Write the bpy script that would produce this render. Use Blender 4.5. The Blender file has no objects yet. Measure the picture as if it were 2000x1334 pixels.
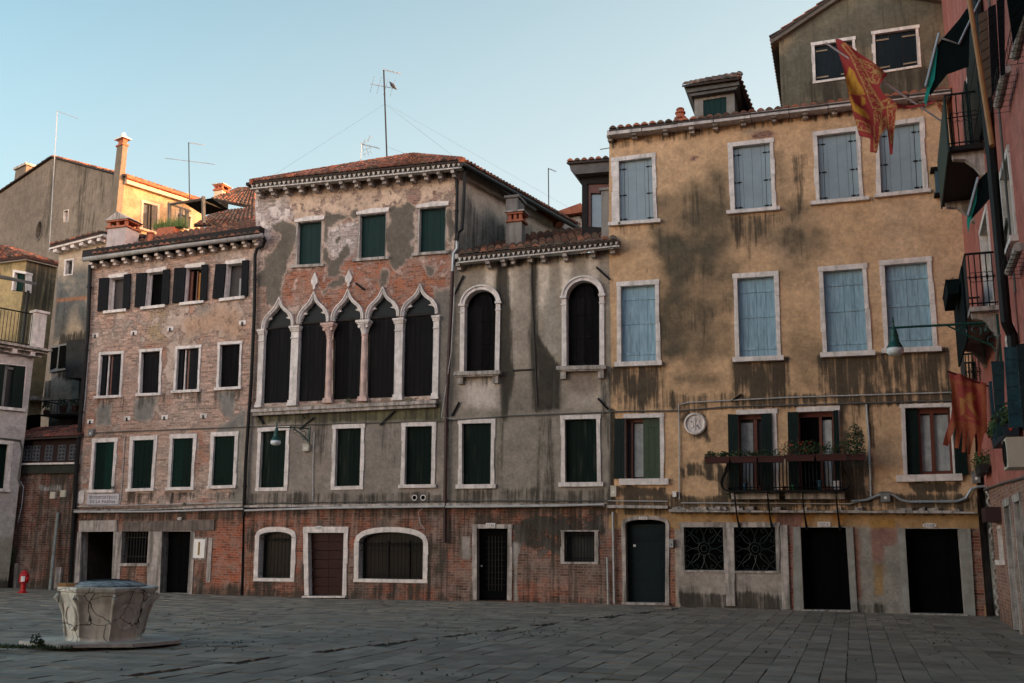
import bpy, math, random
import numpy as np
from mathutils import Matrix, Vector
from mathutils.geometry import delaunay_2d_cdt
random.seed(7); rng = np.random.default_rng(7)
S = bpy.context.scene; COL = S.collection
R = math.radians
# ------------------------------------------------------------------ camera
FPX = 1917.36; EYE = 1.5; PITCH = R(11.786); ROLL = R(.7669)
cp, sp, cr, sr = math.cos(PITCH), math.sin(PITCH), math.cos(ROLL), math.sin(ROLL)
FW = np.array([0, cp, sp]); up0 = np.array([0, -sp, cp]); rt0 = np.array([1., 0, 0])
RT = rt0*cr + up0*sr; UP = up0*cr - rt0*sr
cd = bpy.data.cameras.new('camera'); cam = bpy.data.objects.new('camera', cd); COL.objects.link(cam)
cd.sensor_width = 36; cd.lens = FPX*36/2000; cd.clip_end = 3000; cd.clip_start = .1
cam.matrix_world = Matrix(((RT[0], UP[0], -FW[0], 0), (RT[1], UP[1], -FW[1], 0), (RT[2], UP[2], -FW[2], EYE), (0, 0, 0, 1)))
S.camera = cam
# ------------------------------------------------------------------ sky, sun, exposure
SUN_AZ = R(104); SUN_EL = R(9.5)          # azimuth clockwise from +Y (view direction); low sun from the right
w = bpy.data.worlds.new('World'); S.world = w; w.use_nodes = True
nt = w.node_tree; bg = nt.nodes['Background']
sky = nt.nodes.new('ShaderNodeTexSky'); sky.sky_type = 'NISHITA'; sky.sun_disc = False
sky.sun_elevation = SUN_EL; sky.sun_rotation = SUN_AZ; sky.air_density = 1.0; sky.dust_density = 1.0; sky.ozone_density = 2.0
tint = nt.nodes.new('ShaderNodeMix'); tint.data_type = 'RGBA'; tint.blend_type = 'MULTIPLY'; tint.inputs[0].default_value = 1
nt.links.new(sky.outputs[0], tint.inputs[6])
tcw = nt.nodes.new('ShaderNodeTexCoord'); sxw = nt.nodes.new('ShaderNodeSeparateXYZ'); nt.links.new(tcw.outputs['Generated'], sxw.inputs[0])
def wmath(op, a, b):
    n = nt.nodes.new('ShaderNodeMath'); n.operation = op; n.use_clamp = op == 'MULTIPLY_ADD'
    for i, v in enumerate((a, b)):
        if isinstance(v, (int, float)): n.inputs[i].default_value = v
        else: nt.links.new(v, n.inputs[i])
    return n.outputs[0]
def wrange(v, a, b):
    n = nt.nodes.new('ShaderNodeMapRange'); nt.links.new(v, n.inputs[0]); n.inputs[1].default_value = a; n.inputs[2].default_value = b; return n.outputs[0]
def wmix(f, a, b, bt='MIX'):
    n = nt.nodes.new('ShaderNodeMix'); n.data_type = 'RGBA'; n.blend_type = bt; nt.links.new(f, n.inputs[0]) if not isinstance(f, float) else setattr(n.inputs[0], 'default_value', f)
    for i, v in ((6, a), (7, b)):
        if isinstance(v, tuple): n.inputs[i].default_value = v+(1,)
        else: nt.links.new(v, n.inputs[i])
    return n.outputs[2]
# warm evening glow low in the sky behind the viewer, teal ahead and paler towards the horizon and the sun
back = wrange(sxw.outputs[1], .25, -.45); low = wrange(sxw.outputs[2], .75, .12)
glow = wmath('MULTIPLY', back, low); c1_ = wmix(glow, (.80, 1.0, .82), (8.7, 5.2, 3.9))
nt.links.new(c1_, tint.inputs[7])
pale = wrange(wmath('ADD', wmath('MULTIPLY', sxw.outputs[0], .42), wmath('MULTIPLY', sxw.outputs[2], -1.15)), -.88, -.36)
front = wrange(sxw.outputs[1], 0., .3); pf = wmath('MULTIPLY', wmath('MULTIPLY', pale, front), .9)
final = wmix(pf, tint.outputs[2], (2.1, 2.4, 2.45))
nt.links.new(final, bg.inputs[0]); bg.inputs[1].default_value = .15
sd = bpy.data.lights.new('sun', 'SUN'); sd.energy = 2.0; sd.angle = R(.5); sd.color = (1, .66, .38)
sun = bpy.data.objects.new('sun', sd); COL.objects.link(sun)
sv = Vector((math.sin(SUN_AZ)*math.cos(SUN_EL), math.cos(SUN_AZ)*math.cos(SUN_EL), math.sin(SUN_EL)))
sun.rotation_euler = sv.to_track_quat('Z', 'Y').to_euler(); sun.location = (40, 0, 40)
S.view_settings.view_transform = 'Standard'; S.view_settings.look = 'None'
S.view_settings.exposure = 1.3; S.view_settings.gamma = 1
# ------------------------------------------------------------------ planes measured from the photograph
def ray(px, py): return FW + RT*(px-1000)/FPX + UP*(667-py)/FPX
CAM = np.array([0, 0, EYE])
def gz(px, py, z=0):
    d = ray(px, py); return CAM + d*((z-EYE)/d[2])
class Pl:                                  # a vertical plane: u to the right, d towards the square, z up
    def __init__(s, p, az):
        a = R(az); s.az = az; s.p = np.array([p[0], p[1], 0.])
        s.U = np.array([math.cos(a), -math.sin(a), 0]); s.N = np.array([-math.sin(a), -math.cos(a), 0])
    def uv(s, px, py, d=0):
        r = ray(px, py); q = s.p + s.N*d; t = ((q-CAM)@s.N)/(r@s.N); v = CAM + r*t
        return np.array([(v-s.p)@s.U, v[2]])
    def W(s, u, d, z): return s.p + s.U*u + s.N*d + np.array([0, 0, z])
    def at(s, u, d): return Pl(s.W(u, d, 0), s.az)
    def frame(s, u=0, d=0, z=0):
        o = s.W(u, d, z)
        return Matrix(((s.U[0], -s.N[0], 0, o[0]), (s.U[1], -s.N[1], 0, o[1]), (0, 0, 1, o[2]), (0, 0, 0, 1)))
F = Pl(gz(1180, 1180), 18.94)              # the main row of facades
K = Pl((11.65, 24.28), 111.3)              # the pink house on the right
def ground_z(u): return -.09*min(1, max(0, (-u-1)/7))
# ------------------------------------------------------------------ tags and meshes
def tag(o, label=None, cat=None, group=None, kind=None):
    for k, v in (('label', label), ('category', cat), ('group', group), ('kind', kind)):
        if v: o[k] = v
    return o
def root(name, fr, label, cat, group=None):
    o = bpy.data.objects.new(name, None); COL.objects.link(o); o.matrix_world = fr; o.empty_display_size = .3
    return tag(o, label, cat, group)
bpy.context.view_layer.update()
class MB:
    def __init__(s): s.v = []; s.f = []; s.m = []; s.c = []; s.mi = 0; s.col = (1, 1, 1)
    def add(s, vs, fs):
        b = len(s.v); s.v += [tuple(map(float, p)) for p in vs]; s.c += [s.col]*len(vs)
        for f in fs: s.f.append(tuple(b+i for i in f)); s.m.append(s.mi)
        return s
    def prism(s, P, poly, d0, d1):         # polygon (u,z) swept from depth d0 to d1 (d1 in front)
        n = len(poly); a = [P.W(u, d0, z) for u, z in poly]; b = [P.W(u, d1, z) for u, z in poly]
        ar = sum(poly[i][0]*poly[(i+1) % n][1]-poly[(i+1) % n][0]*poly[i][1] for i in range(n))
        fs = [tuple(range(n, 2*n)), tuple(range(n-1, -1, -1))] + [(i, (i+1) % n, n+(i+1) % n, n+i) for i in range(n)]
        if ar < 0: fs = [tuple(reversed(f)) for f in fs]
        return s.add(a+b, fs)
    def box(s, P, u0, u1, z0, z1, d0, d1): return s.prism(P, [(u0, z0), (u1, z0), (u1, z1), (u0, z1)], d0, d1)
    def hexa(s, a, b): return s.add(list(a)+list(b), [(3, 2, 1, 0), (4, 5, 6, 7), (0, 1, 5, 4), (1, 2, 6, 5), (2, 3, 7, 6), (3, 0, 4, 7)])
    def tube(s, path, r, n=6, close=True):
        path = [np.array(p, float) for p in path]; m = len(path); rs = r if isinstance(r, (list, tuple)) else [r]*m
        vs = []; prev = None
        for i, p in enumerate(path):
            t = path[min(i+1, m-1)]-path[max(i-1, 0)]; t /= np.linalg.norm(t)+1e-9
            if prev is None:
                x = np.cross(t, (0, 0, 1.)) if abs(t[2]) < .9 else np.cross(t, (1., 0, 0))
            else: x = prev - t*(prev@t)
            x /= np.linalg.norm(x)+1e-9; prev = x; y = np.cross(t, x)
            vs += [p + (x*math.cos(a)+y*math.sin(a))*rs[i] for a in (2*math.pi*k/n for k in range(n))]
        fs = [(i*n+k, i*n+(k+1) % n, (i+1)*n+(k+1) % n, (i+1)*n+k) for i in range(m-1) for k in range(n)]
        if close: fs += [tuple(range(n-1, -1, -1)), tuple((m-1)*n+k for k in range(n))]
        return s.add(vs, fs)
    def lathe(s, o, prof, n=20, ax=(0, 0, 1)):   # profile (radius, height)
        z = np.array(ax, float); z /= np.linalg.norm(z)
        x = np.cross(z, (0, 1, 0)) if abs(z[1]) < .9 else np.cross(z, (1, 0, 0)); x /= np.linalg.norm(x); y = np.cross(z, x)
        o = np.array(o, float); vs = [o+z*h+(x*math.cos(2*math.pi*k/n)+y*math.sin(2*math.pi*k/n))*max(r, 1e-4) for r, h in prof for k in range(n)]
        m = len(prof); fs = [(i*n+k, i*n+(k+1) % n, (i+1)*n+(k+1) % n, (i+1)*n+k) for i in range(m-1) for k in range(n)]
        fs += [tuple(range(n-1, -1, -1)), tuple((m-1)*n+k for k in range(n))]
        return s.add(vs, fs)
    def build(s, name, mats, parent=None, frame=None, smooth=False, colors=False):
        if frame is None: frame = parent.matrix_world if parent else Matrix.Translation(Vector(np.mean(s.v, axis=0) if s.v else (0, 0, 0)))
        inv = np.array(frame.inverted()); v = np.array(s.v) @ inv[:3, :3].T + inv[:3, 3]
        me = bpy.data.meshes.new(name); me.from_pydata(v.tolist(), [], s.f); me.update()
        for m in (mats if isinstance(mats, (list, tuple)) else [mats]): me.materials.append(m)
        if any(s.m): me.polygons.foreach_set('material_index', s.m)
        if smooth: me.shade_smooth()
        if colors:
            a = me.color_attributes.new('col', 'FLOAT_COLOR', 'POINT'); c = np.ones((len(v), 4), np.float32); c[:, :3] = s.c
            a.data.foreach_set('color', c.ravel())
        o = bpy.data.objects.new(name, me); COL.objects.link(o)
        if parent: o.parent = parent; o.matrix_basis = parent.matrix_world.inverted() @ frame
        else: o.matrix_world = frame
        FR[o.name] = frame.copy()
        return o
FR = {}
def sub(o): return o
class Sub:                                  # lets a mesh part act as a parent before the depsgraph is updated
    pass
_old_build = MB.build
def build(s, name, mats, parent=None, frame=None, **k):
    pm = None
    if parent is not None and parent.type == 'MESH':
        pm = FR[parent.name]
        if frame is None: frame = pm
        o = _old_build(s, name, mats, None, frame, **k); o.parent = parent; o.matrix_basis = pm.inverted() @ frame
        return o
    return _old_build(s, name, mats, parent, frame, **k)
MB.build = build
# ------------------------------------------------------------------ materials
def NN(nt, t, **k):
    n = nt.nodes.new(t)
    for a, b in k.items(): setattr(n, a, b)
    return n
def rgb(c): return (c[0], c[1], c[2], 1)
def mat(name, c, rough=.8, var=.3, scale=3., bump=.15, metal=0., streak=0., dirt=(.05, .045, .04), amt=0., c2=None, attr=False, spec=.4, grain=0):
    m = bpy.data.materials.new(name); m.use_nodes = True; nt = m.node_tree; L = nt.links.new; b = nt.nodes['Principled BSDF']
    b.inputs['Roughness'].default_value = rough; b.inputs['Metallic'].default_value = metal; b.inputs['Specular IOR Level'].default_value = spec
    tc = NN(nt, 'ShaderNodeTexCoord')
    n1 = NN(nt, 'ShaderNodeTexNoise'); n1.inputs['Scale'].default_value = scale; n1.inputs['Detail'].default_value = 7; n1.inputs['Roughness'].default_value = .65
    if grain:
        mg = NN(nt, 'ShaderNodeMapping'); mg.inputs['Scale'].default_value = (3.2, 3.2, .35); L(tc.outputs['Object'], mg.inputs[0]); L(mg.outputs[0], n1.inputs['Vector'])
    else: L(tc.outputs['Object'], n1.inputs['Vector'])
    mp = NN(nt, 'ShaderNodeMapping'); mp.inputs['Scale'].default_value = (7, 7, .7); L(tc.outputs['Object'], mp.inputs[0])
    n2 = NN(nt, 'ShaderNodeTexNoise'); n2.inputs['Scale'].default_value = 1.3; n2.inputs['Detail'].default_value = 5; L(mp.outputs[0], n2.inputs['Vector'])
    mr = NN(nt, 'ShaderNodeMapRange'); mr.inputs[1].default_value = .3; mr.inputs[2].default_value = .7; mr.inputs[3].default_value = 1-var; mr.inputs[4].default_value = 1+var*.6
    L(n1.outputs[0], mr.inputs[0])
    base = NN(nt, 'ShaderNodeMix', data_type='RGBA'); base.inputs[6].default_value = rgb(c); base.inputs[7].default_value = rgb(c2 or c)
    L(n1.outputs[0], base.inputs[0])
    if attr:
        at = NN(nt, 'ShaderNodeAttribute'); at.attribute_name = 'col'; L(at.outputs['Color'], base.inputs[6]); base.inputs[0].default_value = 0
        for l in list(base.inputs[0].links): nt.links.remove(l)
    mu = NN(nt, 'ShaderNodeMix', data_type='RGBA', blend_type='MULTIPLY'); mu.inputs[0].default_value = 1
    L(base.outputs[2], mu.inputs[6]); L(mr.outputs[0], mu.inputs[7])
    st = NN(nt, 'ShaderNodeMapRange'); st.inputs[1].default_value = .62-.3*streak; st.inputs[2].default_value = .8-.2*streak; st.inputs[4].default_value = amt
    L(n2.outputs[0], st.inputs[0])
    dm = NN(nt, 'ShaderNodeMix', data_type='RGBA'); dm.inputs[7].default_value = rgb(dirt); L(st.outputs[0], dm.inputs[0]); L(mu.outputs[2], dm.inputs[6])
    L(dm.outputs[2], b.inputs['Base Color'])
    if bump:
        bp = NN(nt, 'ShaderNodeBump'); bp.inputs['Strength'].default_value = bump; bp.inputs['Distance'].default_value = .03
        n3 = NN(nt, 'ShaderNodeTexNoise'); n3.inputs['Scale'].default_value = scale*6; n3.inputs['Detail'].default_value = 5; L(tc.outputs['Object'], n3.inputs['Vector'])
        L(n3.outputs[0], bp.inputs['Height']); L(bp.outputs[0], b.inputs['Normal'])
    return m
STONE = mat('white_stone', (.68, .61, .57), .75, .3, 5, .3, streak=.35, amt=.5, dirt=(.2, .18, .15))
STONE2 = mat('dirty_stone', (.44, .385, .35), .85, .4, 5, .4, streak=.7, amt=.8, dirt=(.09, .085, .07))
STONEP = mat('pink_stone', (.58, .40, .345), .75, .3, 4, .25, streak=.35, amt=.5, dirt=(.16, .12, .10))
CORN = mat('pale_cornice_stone', (.50, .44, .41), .85, .35, 4, .3, streak=.4, amt=.6, dirt=(.12, .11, .10))
ZIG = mat('zigzag_stone', (.50, .46, .42), .8, .3, 5, .2, streak=.2, amt=.4)
LEAD = mat('grey_gutter', (.33, .31, .29), .7, .3, 5, .2, streak=.4, amt=.5)
BLACKW = mat('black_shutter_paint', (.0035, .003, .004), .7, .5, 9, .2, streak=.2, amt=.5, dirt=(.017, .016, .017), spec=.06)
DKW = mat('charcoal_shutter_paint', (.0085, .009, .011), .7, .3, 9, .15, spec=.08)
GREENS = mat('green_shutter_paint', (.001, .016, .0115), .65, .45, 9, .15, streak=.25, amt=.6, dirt=(.001, .007, .005), spec=.08)
GREENF = mat('flaking_green_paint', (.001, .0075, .0055), .65, .4, 9, .2, streak=.2, amt=.35, dirt=(.045, .045, .037), spec=.07)
TEALS = mat('teal_shutter_paint', (.002, .021, .019), .55, .2, 5, .05, spec=.12)
GREENO = mat('dark_green_shutter_paint', (.003, .012, .010), .5, .3, 8, .1, spec=.15)
VAR = {}
def variants(base, cols, **k): VAR[base.name] = [base]+[mat(base.name+w_, c, .65, .45, 9, .15, streak=.25, amt=.6, grain=1, spec=.08, **k) for w_, c in cols]
variants(GREENS, (('_faded', (.003, .024, .018)), ('_dark', (.001, .011, .008))), dirt=(.002, .010, .008)); variants(GREENF, (('_bare', (.002, .010, .0075)), ('_worn', (.004, .011, .008))), dirt=(.05, .05, .04)); variants(BLACKW, (('_brown', (.0048, .004, .0048)), ('_grey', (.004, .004, .0055))), dirt=(.016, .015, .016))
BLUES = mat('grey_blue_shutter_paint', (.215, .275, .305), .5, .12, 3, .05)
BLUEW = mat('worn_pale_blue_paint', (.17, .30, .38), .6, .35, 5, .15, c2=(.27, .39, .46), streak=.1, amt=.3, dirt=(.40, .48, .52), grain=1)
NAVY = mat('dark_blue_shutter_paint', (.004, .009, .012), .5, .3, 6, .1, spec=.15)
PETROL = mat('petrol_blue_paint', (.008, .055, .075), .5, .5, 9, .2, streak=.2, amt=.3, dirt=(.05, .12, .14))
IRON = mat('black_iron', (.006, .006, .006), .5, .3, 9, .1, spec=.2)
PIPE = mat('dark_drainpipe_metal', (.007, .0065, .0065), .5, .3, 5, .1, spec=.2)
RUSTP = mat('rusty_brown_pipe', (.05, .022, .018), .6, .4, 5, .2)
ZINC = mat('zinc', (.33, .35, .36), .45, .25, 6, .1, metal=.5)
CONDUIT = mat('pale_conduit', (.42, .41, .40), .6, .3, 6, .1)
CABLE = mat('grey_cable', (.09, .088, .08), .7, .3, 6, .05)
DARK = mat('dark_interior', (.003, .003, .003), .9, .2, 4, 0, spec=.05)
GLASS = mat('dark_window_glass', (.004, .005, .006), .3, .2, 2, 0, spec=.08)
SCREEN = mat('grey_insect_screen', (.085, .075, .072), .9, .15, 4, 0, spec=.1)
GLASSL = mat('sky_reflecting_glass', (.10, .14, .16), .12, .3, 1.5, 0, spec=.7)
GLASSM = mat('dim_window_glass', (.035, .036, .036), .35, .4, 1.5, 0, spec=.2)
CURT = mat('pale_curtain', (.36, .37, .36), .9, .35, 4, .1, streak=.6, amt=.5, dirt=(.14, .15, .15))
ORANGEC = mat('orange_blind', (.40, .18, .04), .8, .1, 4, 0)
WOODR = mat('red_brown_wood', (.11, .028, .014), .5, .3, 7, .1)
DOORR = mat('reddish_door_wood', (.028, .007, .005), .6, .4, 7, .15, spec=.15)
DOORB = mat('black_door_wood', (.0028, .0028, .0032), .75, .4, 7, .2, spec=.03)
DOORG = mat('dark_green_door_paint', (.002, .010, .012), .5, .3, 5, .08, spec=.15)
WOODG = mat('grey_wood', (.10, .085, .07), .8, .4, 8, .3)
WOODD = mat('dark_wood', (.014, .011, .010), .7, .4, 8, .2, spec=.2)
TERRA = mat('terracotta', (.33, .10, .05), .8, .4, 5, .2)
TERRAP = mat('terracotta_planter', (.045, .009, .007), .7, .3, 5, .1)
LEAF = mat('leaf_green', (.035, .075, .02), .7, .6, 20, 0, c2=(.07, .11, .03))
LEAFD = mat('dark_leaf_green', (.012, .035, .012), .7, .6, 20, 0, c2=(.04, .07, .02))
GRASS = mat('reed_green', (.10, .15, .03), .7, .5, 12, 0, c2=(.05, .10, .02))
REDF = mat('red_flower', (.5, .05, .02), .6, .2, 5, 0)
WHITEP = mat('white_enamel', (.70, .68, .66), .4, .1, 4, 0)
INK = mat('black_lettering', (.025, .02, .03), .6, .1, 4, 0)
LAMPG = mat('green_lamp_enamel', (.004, .05, .038), .35, .2, 4, 0)
LAMPW = mat('frosted_lamp_glass', (.62, .66, .66), .3, .1, 4, 0)
REDH = mat('red_hydrant_paint', (.42, .006, .010), .35, .2, 5, 0)
AWN = mat('dark_awning_cloth', (.003, .008, .009), .85, .3, 6, 0, spec=.1)
AWNT = mat('turquoise_awning_cloth', (.006, .30, .24), .8, .15, 6, 0)
BEIGE = mat('beige_box_plastic', (.50, .45, .36), .5, .1, 4, 0)
GREYB = mat('grey_box_metal', (.16, .16, .155), .6, .2, 4, 0)
POLEM = mat('polished_pole', (.62, .60, .62), .3, .1, 4, 0, metal=.6)
SNAKE = mat('painted_wooden_pole', (.36, .33, .27), .8, .5, 6, .2, c2=(.10, .18, .20))
TILE = mat('roof_tiles', (.3, .1, .06), .85, .45, 6, .3, attr=True, streak=.3, amt=.35, dirt=(.05, .045, .035))
VCOL = mat('flat_painted', (1, 1, 1), .8, .12, 12, .05, attr=True)
FLAGM = mat('flag_cloth', (1, 1, 1), .75, .12, 25, .1, attr=True, spec=.2)
BIRD = mat('bird_feathers', (.03, .03, .035), .7, .3, 20, 0)
YPLAIN = mat('plain_ochre_plaster', (.33, .22, .12), .9, .3, 1.2, .2, streak=.6, amt=.6, dirt=(.10, .085, .06))
GPLAIN = mat('plain_grey_plaster', (.24, .215, .19), .9, .35, 1.0, .2, streak=.6, amt=.6, dirt=(.07, .065, .06))
PPLAIN = mat('plain_pink_plaster', (.46, .17, .14), .9, .2, 1.5, .15, streak=.3, amt=.3)

def wall_material():
    m = bpy.data.materials.new('weathered_wall'); m.use_nodes = True; nt = m.node_tree; L = nt.links.new; b = nt.nodes['Principled BSDF']
    b.inputs['Roughness'].default_value = .92; b.inputs['Specular IOR Level'].default_value = .25
    tc = NN(nt, 'ShaderNodeTexCoord'); sx = NN(nt, 'ShaderNodeSeparateXYZ'); L(tc.outputs['Object'], sx.inputs[0])
    cx = NN(nt, 'ShaderNodeCombineXYZ'); L(sx.outputs[0], cx.inputs[0]); L(sx.outputs[2], cx.inputs[1])
    def noise(scale, det=6, rough=.6, vec=None, off=0):
        n = NN(nt, 'ShaderNodeTexNoise'); n.inputs['Scale'].default_value = scale; n.inputs['Detail'].default_value = det; n.inputs['Roughness'].default_value = rough
        mp = NN(nt, 'ShaderNodeMapping'); mp.inputs['Location'].default_value = (off, off*1.7, off*.3)
        if vec: mp.inputs['Scale'].default_value = vec
        L(tc.outputs['Object'], mp.inputs[0]); L(mp.outputs[0], n.inputs['Vector']); return n.outputs[0]
    def rng_(x, a, b_, c=0., d=1.):
        r = NN(nt, 'ShaderNodeMapRange'); r.interpolation_type = 'SMOOTHSTEP'; L(x, r.inputs[0])
        for i, v in enumerate((a, b_, c, d)): r.inputs[i+1].default_value = v
        return r.outputs[0]
    def math_(op, x, y):
        n = NN(nt, 'ShaderNodeMath', operation=op)
        for i, v in enumerate((x, y)):
            if isinstance(v, (int, float)): n.inputs[i].default_value = v
            else: L(v, n.inputs[i])
        return n.outputs[0]
    def mix(f, a, c, bt='MIX'):
        n = NN(nt, 'ShaderNodeMix', data_type='RGBA', blend_type=bt)
        for i, v in ((0, f), (6, a), (7, c)):
            if isinstance(v, (int, float)): n.inputs[i].default_value = v
            elif isinstance(v, tuple): n.inputs[i].default_value = rgb(v)
            else: L(v, n.inputs[i])
        return n.outputs[2]
    apl = NN(nt, 'ShaderNodeAttribute'); apl.attribute_name = 'plaster'; abt = NN(nt, 'ShaderNodeAttribute'); abt.attribute_name = 'brick'
    # warp for slightly wandering brick courses
    wn = NN(nt, 'ShaderNodeTexNoise'); wn.inputs['Scale'].default_value = 1.1; L(tc.outputs['Object'], wn.inputs['Vector'])
    wa = NN(nt, 'ShaderNodeVectorMath', operation='MULTIPLY_ADD'); L(wn.outputs['Color'], wa.inputs[0]); wa.inputs[1].default_value = (.08, .08, 0); L(cx.outputs[0], wa.inputs[2])
    br = NN(nt, 'ShaderNodeTexBrick'); L(wa.outputs[0], br.inputs['Vector']); br.inputs['Scale'].default_value = 1
    br.inputs['Brick Width'].default_value = .27; br.inputs['Row Height'].default_value = .075; br.inputs['Mortar Size'].default_value = .011; br.inputs['Mortar Smooth'].default_value = .25
    br.inputs['Color1'].default_value = (.45, .45, .45, 1); br.inputs['Color2'].default_value = (1.25, 1.25, 1.25, 1); br.inputs['Mortar'].default_value = (1, 1, 1, 1)
    bvar = noise(3.2, 5, .7, off=3)
    bc = mix(1., abt.outputs['Color'], br.outputs['Color'], 'MULTIPLY')
    bc = mix(rng_(bvar, .42, .62), bc, mix(.45, bc, (.42, .34, .29)), 'MIX')
    bc = mix(rng_(noise(14, 4, .7, off=9), .3, .75, .0, .55), bc, (.05, .03, .025))
    mortar = mix(.45, (.34, .28, .235), abt.outputs['Color'])
    bc = mix(math_('MULTIPLY', br.outputs['Fac'], .75), bc, mortar)
    # plaster
    pn = rng_(noise(1.7, 8, .75, off=1), .3, .7, .76, 1.16); pn2 = rng_(noise(11, 6, .75, off=5), .3, .7, .78, 1.15)
    pc = mix(1., apl.outputs['Color'], pn, 'MULTIPLY'); pc = mix(1., pc, pn2, 'MULTIPLY')
    # edge between them broken up by noise
    e = math_('ADD', apl.outputs['Alpha'], math_('MULTIPLY', math_('SUBTRACT', noise(3.0, 9, .72, off=7), .5), 1.15))
    mk = rng_(e, .485, .53)
    rim = math_('MULTIPLY', rng_(e, .43, .49), math_('SUBTRACT', 1., mk))
    c = mix(mk, pc, bc); c = mix(math_('MULTIPLY', rim, .35), c, (.06, .05, .045))
    # dirt running down
    sn = noise(1., 7, .7, (7.5, 7.5, .42), 2); sn2 = noise(1.6, 8, .75, off=11)
    dn = math_('ADD', math_('MULTIPLY', math_('SUBTRACT', sn, .5), 2.3), math_('MULTIPLY', math_('SUBTRACT', sn2, .5), 1.1))
    dk = math_('ADD', abt.outputs['Alpha'], dn)
    dmask = math_('MULTIPLY', rng_(dk, .18, .8), rng_(abt.outputs['Alpha'], 0., .3))
    c = mix(math_('MULTIPLY', dmask, .92), c, mix(rng_(sn2, .35, .65), (.022, .020, .017), (.055, .047, .034)))
    L(c, b.inputs['Base Color'])
    h = math_('ADD', math_('MULTIPLY', math_('SUBTRACT', 1., mk), 1.4), math_('MULTIPLY', math_('MULTIPLY', math_('SUBTRACT', 1., br.outputs['Fac']), mk), .8))
    h = math_('ADD', h, math_('MULTIPLY', noise(16, 6, .7, off=4), .9)); h = math_('ADD', h, math_('MULTIPLY', bvar, .8))
    bp = NN(nt, 'ShaderNodeBump'); bp.inputs['Strength'].default_value = .8; bp.inputs['Distance'].default_value = .022; L(h, bp.inputs['Height']); L(bp.outputs[0], b.inputs['Normal'])
    return m
WALL = wall_material()
# ------------------------------------------------------------------ numpy painting helpers
_tab = rng.random((64, 256, 256))
def vnoise(x, y, seed):
    t = _tab[seed % 64]; xi = np.floor(x).astype(int); yi = np.floor(y).astype(int); fx = x-xi; fy = y-yi
    fx = fx*fx*(3-2*fx); fy = fy*fy*(3-2*fy); a = t[xi % 256, yi % 256]; b = t[(xi+1) % 256, yi % 256]; c = t[xi % 256, (yi+1) % 256]; d = t[(xi+1) % 256, (yi+1) % 256]
    return (a*(1-fx)+b*fx)*(1-fy)+(c*(1-fx)+d*fx)*fy
def fbm(x, y, s=1., sy=None, seed=0, o=4):
    sy = sy or s; r = 0; a = .5; t = 0
    for i in range(o): r = r+a*vnoise(x*s*2**i+i*17.3, y*sy*2**i+i*9.1, seed+i*7); t += a; a *= .55
    return r/t*2-1
def sstep(x, a, b): t = np.clip((x-a)/(b-a), 0, 1); return t*t*(3-2*t)
def sdf(X, Y, poly):                        # positive inside
    poly = np.asarray(poly, float); d = np.full(X.shape, 1e9); ins = np.zeros(X.shape, bool); n = len(poly)
    for i in range(n):
        x0, y0 = poly[i]; x1, y1 = poly[(i+1) % n]; ex, ey = x1-x0, y1-y0
        t = np.clip(((X-x0)*ex+(Y-y0)*ey)/(ex*ex+ey*ey+1e-12), 0, 1); d = np.minimum(d, np.hypot(X-x0-t*ex, Y-y0-t*ey))
        ins ^= ((y0 > Y) != (y1 > Y)) & (X < (x1-x0)*(Y-y0)/((y1-y0) if abs(y1-y0) > 1e-9 else 1e-9)+x0)
    return np.where(ins, d, -d)
class Paint:
    def __init__(s, P, u, z, pl=(.3, .27, .23), br=(.30, .15, .10), b=0., d=0.):
        s.P, s.u, s.z = P, u, z; n = len(u); s.pl = np.tile(np.array(pl, float), (n, 1)); s.br = np.tile(np.array(br, float), (n, 1)); s.b = np.full(n, float(b)); s.d = np.full(n, float(d)); s.k = 0
    def nz(s, sc=1., sy=None, o=4): s.k += 1; return fbm(s.u, s.z, sc, sy, s.k*3, o)
    def m(s, poly, soft=.15, amp=.25, sc=1.6, sy=None):    # mask of a px polygon with a noisy edge
        q = [s.P.uv(*p) for p in poly]; return sstep(sdf(s.u, s.z, q)+s.nz(sc, sy)*amp, -soft, soft)
    def P_(s, mk, c, k=1.): mk = (mk*k)[:, None]; s.pl = s.pl*(1-mk)+np.array(c)*mk
    def C_(s, mk, c, k=1.): mk = (mk*k)[:, None]; s.br = s.br*(1-mk)+np.array(c)*mk
    def B_(s, mk, v): s.b = s.b*(1-mk)+v*mk
    def D_(s, mk, v): s.d = np.maximum(s.d, mk*v)
    def drip(s, x0, x1, y0, y1, v=.8, n=1.):               # stain below a sill: px box
        q = [s.P.uv(x0, y0), s.P.uv(x1, y0), s.P.uv(x1, y1), s.P.uv(x0, y1)]; u0 = min(q[0][0], q[3][0]); u1 = max(q[1][0], q[2][0]); zt = max(q[0][1], q[1][1]); zb = min(q[2][1], q[3][1])
        h = (zt-s.z)/(zt-zb); L = n*.62+.55*fbm(s.u, s.z*.12, 1.6, 3.5, int(x0) % 47, 2)+.55*fbm(s.u, s.z*.12, 6, 3.5, int(x0) % 50, 4)
        mk = sstep(np.minimum(s.u-u0, u1-s.u), -.06, .08)*sstep(h, -.03, .0)*(1-sstep(h, L*.45, L*1.35)); mk = mk*(.6+.4*sstep(fbm(s.u, s.z, 4.5, .9, int(x0+y0) % 41, 3), -.35, .15)); s.D_(mk, v)
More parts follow.
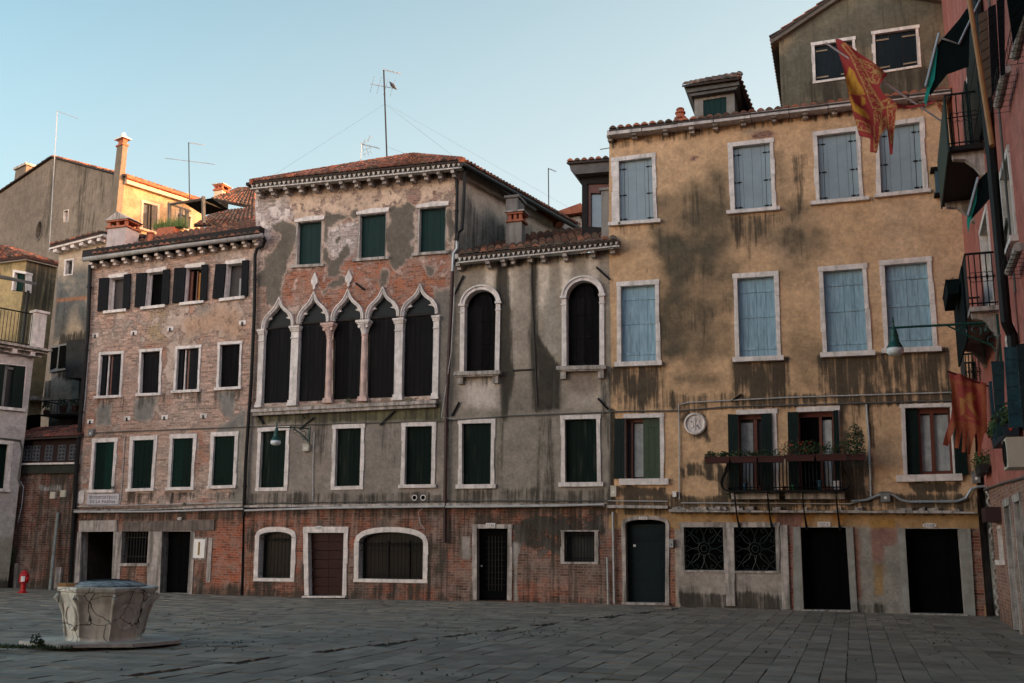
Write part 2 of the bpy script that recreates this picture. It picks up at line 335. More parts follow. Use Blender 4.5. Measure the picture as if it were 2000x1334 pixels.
def sheet(P, outer, holes, res):            # triangulated wall sheet in (u,z) with holes
    outer = [tuple(p) for p in outer]; xs = [p[0] for p in outer]; ys = [p[1] for p in outer]
    def dens(poly):
        r = []
        for i in range(len(poly)):
            a, b = np.array(poly[i], float), np.array(poly[(i+1) % len(poly)], float); n = max(1, int(np.linalg.norm(b-a)/(res*2)))
            r += [tuple(a+(b-a)*j/n) for j in range(n)]
        return r
    gx, gy = np.meshgrid(np.arange(min(xs), max(xs), res), np.arange(min(ys), max(ys), res)); gx, gy = gx.ravel(), gy.ravel()
    keep = sdf(gx, gy, outer) > res*.4
    for h in holes: keep &= sdf(gx, gy, h) < -res*.4
    pts = [Vector((float(a), float(b))) for a, b in zip(gx[keep], gy[keep])]; edges = []
    for poly in [outer]+holes:
        q = dens(poly); b = len(pts); pts += [Vector((float(x), float(y))) for x, y in q]; edges += [(b+i, b+(i+1) % len(q)) for i in range(len(q))]
    v, _, f, *_ = delaunay_2d_cdt(pts, edges, [], 0, 1e-6); V = np.array([tuple(p) for p in v]); Fc = np.array([tuple(t) for t in f if len(t) == 3])
    c = V[Fc].mean(axis=1); k = sdf(c[:, 0], c[:, 1], outer) > 0
    for h in holes: k &= sdf(c[:, 0], c[:, 1], h) < 0
    return V, Fc[k]
def wall(name, parent, P, outer, holes, paint, res=.08, d=0., **pk):
    V, Fc = sheet(P, outer, holes, res); p = Paint(P, V[:, 0], V[:, 1], **pk); paint(p)
    mb = MB(); mb.v = [P.W(u, d, z) for u, z in V]; mb.c = [(1, 1, 1)]*len(V); mb.f = [tuple(int(i) for i in t) for t in Fc]; mb.m = [0]*len(mb.f)
    a, b, c = (np.array(mb.v[i]) for i in mb.f[0])
    if np.cross(b-a, c-a) @ P.N < 0: mb.f = [t[::-1] for t in mb.f]
    o = mb.build(name, WALL, parent, frame=P.frame()); me = o.data
    for nm, rgb_, al in (('plaster', p.pl, p.b), ('brick', p.br, p.d)):
        at = me.color_attributes.new(nm, 'FLOAT_COLOR', 'POINT'); arr = np.ones((len(V), 4), np.float32); arr[:, :3] = np.clip(rgb_, 0, 1); arr[:, 3] = np.clip(al, 0, 1); at.data.foreach_set('color', arr.ravel())
    return o
# ------------------------------------------------------------------ building elements
def QF(q):                                  # bilinear map over a quad TL TR BR BL in (u,z)
    TL, TR, BR, BL = [np.array(p, float) for p in q]
    return lambda s, t: tuple((BL*(1-s)+BR*s)*(1-t)+(TL*(1-s)+TR*s)*t)
def qprism(mb, P, f, s0, s1, t0, t1, d0, d1): mb.prism(P, [f(s0, t0), f(s1, t0), f(s1, t1), f(s0, t1)], d0, d1)
def wobble(a, b, n, amp):
    a, b = np.array(a), np.array(b); return [tuple(a+(b-a)*i/n) for i in range(n+1)]
def stone_frame(mb, P, TL, TR, BR, BL, fl, ft, fr, d0, d1, fb=0):
    TL, TR, BR, BL = [np.array(p) for p in (TL, TR, BR, BL)]; r = random.uniform
    if ft: mb.prism(P, [TL+(-fl-.012, .002), TR+(fr+.012, .002), TR+(fr+.012, ft), TL+(-fl-.012, ft)], d0, d1+.006)
    if fb: mb.prism(P, [BL+(-fl, -fb), BR+(fr, -fb), BR+(fr, -.002), BL+(-fl, -.002)], d0, d1)
    for A, B, w, sg in ((BL, TL, fl, -1), (BR, TR, fr, 1)):
        if not w: continue
        n = 4
        for i in range(n):
            a = A+(B-A)*(i/n+.0015); b = A+(B-A)*((i+1)/n-.0015); e = r(-.02, .014)
            q = [a, a+(sg*(w+e), 0), b+(sg*(w+e+r(-.006, .006)), 0), b]; mb.prism(P, q, d0, d1+r(-.004, .004))
def leaf(P, f, s0, s1, n, m, parent, d=-.12, th=.035, name='shutter', battens=(), hinges=None, straps=(), frame=None):
    if m.name in VAR: m = random.choice(VAR[m.name])
    mb = MB(); g = .016*(s1-s0)
    for i in range(n):
        a = s0+(s1-s0)*i/n; b = s0+(s1-s0)*(i+1)/n; qprism(mb, P, f, a+g*.4, b-g*.4, 0, 1, d-th, d+random.uniform(-.003, .003))
    for t in battens: qprism(mb, P, f, s0+.03*(s1-s0), s1-.03*(s1-s0), t, t+.035, d+.003, d+.02)
    mats = [m, IRON]; mb.mi = 1
    if hinges:
        for t in hinges:
            for sc in ([s0+.28*(s1-s0)] if s0 < .4 else [s1-.28*(s1-s0)]):
                c = np.array(f(sc, t)); w = .07
                mb.prism(P, [c+(w*math.cos(a), .022*math.sin(a)) for a in np.linspace(0, 2*math.pi, 9)[:-1]], d+.004, d+.02)
                e = np.array(f(s0+.03 if s0 < .4 else s1-.03, t)); mb.prism(P, [e+(-.02, -.02), e+(.02, -.02), e+(.02, .02), e+(-.02, .02)], d+.004, d+.025)
            c0 = f(s0+(.28 if s0 < .4 else .72)*(s1-s0), .0); 
        sc = s0+(.28 if s0 < .4 else .72)*(s1-s0); qprism(mb, P, f, sc-.006, sc+.006, 0, 1, d+.003, d+.005)
    return mb.build(name, mats, parent)
def win(rt, P, q, kind='shut', m=GREENS, f=.12, ft=None, sill=None, holes=None, out=.035, rec=.12, stone=None, planks=3, leaves=2, name='window', fl=None, fr=None, fb=0, battens=(), hinges=None, lintel=None):
    stone = stone or STONE; c = [P.uv(*p) for p in q]; TL, TR, BR, BL = c; fn = QF(c)
    fl = f if fl is None else fl; fr = f if fr is None else fr; ft = f if ft is None else ft
    mb = MB(); stone_frame(mb, P, TL, TR, BR, BL, fl, ft, fr, -rec-.16, out, fb)
    o = mb.build(name, stone, rt)
    if sill:
        e, h, pr = sill; s = MB(); s.prism(P, [BL+(-fl-e, -h), BR+(fr+e, -h), BR+(fr+e, -.001), BL+(-fl-e, -.001)], -rec-.16, out+pr); s.build('sill', stone, o)
    if lintel: e, h = lintel; s = MB(); s.prism(P, [TL+(-e, .003), TR+(e, .003), TR+(e-.02, h), TL+(-e+.03, h*.8)], -rec-.16, .03); s.build('lintel', stone, o)
    if holes is not None: holes.append([TL+(-.5*fl-.01, .5*ft+.01 if ft else .01), TR+(.5*fr+.01, .5*ft+.01 if ft else .01), BR+(.5*fr+.01, -.02), BL+(-.5*fl-.01, -.02)])
    if kind == 'shut':
        for i in range(leaves): leaf(P, fn, i/leaves, (i+1)/leaves, planks, m, o, d=-rec, battens=battens, hinges=hinges)
    return o, fn
def pane(P, fn, parent, m=GLASS, s0=0, s1=1, t0=0, t1=1, d=-.25, name='pane', th=.02):
    mb = MB(); qprism(mb, P, fn, s0, s1, t0, t1, d-th, d); return mb.build(name, m, parent)
def bars(P, fn, parent, m, segs, d0, d1, name='casement'):
    mb = MB()
    for s0, s1, t0, t1 in segs: qprism(mb, P, fn, s0, s1, t0, t1, d0, d1)
    return mb.build(name, m, parent)
def pxquad(P, q, d0, d1, m, parent, name, planks=1, battens=()):
    c = [P.uv(*p, d1) for p in q]; fn = QF(c); mb = MB()
    for i in range(planks): qprism(mb, P, fn, i/planks+.004, (i+1)/planks-.004, 0, 1, d0, d1+random.uniform(-.003, .003) if planks > 1 else d1)
    for t in battens: qprism(mb, P, fn, .04, .96, t, t+.04, d1+.004, d1+.022)
    return mb.build(name, m, parent)
def roof(name, parent, a, b, c, d, tw=.23, tl=.38, cols=((.30, .105, .06), (.20, .085, .06), (.13, .075, .05)), amp=.075, seed=0, frame=None, th=.03):
    """curved tiles on the surface eave a-b, top d-c (a,d left)"""
    a, b, c, d = [np.array(x, float) for x in (a, b, c, d)]; rn = np.random.default_rng(seed)
    n = max(2, int(np.linalg.norm(b-a)/tw)); m = max(1, int(max(np.linalg.norm(d-a), np.linalg.norm(c-b))/tl)); up = np.cross(b-a, (d+c)/2-(a+b)/2); up /= np.linalg.norm(up)
    if up[2] < 0: up = -up
    mb = MB(); K_ = 5
    pal = np.array(cols)
    for j in range(m):
        for i in range(n):
            base = pal[rn.choice(len(pal), p=[.4, .35, .25] if len(pal) == 3 else None)]*rn.uniform(.45, 1.45); mb.col = tuple(np.clip(base, 0, 1)); jit = rn.uniform(-.012, .012); lift = rn.uniform(0, .012)
            rows = []
            for t, hh in ((j/m, .03+lift), ((j+1)/m+.02/m, 0.)):
                L_ = a+(d-a)*t; R_ = b+(c-b)*t
                for k in range(K_):
                    ph = k/(K_-1); s = (i+.02+ph*.96+jit)/n; rows.append(L_+(R_-L_)*s+up*(hh+amp*math.sin(math.pi*ph)))
            fs = [(k, k+1, K_+k+1, K_+k) for k in range(K_-1)]
            lo = [rows[k]-up*(.02+ (amp*math.sin(math.pi*k/(K_-1))*.8)) for k in range(K_)]
            mb.add(rows+lo, fs+[(2*K_+k, 2*K_+k+1, k+1, k) for k in range(K_-1)])
    mb.col = (.05, .035, .03); dn = up*th
    mb.hexa([a-dn*2, b-dn*2, c-dn*2, d-dn*2], [a-dn*.1, b-dn*.1, c-dn*.1, d-dn*.1])
    return mb.build(name, TILE, parent, frame=frame, colors=True)
def body(rt, P, u0, u1, z0, z1, d0, d1, m, name='side_wall', top=None):
    mb = MB(); mb.box(P, u0, u1, z0, z1, d1, d0); return mb.build(name, m, rt)
def foliage(name, centers, n, size, m, parent=None, label=None, cat=None, group=None, flowers=0, base=None, long=1.6):
    """leaf-sized faces around centres (point, (rx,ry,rz))"""
    mb = MB()
    for c, r in centers:
        for i in range(n):
            v = rng.normal(size=3); v /= np.linalg.norm(v)+1e-9; p = np.array(c)+v*np.array(r)*rng.random()**.4
            a = rng.normal(size=3); a /= np.linalg.norm(a); b = np.cross(a, rng.normal(size=3)); b /= np.linalg.norm(b); s = size*rng.uniform(.6, 1.3)
            mb.mi = 1 if rng.random() < flowers else 0
            mb.add([p-a*s*long*.5, p+b*s*.45, p+a*s*long*.5, p-b*s*.45], [(0, 1, 2, 3)])
    o = mb.build(name, [m, REDF], parent)
    if label: tag(o, label, cat, group)
    return o
def text(body_, P, u, z, d, h, m, parent, name='lettering', wid=None, align='CENTER', zs=1.0):
    cu = bpy.data.curves.new('t', 'FONT'); cu.body = body_; cu.size = h*1.38; cu.align_x = align; cu.extrude = .002; cu.space_character = 1.05; cu.resolution_u = 3
    t = bpy.data.objects.new('t', cu); COL.objects.link(t); dg = bpy.context.evaluated_depsgraph_get(); me = bpy.data.meshes.new_from_object(t.evaluated_get(dg)); bpy.data.objects.remove(t)
    n = len(me.vertices); co = np.zeros(n*3); me.vertices.foreach_get('co', co); co = co.reshape(-1, 3)
    k = 1. if not wid else wid/max(1e-6, co[:, 0].max()-co[:, 0].min())
    mb = MB(); mb.add([P.W(u+x*k, d+zz, z+y) for x, y, zz in co], [tuple(p.vertices) for p in me.polygons]); bpy.data.meshes.remove(me)
    return mb.build(name, m, parent)
def pxpath(P, pts, d=.03): return [P.W(*(lambda c: (c[0], d, c[1]))(P.uv(*p, d))) for p in pts]
def pipe(name, parent, P, pts, r, m, d=.08, n=8, clips=0):
    mb = MB(); path = pxpath(P, pts, d); mb.tube(path, r, n)
    for a, b in zip(path[:-1], path[1:]):
        L_ = np.linalg.norm(b-a)
        for k in range(int(L_/clips) if clips else 0):
            p = a+(b-a)*((k+.5)*clips/L_); t = (b-a)/L_; mb.tube([p-t*.02, p+t*.02], r*1.35, n)
    return mb.build(name, m, parent)
def house(name, u, label, P=F, cat='house'): return root(name, P.frame(u, 0, ground_z(u) if P is F else 0), label, cat)
def corbels(rt, P, pts, d0, d1, m, name='corbel', w=.13, h=.17):
    for px, py in pts:
        u, z = P.uv(px, py, d1); mb = MB()
        mb.prism(P, [(u-w/2, z), (u+w/2, z), (u+w/2, z+h*.45), (u-w/2, z+h*.45)], d0, d1-.12); mb.prism(P, [(u-w/2, z+h*.45+.002), (u+w/2, z+h*.45+.002), (u+w/2, z+h), (u-w/2, z+h)], d0, d1)
        mb.build(name, m, rt)
def lerp(a, b, t): return a+(b-a)*t
def cv(ox, oy, s): return lambda pts: [(ox+x/s, oy+y/s) for x, y in pts]
c1 = cv(0, 180, 2.9); c2 = cv(0, 480, 3.175); c3 = cv(0, 820, 2.596); c4 = cv(160, 460, 3.336); c5 = cv(150, 820, 3.511); c6 = cv(460, 280, 4.17); c7 = cv(470, 540, 4.4465); c8 = cv(470, 780, 3.177)
g1 = cv(860, 280, 3.924); g2 = cv(860, 520, 3.924); g3 = cv(860, 780, 3.0316); y4 = cv(1170, 120, 3.7067); y5 = cv(1480, 0, 3.1769); y6 = cv(1170, 460, 3.7064); y7 = cv(1170, 770, 2.964); y8 = cv(1340, 760, 4.763)
r1 = cv(1560, 460, 3.7045); r2 = cv(1500, 780, 2.9); r3 = cv(1800, 0, 2.9); r4 = cv(1800, 420, 3.925); r5 = cv(1800, 680, 4.17); r6 = cv(1840, 900, 3.706); r8 = cv(1920, 660, 4.763)
def Fd(px, py, d, P=F): u, z = P.uv(px, py, d); return P.W(u, d, z)
def hp(px, py, Y): r = ray(px, py); return CAM + r*(Y/r[1])
def rect(x0, y0, x1, y1): return [(x0, y0), (x1, y0), (x1, y1), (x0, y1)]
# ================================================================== ground
mb = MB(); us = [-300, -60, -8, -1, 12, 300]; ds = [-300, -30, 0, 30, 300]
for i in range(5):
    for j in range(4):
        z = [ground_z(us[i])-.02, ground_z(us[i+1])-.02]
        mb.add([F.W(us[i], ds[j+1], z[0]), F.W(us[i+1], ds[j+1], z[1]), F.W(us[i+1], ds[j], z[1]), F.W(us[i], ds[j], z[0])], [(0, 1, 2, 3)])
GR = mat('joint_earth', (.030, .030, .024), .95, .4, 5, .3, c2=(.025, .04, .018))
tag(mb.build('ground', GR, frame=F.frame()), kind='structure')
PAV = mat('paving_stone', (1, 1, 1), .62, .35, 3.0, .4, attr=True, streak=0, amt=0, spec=.45)
mb = MB()
def slab(u0, u1, d0, d1):
    cu, cd_ = (u0+u1)/2, (d0+d1)/2
    t = .5+.5*float(fbm(np.array([cu]), np.array([cd_]), .16, .22, 5, 3)[0]); t = min(1, max(0, t*.8+.35*(cu+4)/14))
    base = np.array((.26, .232, .186))*(1-t)+np.array((.245, .195, .15))*t; base *= random.uniform(.74, 1.22)
    if random.random() < .05: base *= .7
    if random.random() < .06: base = base*.7+np.array((.2, .18, .16))*.35
    mb.col = tuple(base); a, b = random.gauss(0, .006), random.gauss(0, .009); g = random.uniform(.003, .009); h = random.gauss(0, .0025)
    q = [(u0+g, d1-g), (u1-g, d1-g), (u1-g, d0+g), (u0+g, d0+g)]; z = lambda u, d: ground_z(u)+h+a*(u-cu)+b*(d-cd_)
    j = [random.uniform(-.006, .006) for _ in range(8)]
    top = [F.W(u+j[k], d+j[k+4], z(u, d)) for k, (u, d) in enumerate(q)]; bot = [p-np.array([0, 0, .03]) for p in top]
    mb.add(bot+top, [(4, 5, 6, 7), (0, 1, 5, 4), (1, 2, 6, 5), (2, 3, 7, 6), (3, 0, 4, 7)])
d = -.6
while d < 23:                                # rows running along the facades
    h = random.uniform(.24, .36); u = -27+random.random(); lim = 2.2-.22*d
    while u < lim:
        L_ = random.uniform(.40, .95); slab(u, min(u+L_, lim), d, d+h); u += L_
    d += h
nrow = 0; u = -3.
while u < 12.5:                              # rows running away from the viewer
    wd = random.uniform(.30, .38); d = -.6+random.random()*.3
    while d < 23:
        L_ = random.uniform(.32, .62)
        if u > 2.2-.22*(d+L_/2): slab(u, u+wd, d, d+L_)
        d += L_
    u += wd
tag(mb.build('paving', PAV, frame=F.frame(), colors=True), kind='structure')
# ================================================================== brick house (left)
hs = []; BH = house('brick_house', F.uv(320, 1158)[0], 'pale pinkish brick house with open dark shutters on top and green shutters below', F)
for i, (sl, op, sr_, lt, inn) in enumerate([
    ([(120, 280), (186, 277), (172, 490), (108, 497)], [(186, 280), (284, 268), (274, 480), (172, 492)], [(284, 258), (328, 252), (318, 480), (274, 484)], 1, 'm'),
    ([(363, 248), (432, 245), (415, 465), (350, 470)], [(432, 246), (538, 232), (526, 452), (415, 466)], [(538, 228), (582, 222), (574, 446), (526, 452)], 1, 'd'),
    ([(610, 215), (686, 212), (670, 436), (595, 443)], [(686, 213), (788, 204), (777, 424), (670, 438)], [(788, 195), (832, 192), (822, 422), (777, 428)], 1, 'o'),
    ([(877, 190), (947, 187), (928, 410), (855, 415)], [(947, 189), (1052, 178), (1044, 396), (928, 411)], [(1052, 168), (1095, 163), (1088, 395), (1044, 400)], 1, 'g')]):
    o, fn = win(BH, F, c4(op), 'none', f=.03, ft=.02, sill=(.12, .10, .07), holes=hs, lintel=(.10, .16), out=.02)
    pane(F, fn, o, {'m': SCREEN, 'd': DARK, 'o': DARK, 'g': SCREEN}[inn], d=-.24)
    bars(F, fn, o, STONE if inn != 'o' else WOODR, [(.0, .07, 0, 1)], -.2, -.15)
    if inn == 'o': pane(F, fn, o, ORANGEC, .56, .96, .02, .88, -.19, 'blind'); bars(F, fn, o, WOODR, [(.12, .26, 0, .92), (.5, .56, 0, .92)], -.2, -.14)
    if inn == 'g': pane(F, fn, o, CURT, .6, .97, .02, .6, -.2, 'curtain')
    q = c4(sl); qd = [F.uv(*p) for p in q]; leaf(F, QF(qd), 0, 1, 3, DKW, o, d=.07, th=.04)
    q = c4(sr_); qd = [F.uv(*p) for p in q]; leaf(F, QF(qd), 0, 1, 2, DKW, o, d=.09, th=.04)
for i, q in enumerate([[(128, 780), (262, 771), (246, 1040), (108, 1047)], [(390, 762), (512, 752), (500, 1026), (380, 1030)], [(627, 742), (766, 732), (753, 1003), (612, 1010)], [(903, 714), (1033, 706), (1022, 985), (893, 992)]]):
    o, fn = win(BH, F, c4(q), 'none', f=.085, ft=.10, sill=(.05, .09, .05), holes=hs, rec=.1)
    if i % 2:
        leaf(F, fn, 0, .5, 2, BLACKW, o, -.1); leaf(F, fn, .5, 1, 2, BLACKW, o, -.1)
    else:
        leaf(F, fn, .48, 1, 2, DKW, o, -.1); leaf(F, fn, .0, .22, 1, DKW, o, -.06); pane(F, fn, o, DARK, .2, .5, d=-.22); bars(F, fn, o, WOODR, [(.36, .46, 0, 1)], -.2, -.15); bars(F, fn, o, STONE, [(.25, .3, 0, 1)], -.16, -.11, 'frame_bar')
for q in [[(128, 157), (262, 152), (240, 478), (107, 480)], [(390, 142), (533, 137), (510, 467), (372, 472)], [(662, 130), (803, 125), (783, 460), (643, 463)], [(945, 115), (1088, 110), (1072, 447), (927, 453)]]:
    win(BH, F, c5(q), 'shut', GREENS, f=.12, ft=.14, sill=(.03, .10, .05), holes=hs, rec=.05, planks=2, battens=(.1,))
# ground floor of the brick house
def jamb(px, name='stone_post', P=F, m=STONE2, rt=None, d0=-.3, d1=.03):
    mb = MB(); mb.prism(P, [P.uv(*p) for p in px], d0, d1); return mb.build(name, m, rt)
qp = [(160, 1039), (222, 1039), (216, 1153), (155, 1152)]; hs.append([F.uv(*p) for p in [(159, 1038), (224, 1038), (218, 1156), (154, 1156)]])
mb = MB(); mb.prism(F, [F.uv(*p) for p in [(150, 1036), (228, 1036), (228, 1158), (150, 1158)]], -2.6, -2.5); A = F.uv(156, 1039)[0]; B = F.uv(224, 1039)[0]
mb.box(F, A-.15, A-.02, -.1, 2.2, -2.5, -.3); mb.box(F, B+.02, B+.15, -.1, 2.2, -2.5, -.3); mb.box(F, A-.02, B+.02, 2.15, 2.25, -2.5, -.3)
mb.build('passage', mat('dark_brick', (.05, .035, .028), .95, .5, 5, .4), BH)  # passage lining in one dark brick colour
q = [(240, 1038), (292, 1038), (288, 1100), (236, 1100)]
o, fn = win(BH, F, q, 'none', f=.04, ft=.02, sill=(.03, .09, .03), holes=hs, stone=STONE2); pane(F, fn, o, DARK, d=-.25)
bars(F, fn, o, IRON, [(s, s+.02, 0, 1) for s in np.linspace(.06, .92, 9)]+[(0, 1, .2, .225), (0, 1, .8, .825)], -.08, -.06, 'grille')
q = [(318, 1038), (374, 1038), (367, 1160), (313, 1158)]
o, fn = win(BH, F, q, 'none', f=.03, ft=.02, holes=hs, stone=STONE2, name='door'); mb = MB(); mb.mi = 0; qprism(mb, F, fn, 0, 1, 0, 1, -.36, -.3)
for s in (.08, .54):
    for t in (.06, .4, .72): qprism(mb, F, fn, s, s+.38, t, t+.24, -.302, -.285)
mb.build('door_leaf', DOORB, o)
for px in ([(152, 1039), (160, 1039), (155, 1155), (143, 1155)], [(223, 1039), (240, 1039), (233, 1155), (218, 1155)], [(292, 1038), (318, 1038), (313, 1158), (287, 1158)], [(374, 1038), (382, 1038), (376, 1160), (367, 1160)], [(408, 1050), (416, 1050), (411, 1137), (403, 1137)]): jamb(px, rt=BH)
jamb([(156, 1017), (230, 1016), (230, 1038), (156, 1039)], 'lintel', rt=BH, d0=-.3, d1=.05); jamb([(243, 1019), (420, 1015), (420, 1036), (243, 1038)], 'lintel', rt=BH, m=mat('old_lintel', (.17, .135, .115), .9, .5, 4, .5, streak=.6, amt=.7), d0=-.3, d1=.05)
def paint_bh(p):
    p.br[:] = (.56, .355, .27); p.b[:] = .64
    n = p.nz(.5); p.C_(sstep(n, -.2, .5), (.62, .45, .36), .8); p.C_(sstep(p.nz(.9), .1, .5), (.46, .19, .105), .8)
    p.pl[:] = (.47, .355, .29); p.B_(sstep(p.nz(.7), .0, .45), .42)
    p.P_(sstep(p.nz(1.1), 0, .5), (.27, .235, .20), .8)
    for q in ([(110, 1080), (180, 1100), (200, 1250), (100, 1240)], [(340, 1060), (490, 1050), (470, 1200), (370, 1210)], [(890, 1030), (1000, 1010), (1000, 1190), (920, 1200)], [(900, 1230), (1060, 1150), (1050, 1334), (850, 1334)]):
        mk = p.m(c4(q), .1, .2); p.B_(mk, .2); p.P_(mk, (.20, .185, .165))
    mk = p.m([(455, 830), (480, 830), (478, 985), (448, 985)], .1, .12); p.B_(mk, .1); p.P_(mk, (.25, .225, .19))
    mk = p.m(c4([(640, 560), (880, 430), (1060, 520), (1050, 650), (700, 660)]), .25, .4); p.B_(mk, .4); p.P_(mk, (.42, .27, .185)); p.C_(mk, (.42, .24, .15))
    mk = p.m(c4([(430, 480), (560, 470), (540, 700), (430, 690)]), .2, .2); p.C_(mk, (.45, .31, .17))
    lo = p.m([(60, 990), (520, 990), (520, 1200), (60, 1200)], .05, .03); p.C_(lo, (.28, .10, .055)); p.B_(lo*sstep(p.nz(1.3), -.5, .1), .72); p.P_(lo, (.17, .135, .11)); p.D_(lo, .32)
    mk = p.m([(416, 1035), (480, 1020), (478, 1140), (412, 1140)], .1, .1); p.C_(mk, (.40, .10, .04)); p.B_(mk, .9); p.d = p.d*(1-mk*.9)
    mk = p.m([(160, 992), (480, 992), (480, 1018), (160, 1020)], .08, .1); p.D_(mk, .6)
    for x0, x1, y in ((190, 245, 776), (262, 320, 772), (335, 395, 765), (415, 475, 758)): p.drip(x0, x1, y, y+45, .45)
    p.D_(p.m([(60, 1135), (500, 1145), (500, 1175), (60, 1165)], .12, .15), .6)
    for x0, x1 in ((175, 232), (246, 300), (325, 380), (405, 465)): p.drip(x0, x1, 962, 990, .6)
wall('wall', BH, F, [F.uv(*p) for p in [(179, 518), (505, 472), (497, 600), (475, 985), (470, 1170), (137, 1162), (139, 995)]], hs, paint_bh, .08)
uL, uR = F.uv(179, 600)[0]+.1, F.uv(495, 600)[0]
body(BH, F, F.uv(233, 1100)[0], uR-.02, -.1, 2.4, -.45, -9, GPLAIN); body(BH, F, uL, uR-.02, 2.402, 11.1, -.45, -9, GPLAIN)
mb = MB(); mb.box(F, F.uv(150, 1000)[0]-.1, F.uv(150, 1000)[0], -.1, 2.3, -6, -.01); mb.prism(F, [F.uv(*p) for p in [(139, 995), (160, 995), (179, 518), (178, 518)]], -6, -.012); mb.build('side_wall', GPLAIN, BH)
# gutter, corbels, roof
mb = MB(); mb.tube([Fd(163, 507, .42), Fd(340, 482, .42), Fd(513, 460, .42)], .085, 10); mb.build('gutter', LEAD, BH, smooth=True)
mb = MB(); a, b = F.uv(168, 505, .1), F.uv(513, 458, .1); mb.prism(F, [a+(0, -.06), b+(0, -.06), b+(0, .24), a+(0, .24)], -.6, .30); mb.build('eave_board', WOODD, BH)
corbels(BH, F, [(176+i*21.3, 521-i*2.95) for i in range(16)], -.05, .32, STONE)
roof('roof', BH, Fd(180, 497, .5), Fd(508, 455, .5), Fd(500, 429, -5.2), Fd(192, 481, -5.2), seed=1, cols=((.27, .12, .08), (.17, .09, .07), (.10, .075, .06)))
# chimneys on the brick house
def chimney(name_parent, P, u0, u1, z0, z1, d0, d1, m, capm=TERRA, style='gable'):
    mb = MB(); mb.box(P, u0, u1, z0, z1, d0, d1); o = mb.build('chimney', m, name_parent); w = u1-u0; c = MB()
    c.box(P, u0-.06, u1+.06, z1+.002, z1+.07, d0-.06, d1+.06)
    for a, b in ((u0, u0+.1), ((u0+u1)/2-.05, (u0+u1)/2+.05), (u1-.1, u1)): c.box(P, a, b, z1+.072, z1+.25, d1-.1, d1); c.box(P, a, b, z1+.072, z1+.25, d0, d0+.1)
    c.box(P, u0-.05, u1+.05, z1+.252, z1+.31, d0-.05, d1+.05); c.build('chimney_collar', capm, o); k = MB()
    if style == 'gable': k.prism(P, [(u0-.14, z1+.312), (u1+.14, z1+.312), ((u0+u1)/2, z1+.312+.22*w/.6)], d0-.08, d1+.08)
    else: k.box(P, u0-.1, u1+.1, z1+.312, z1+.36, d0-.1, d1+.1)
    k.build('chimney_cap', STONE2, o); return o
a = F.uv(207, 480, -1.6); b = F.uv(247, 443, -1.6); chimney(BH, F, a[0], b[0], a[1]-.6, b[1], -2.3, -1.6, mat('pinkish_chimney_plaster', (.40, .34, .33), .85, .2, 3, .1, streak=.2, amt=.3))
mb = MB(); p = Fd(293, 470, -2.2); mb.lathe(p, [(.11, -.3), (.10, .25), (.14, .26), (.14, .32), (.09, .33)], 14); mb.build('chimney_pot', TERRA, BH, smooth=False)
# drainpipes
pipe('drainpipe', BH, F, [(176, 518), (172, 640), (162, 760), (150, 900), (136, 1153)], .075, PIPE, .12, 8, 1.6)
pipe('drainpipe', BH, F, [(514, 462), (518, 470), (512, 482), (502, 486), (498, 500), (497, 600), (491, 740), (480, 900), (476, 1010)], .055, PIPE, .12, 8, 1.6)
pipe('conduit', BH, F, [(174, 665), (166, 780), (160, 830)], .025, CONDUIT, .04, 6); pipe('conduit', BH, F, [(244, 853), (237, 965), (233, 988)], .014, CONDUIT, .03, 6)
for px, py in ((187, 655), (262, 650), (333, 642), (474, 630), (177, 823), (249, 817), (322, 815), (398, 812)):
    u, z = F.uv(px, py); mb = MB(); mb.box(F, u-.13, u+.13, z-.07, z+.07, -.05, .02); mb.mi = 1; mb.box(F, u-.015, u+.015, z-.1, z+.02, .0, .06); mb.build('anchor_stone', [STONE, IRON], BH)
# ================================================================== palace (five pointed arches)
hp_ = []; PA = house('gothic_house', F.uv(690, 1168)[0], 'house with five pointed arch windows, peeling pink plaster above and a reddish door below', F)
for i, q in enumerate([[(510, 650), (700, 632), (692, 985), (500, 992)], [(1015, 590), (1225, 568), (1217, 925), (1007, 940)], [(1500, 535), (1710, 518), (1705, 880), (1492, 893)]]):
    o, fn = win(PA, F, c6(q), 'shut', TEALS, f=.05, ft=.03, fl=.06, fr=.02, sill=(.14, .09, .07), holes=hp_, stone=STONE2, rec=.14, planks=2, out=.008)
    mb = MB(); TL, TR = F.uv(*c6(q)[0]), F.uv(*c6(q)[1]); mb.prism(F, [TL+(-.1, .03), TR+(.1, .03), TR+(.14, .16), (TL+TR)/2+(0, .2), TL+(-.12, .12)], -.05, .06); mb.build('lintel', STONE, o)
for i, q in enumerate([[(130, 203), (285, 190), (270, 545), (115, 548)], [(595, 183), (750, 178), (740, 535), (585, 540)], [(1025, 170), (1190, 165), (1183, 527), (1018, 530)]]):
    win(PA, F, c8(q), 'shut', GREENF, f=.125, ft=.13, fb=.11 if i < 2 else 0, sill=None if i < 2 else (.05, .10, .05), holes=hp_, rec=.1, planks=3)
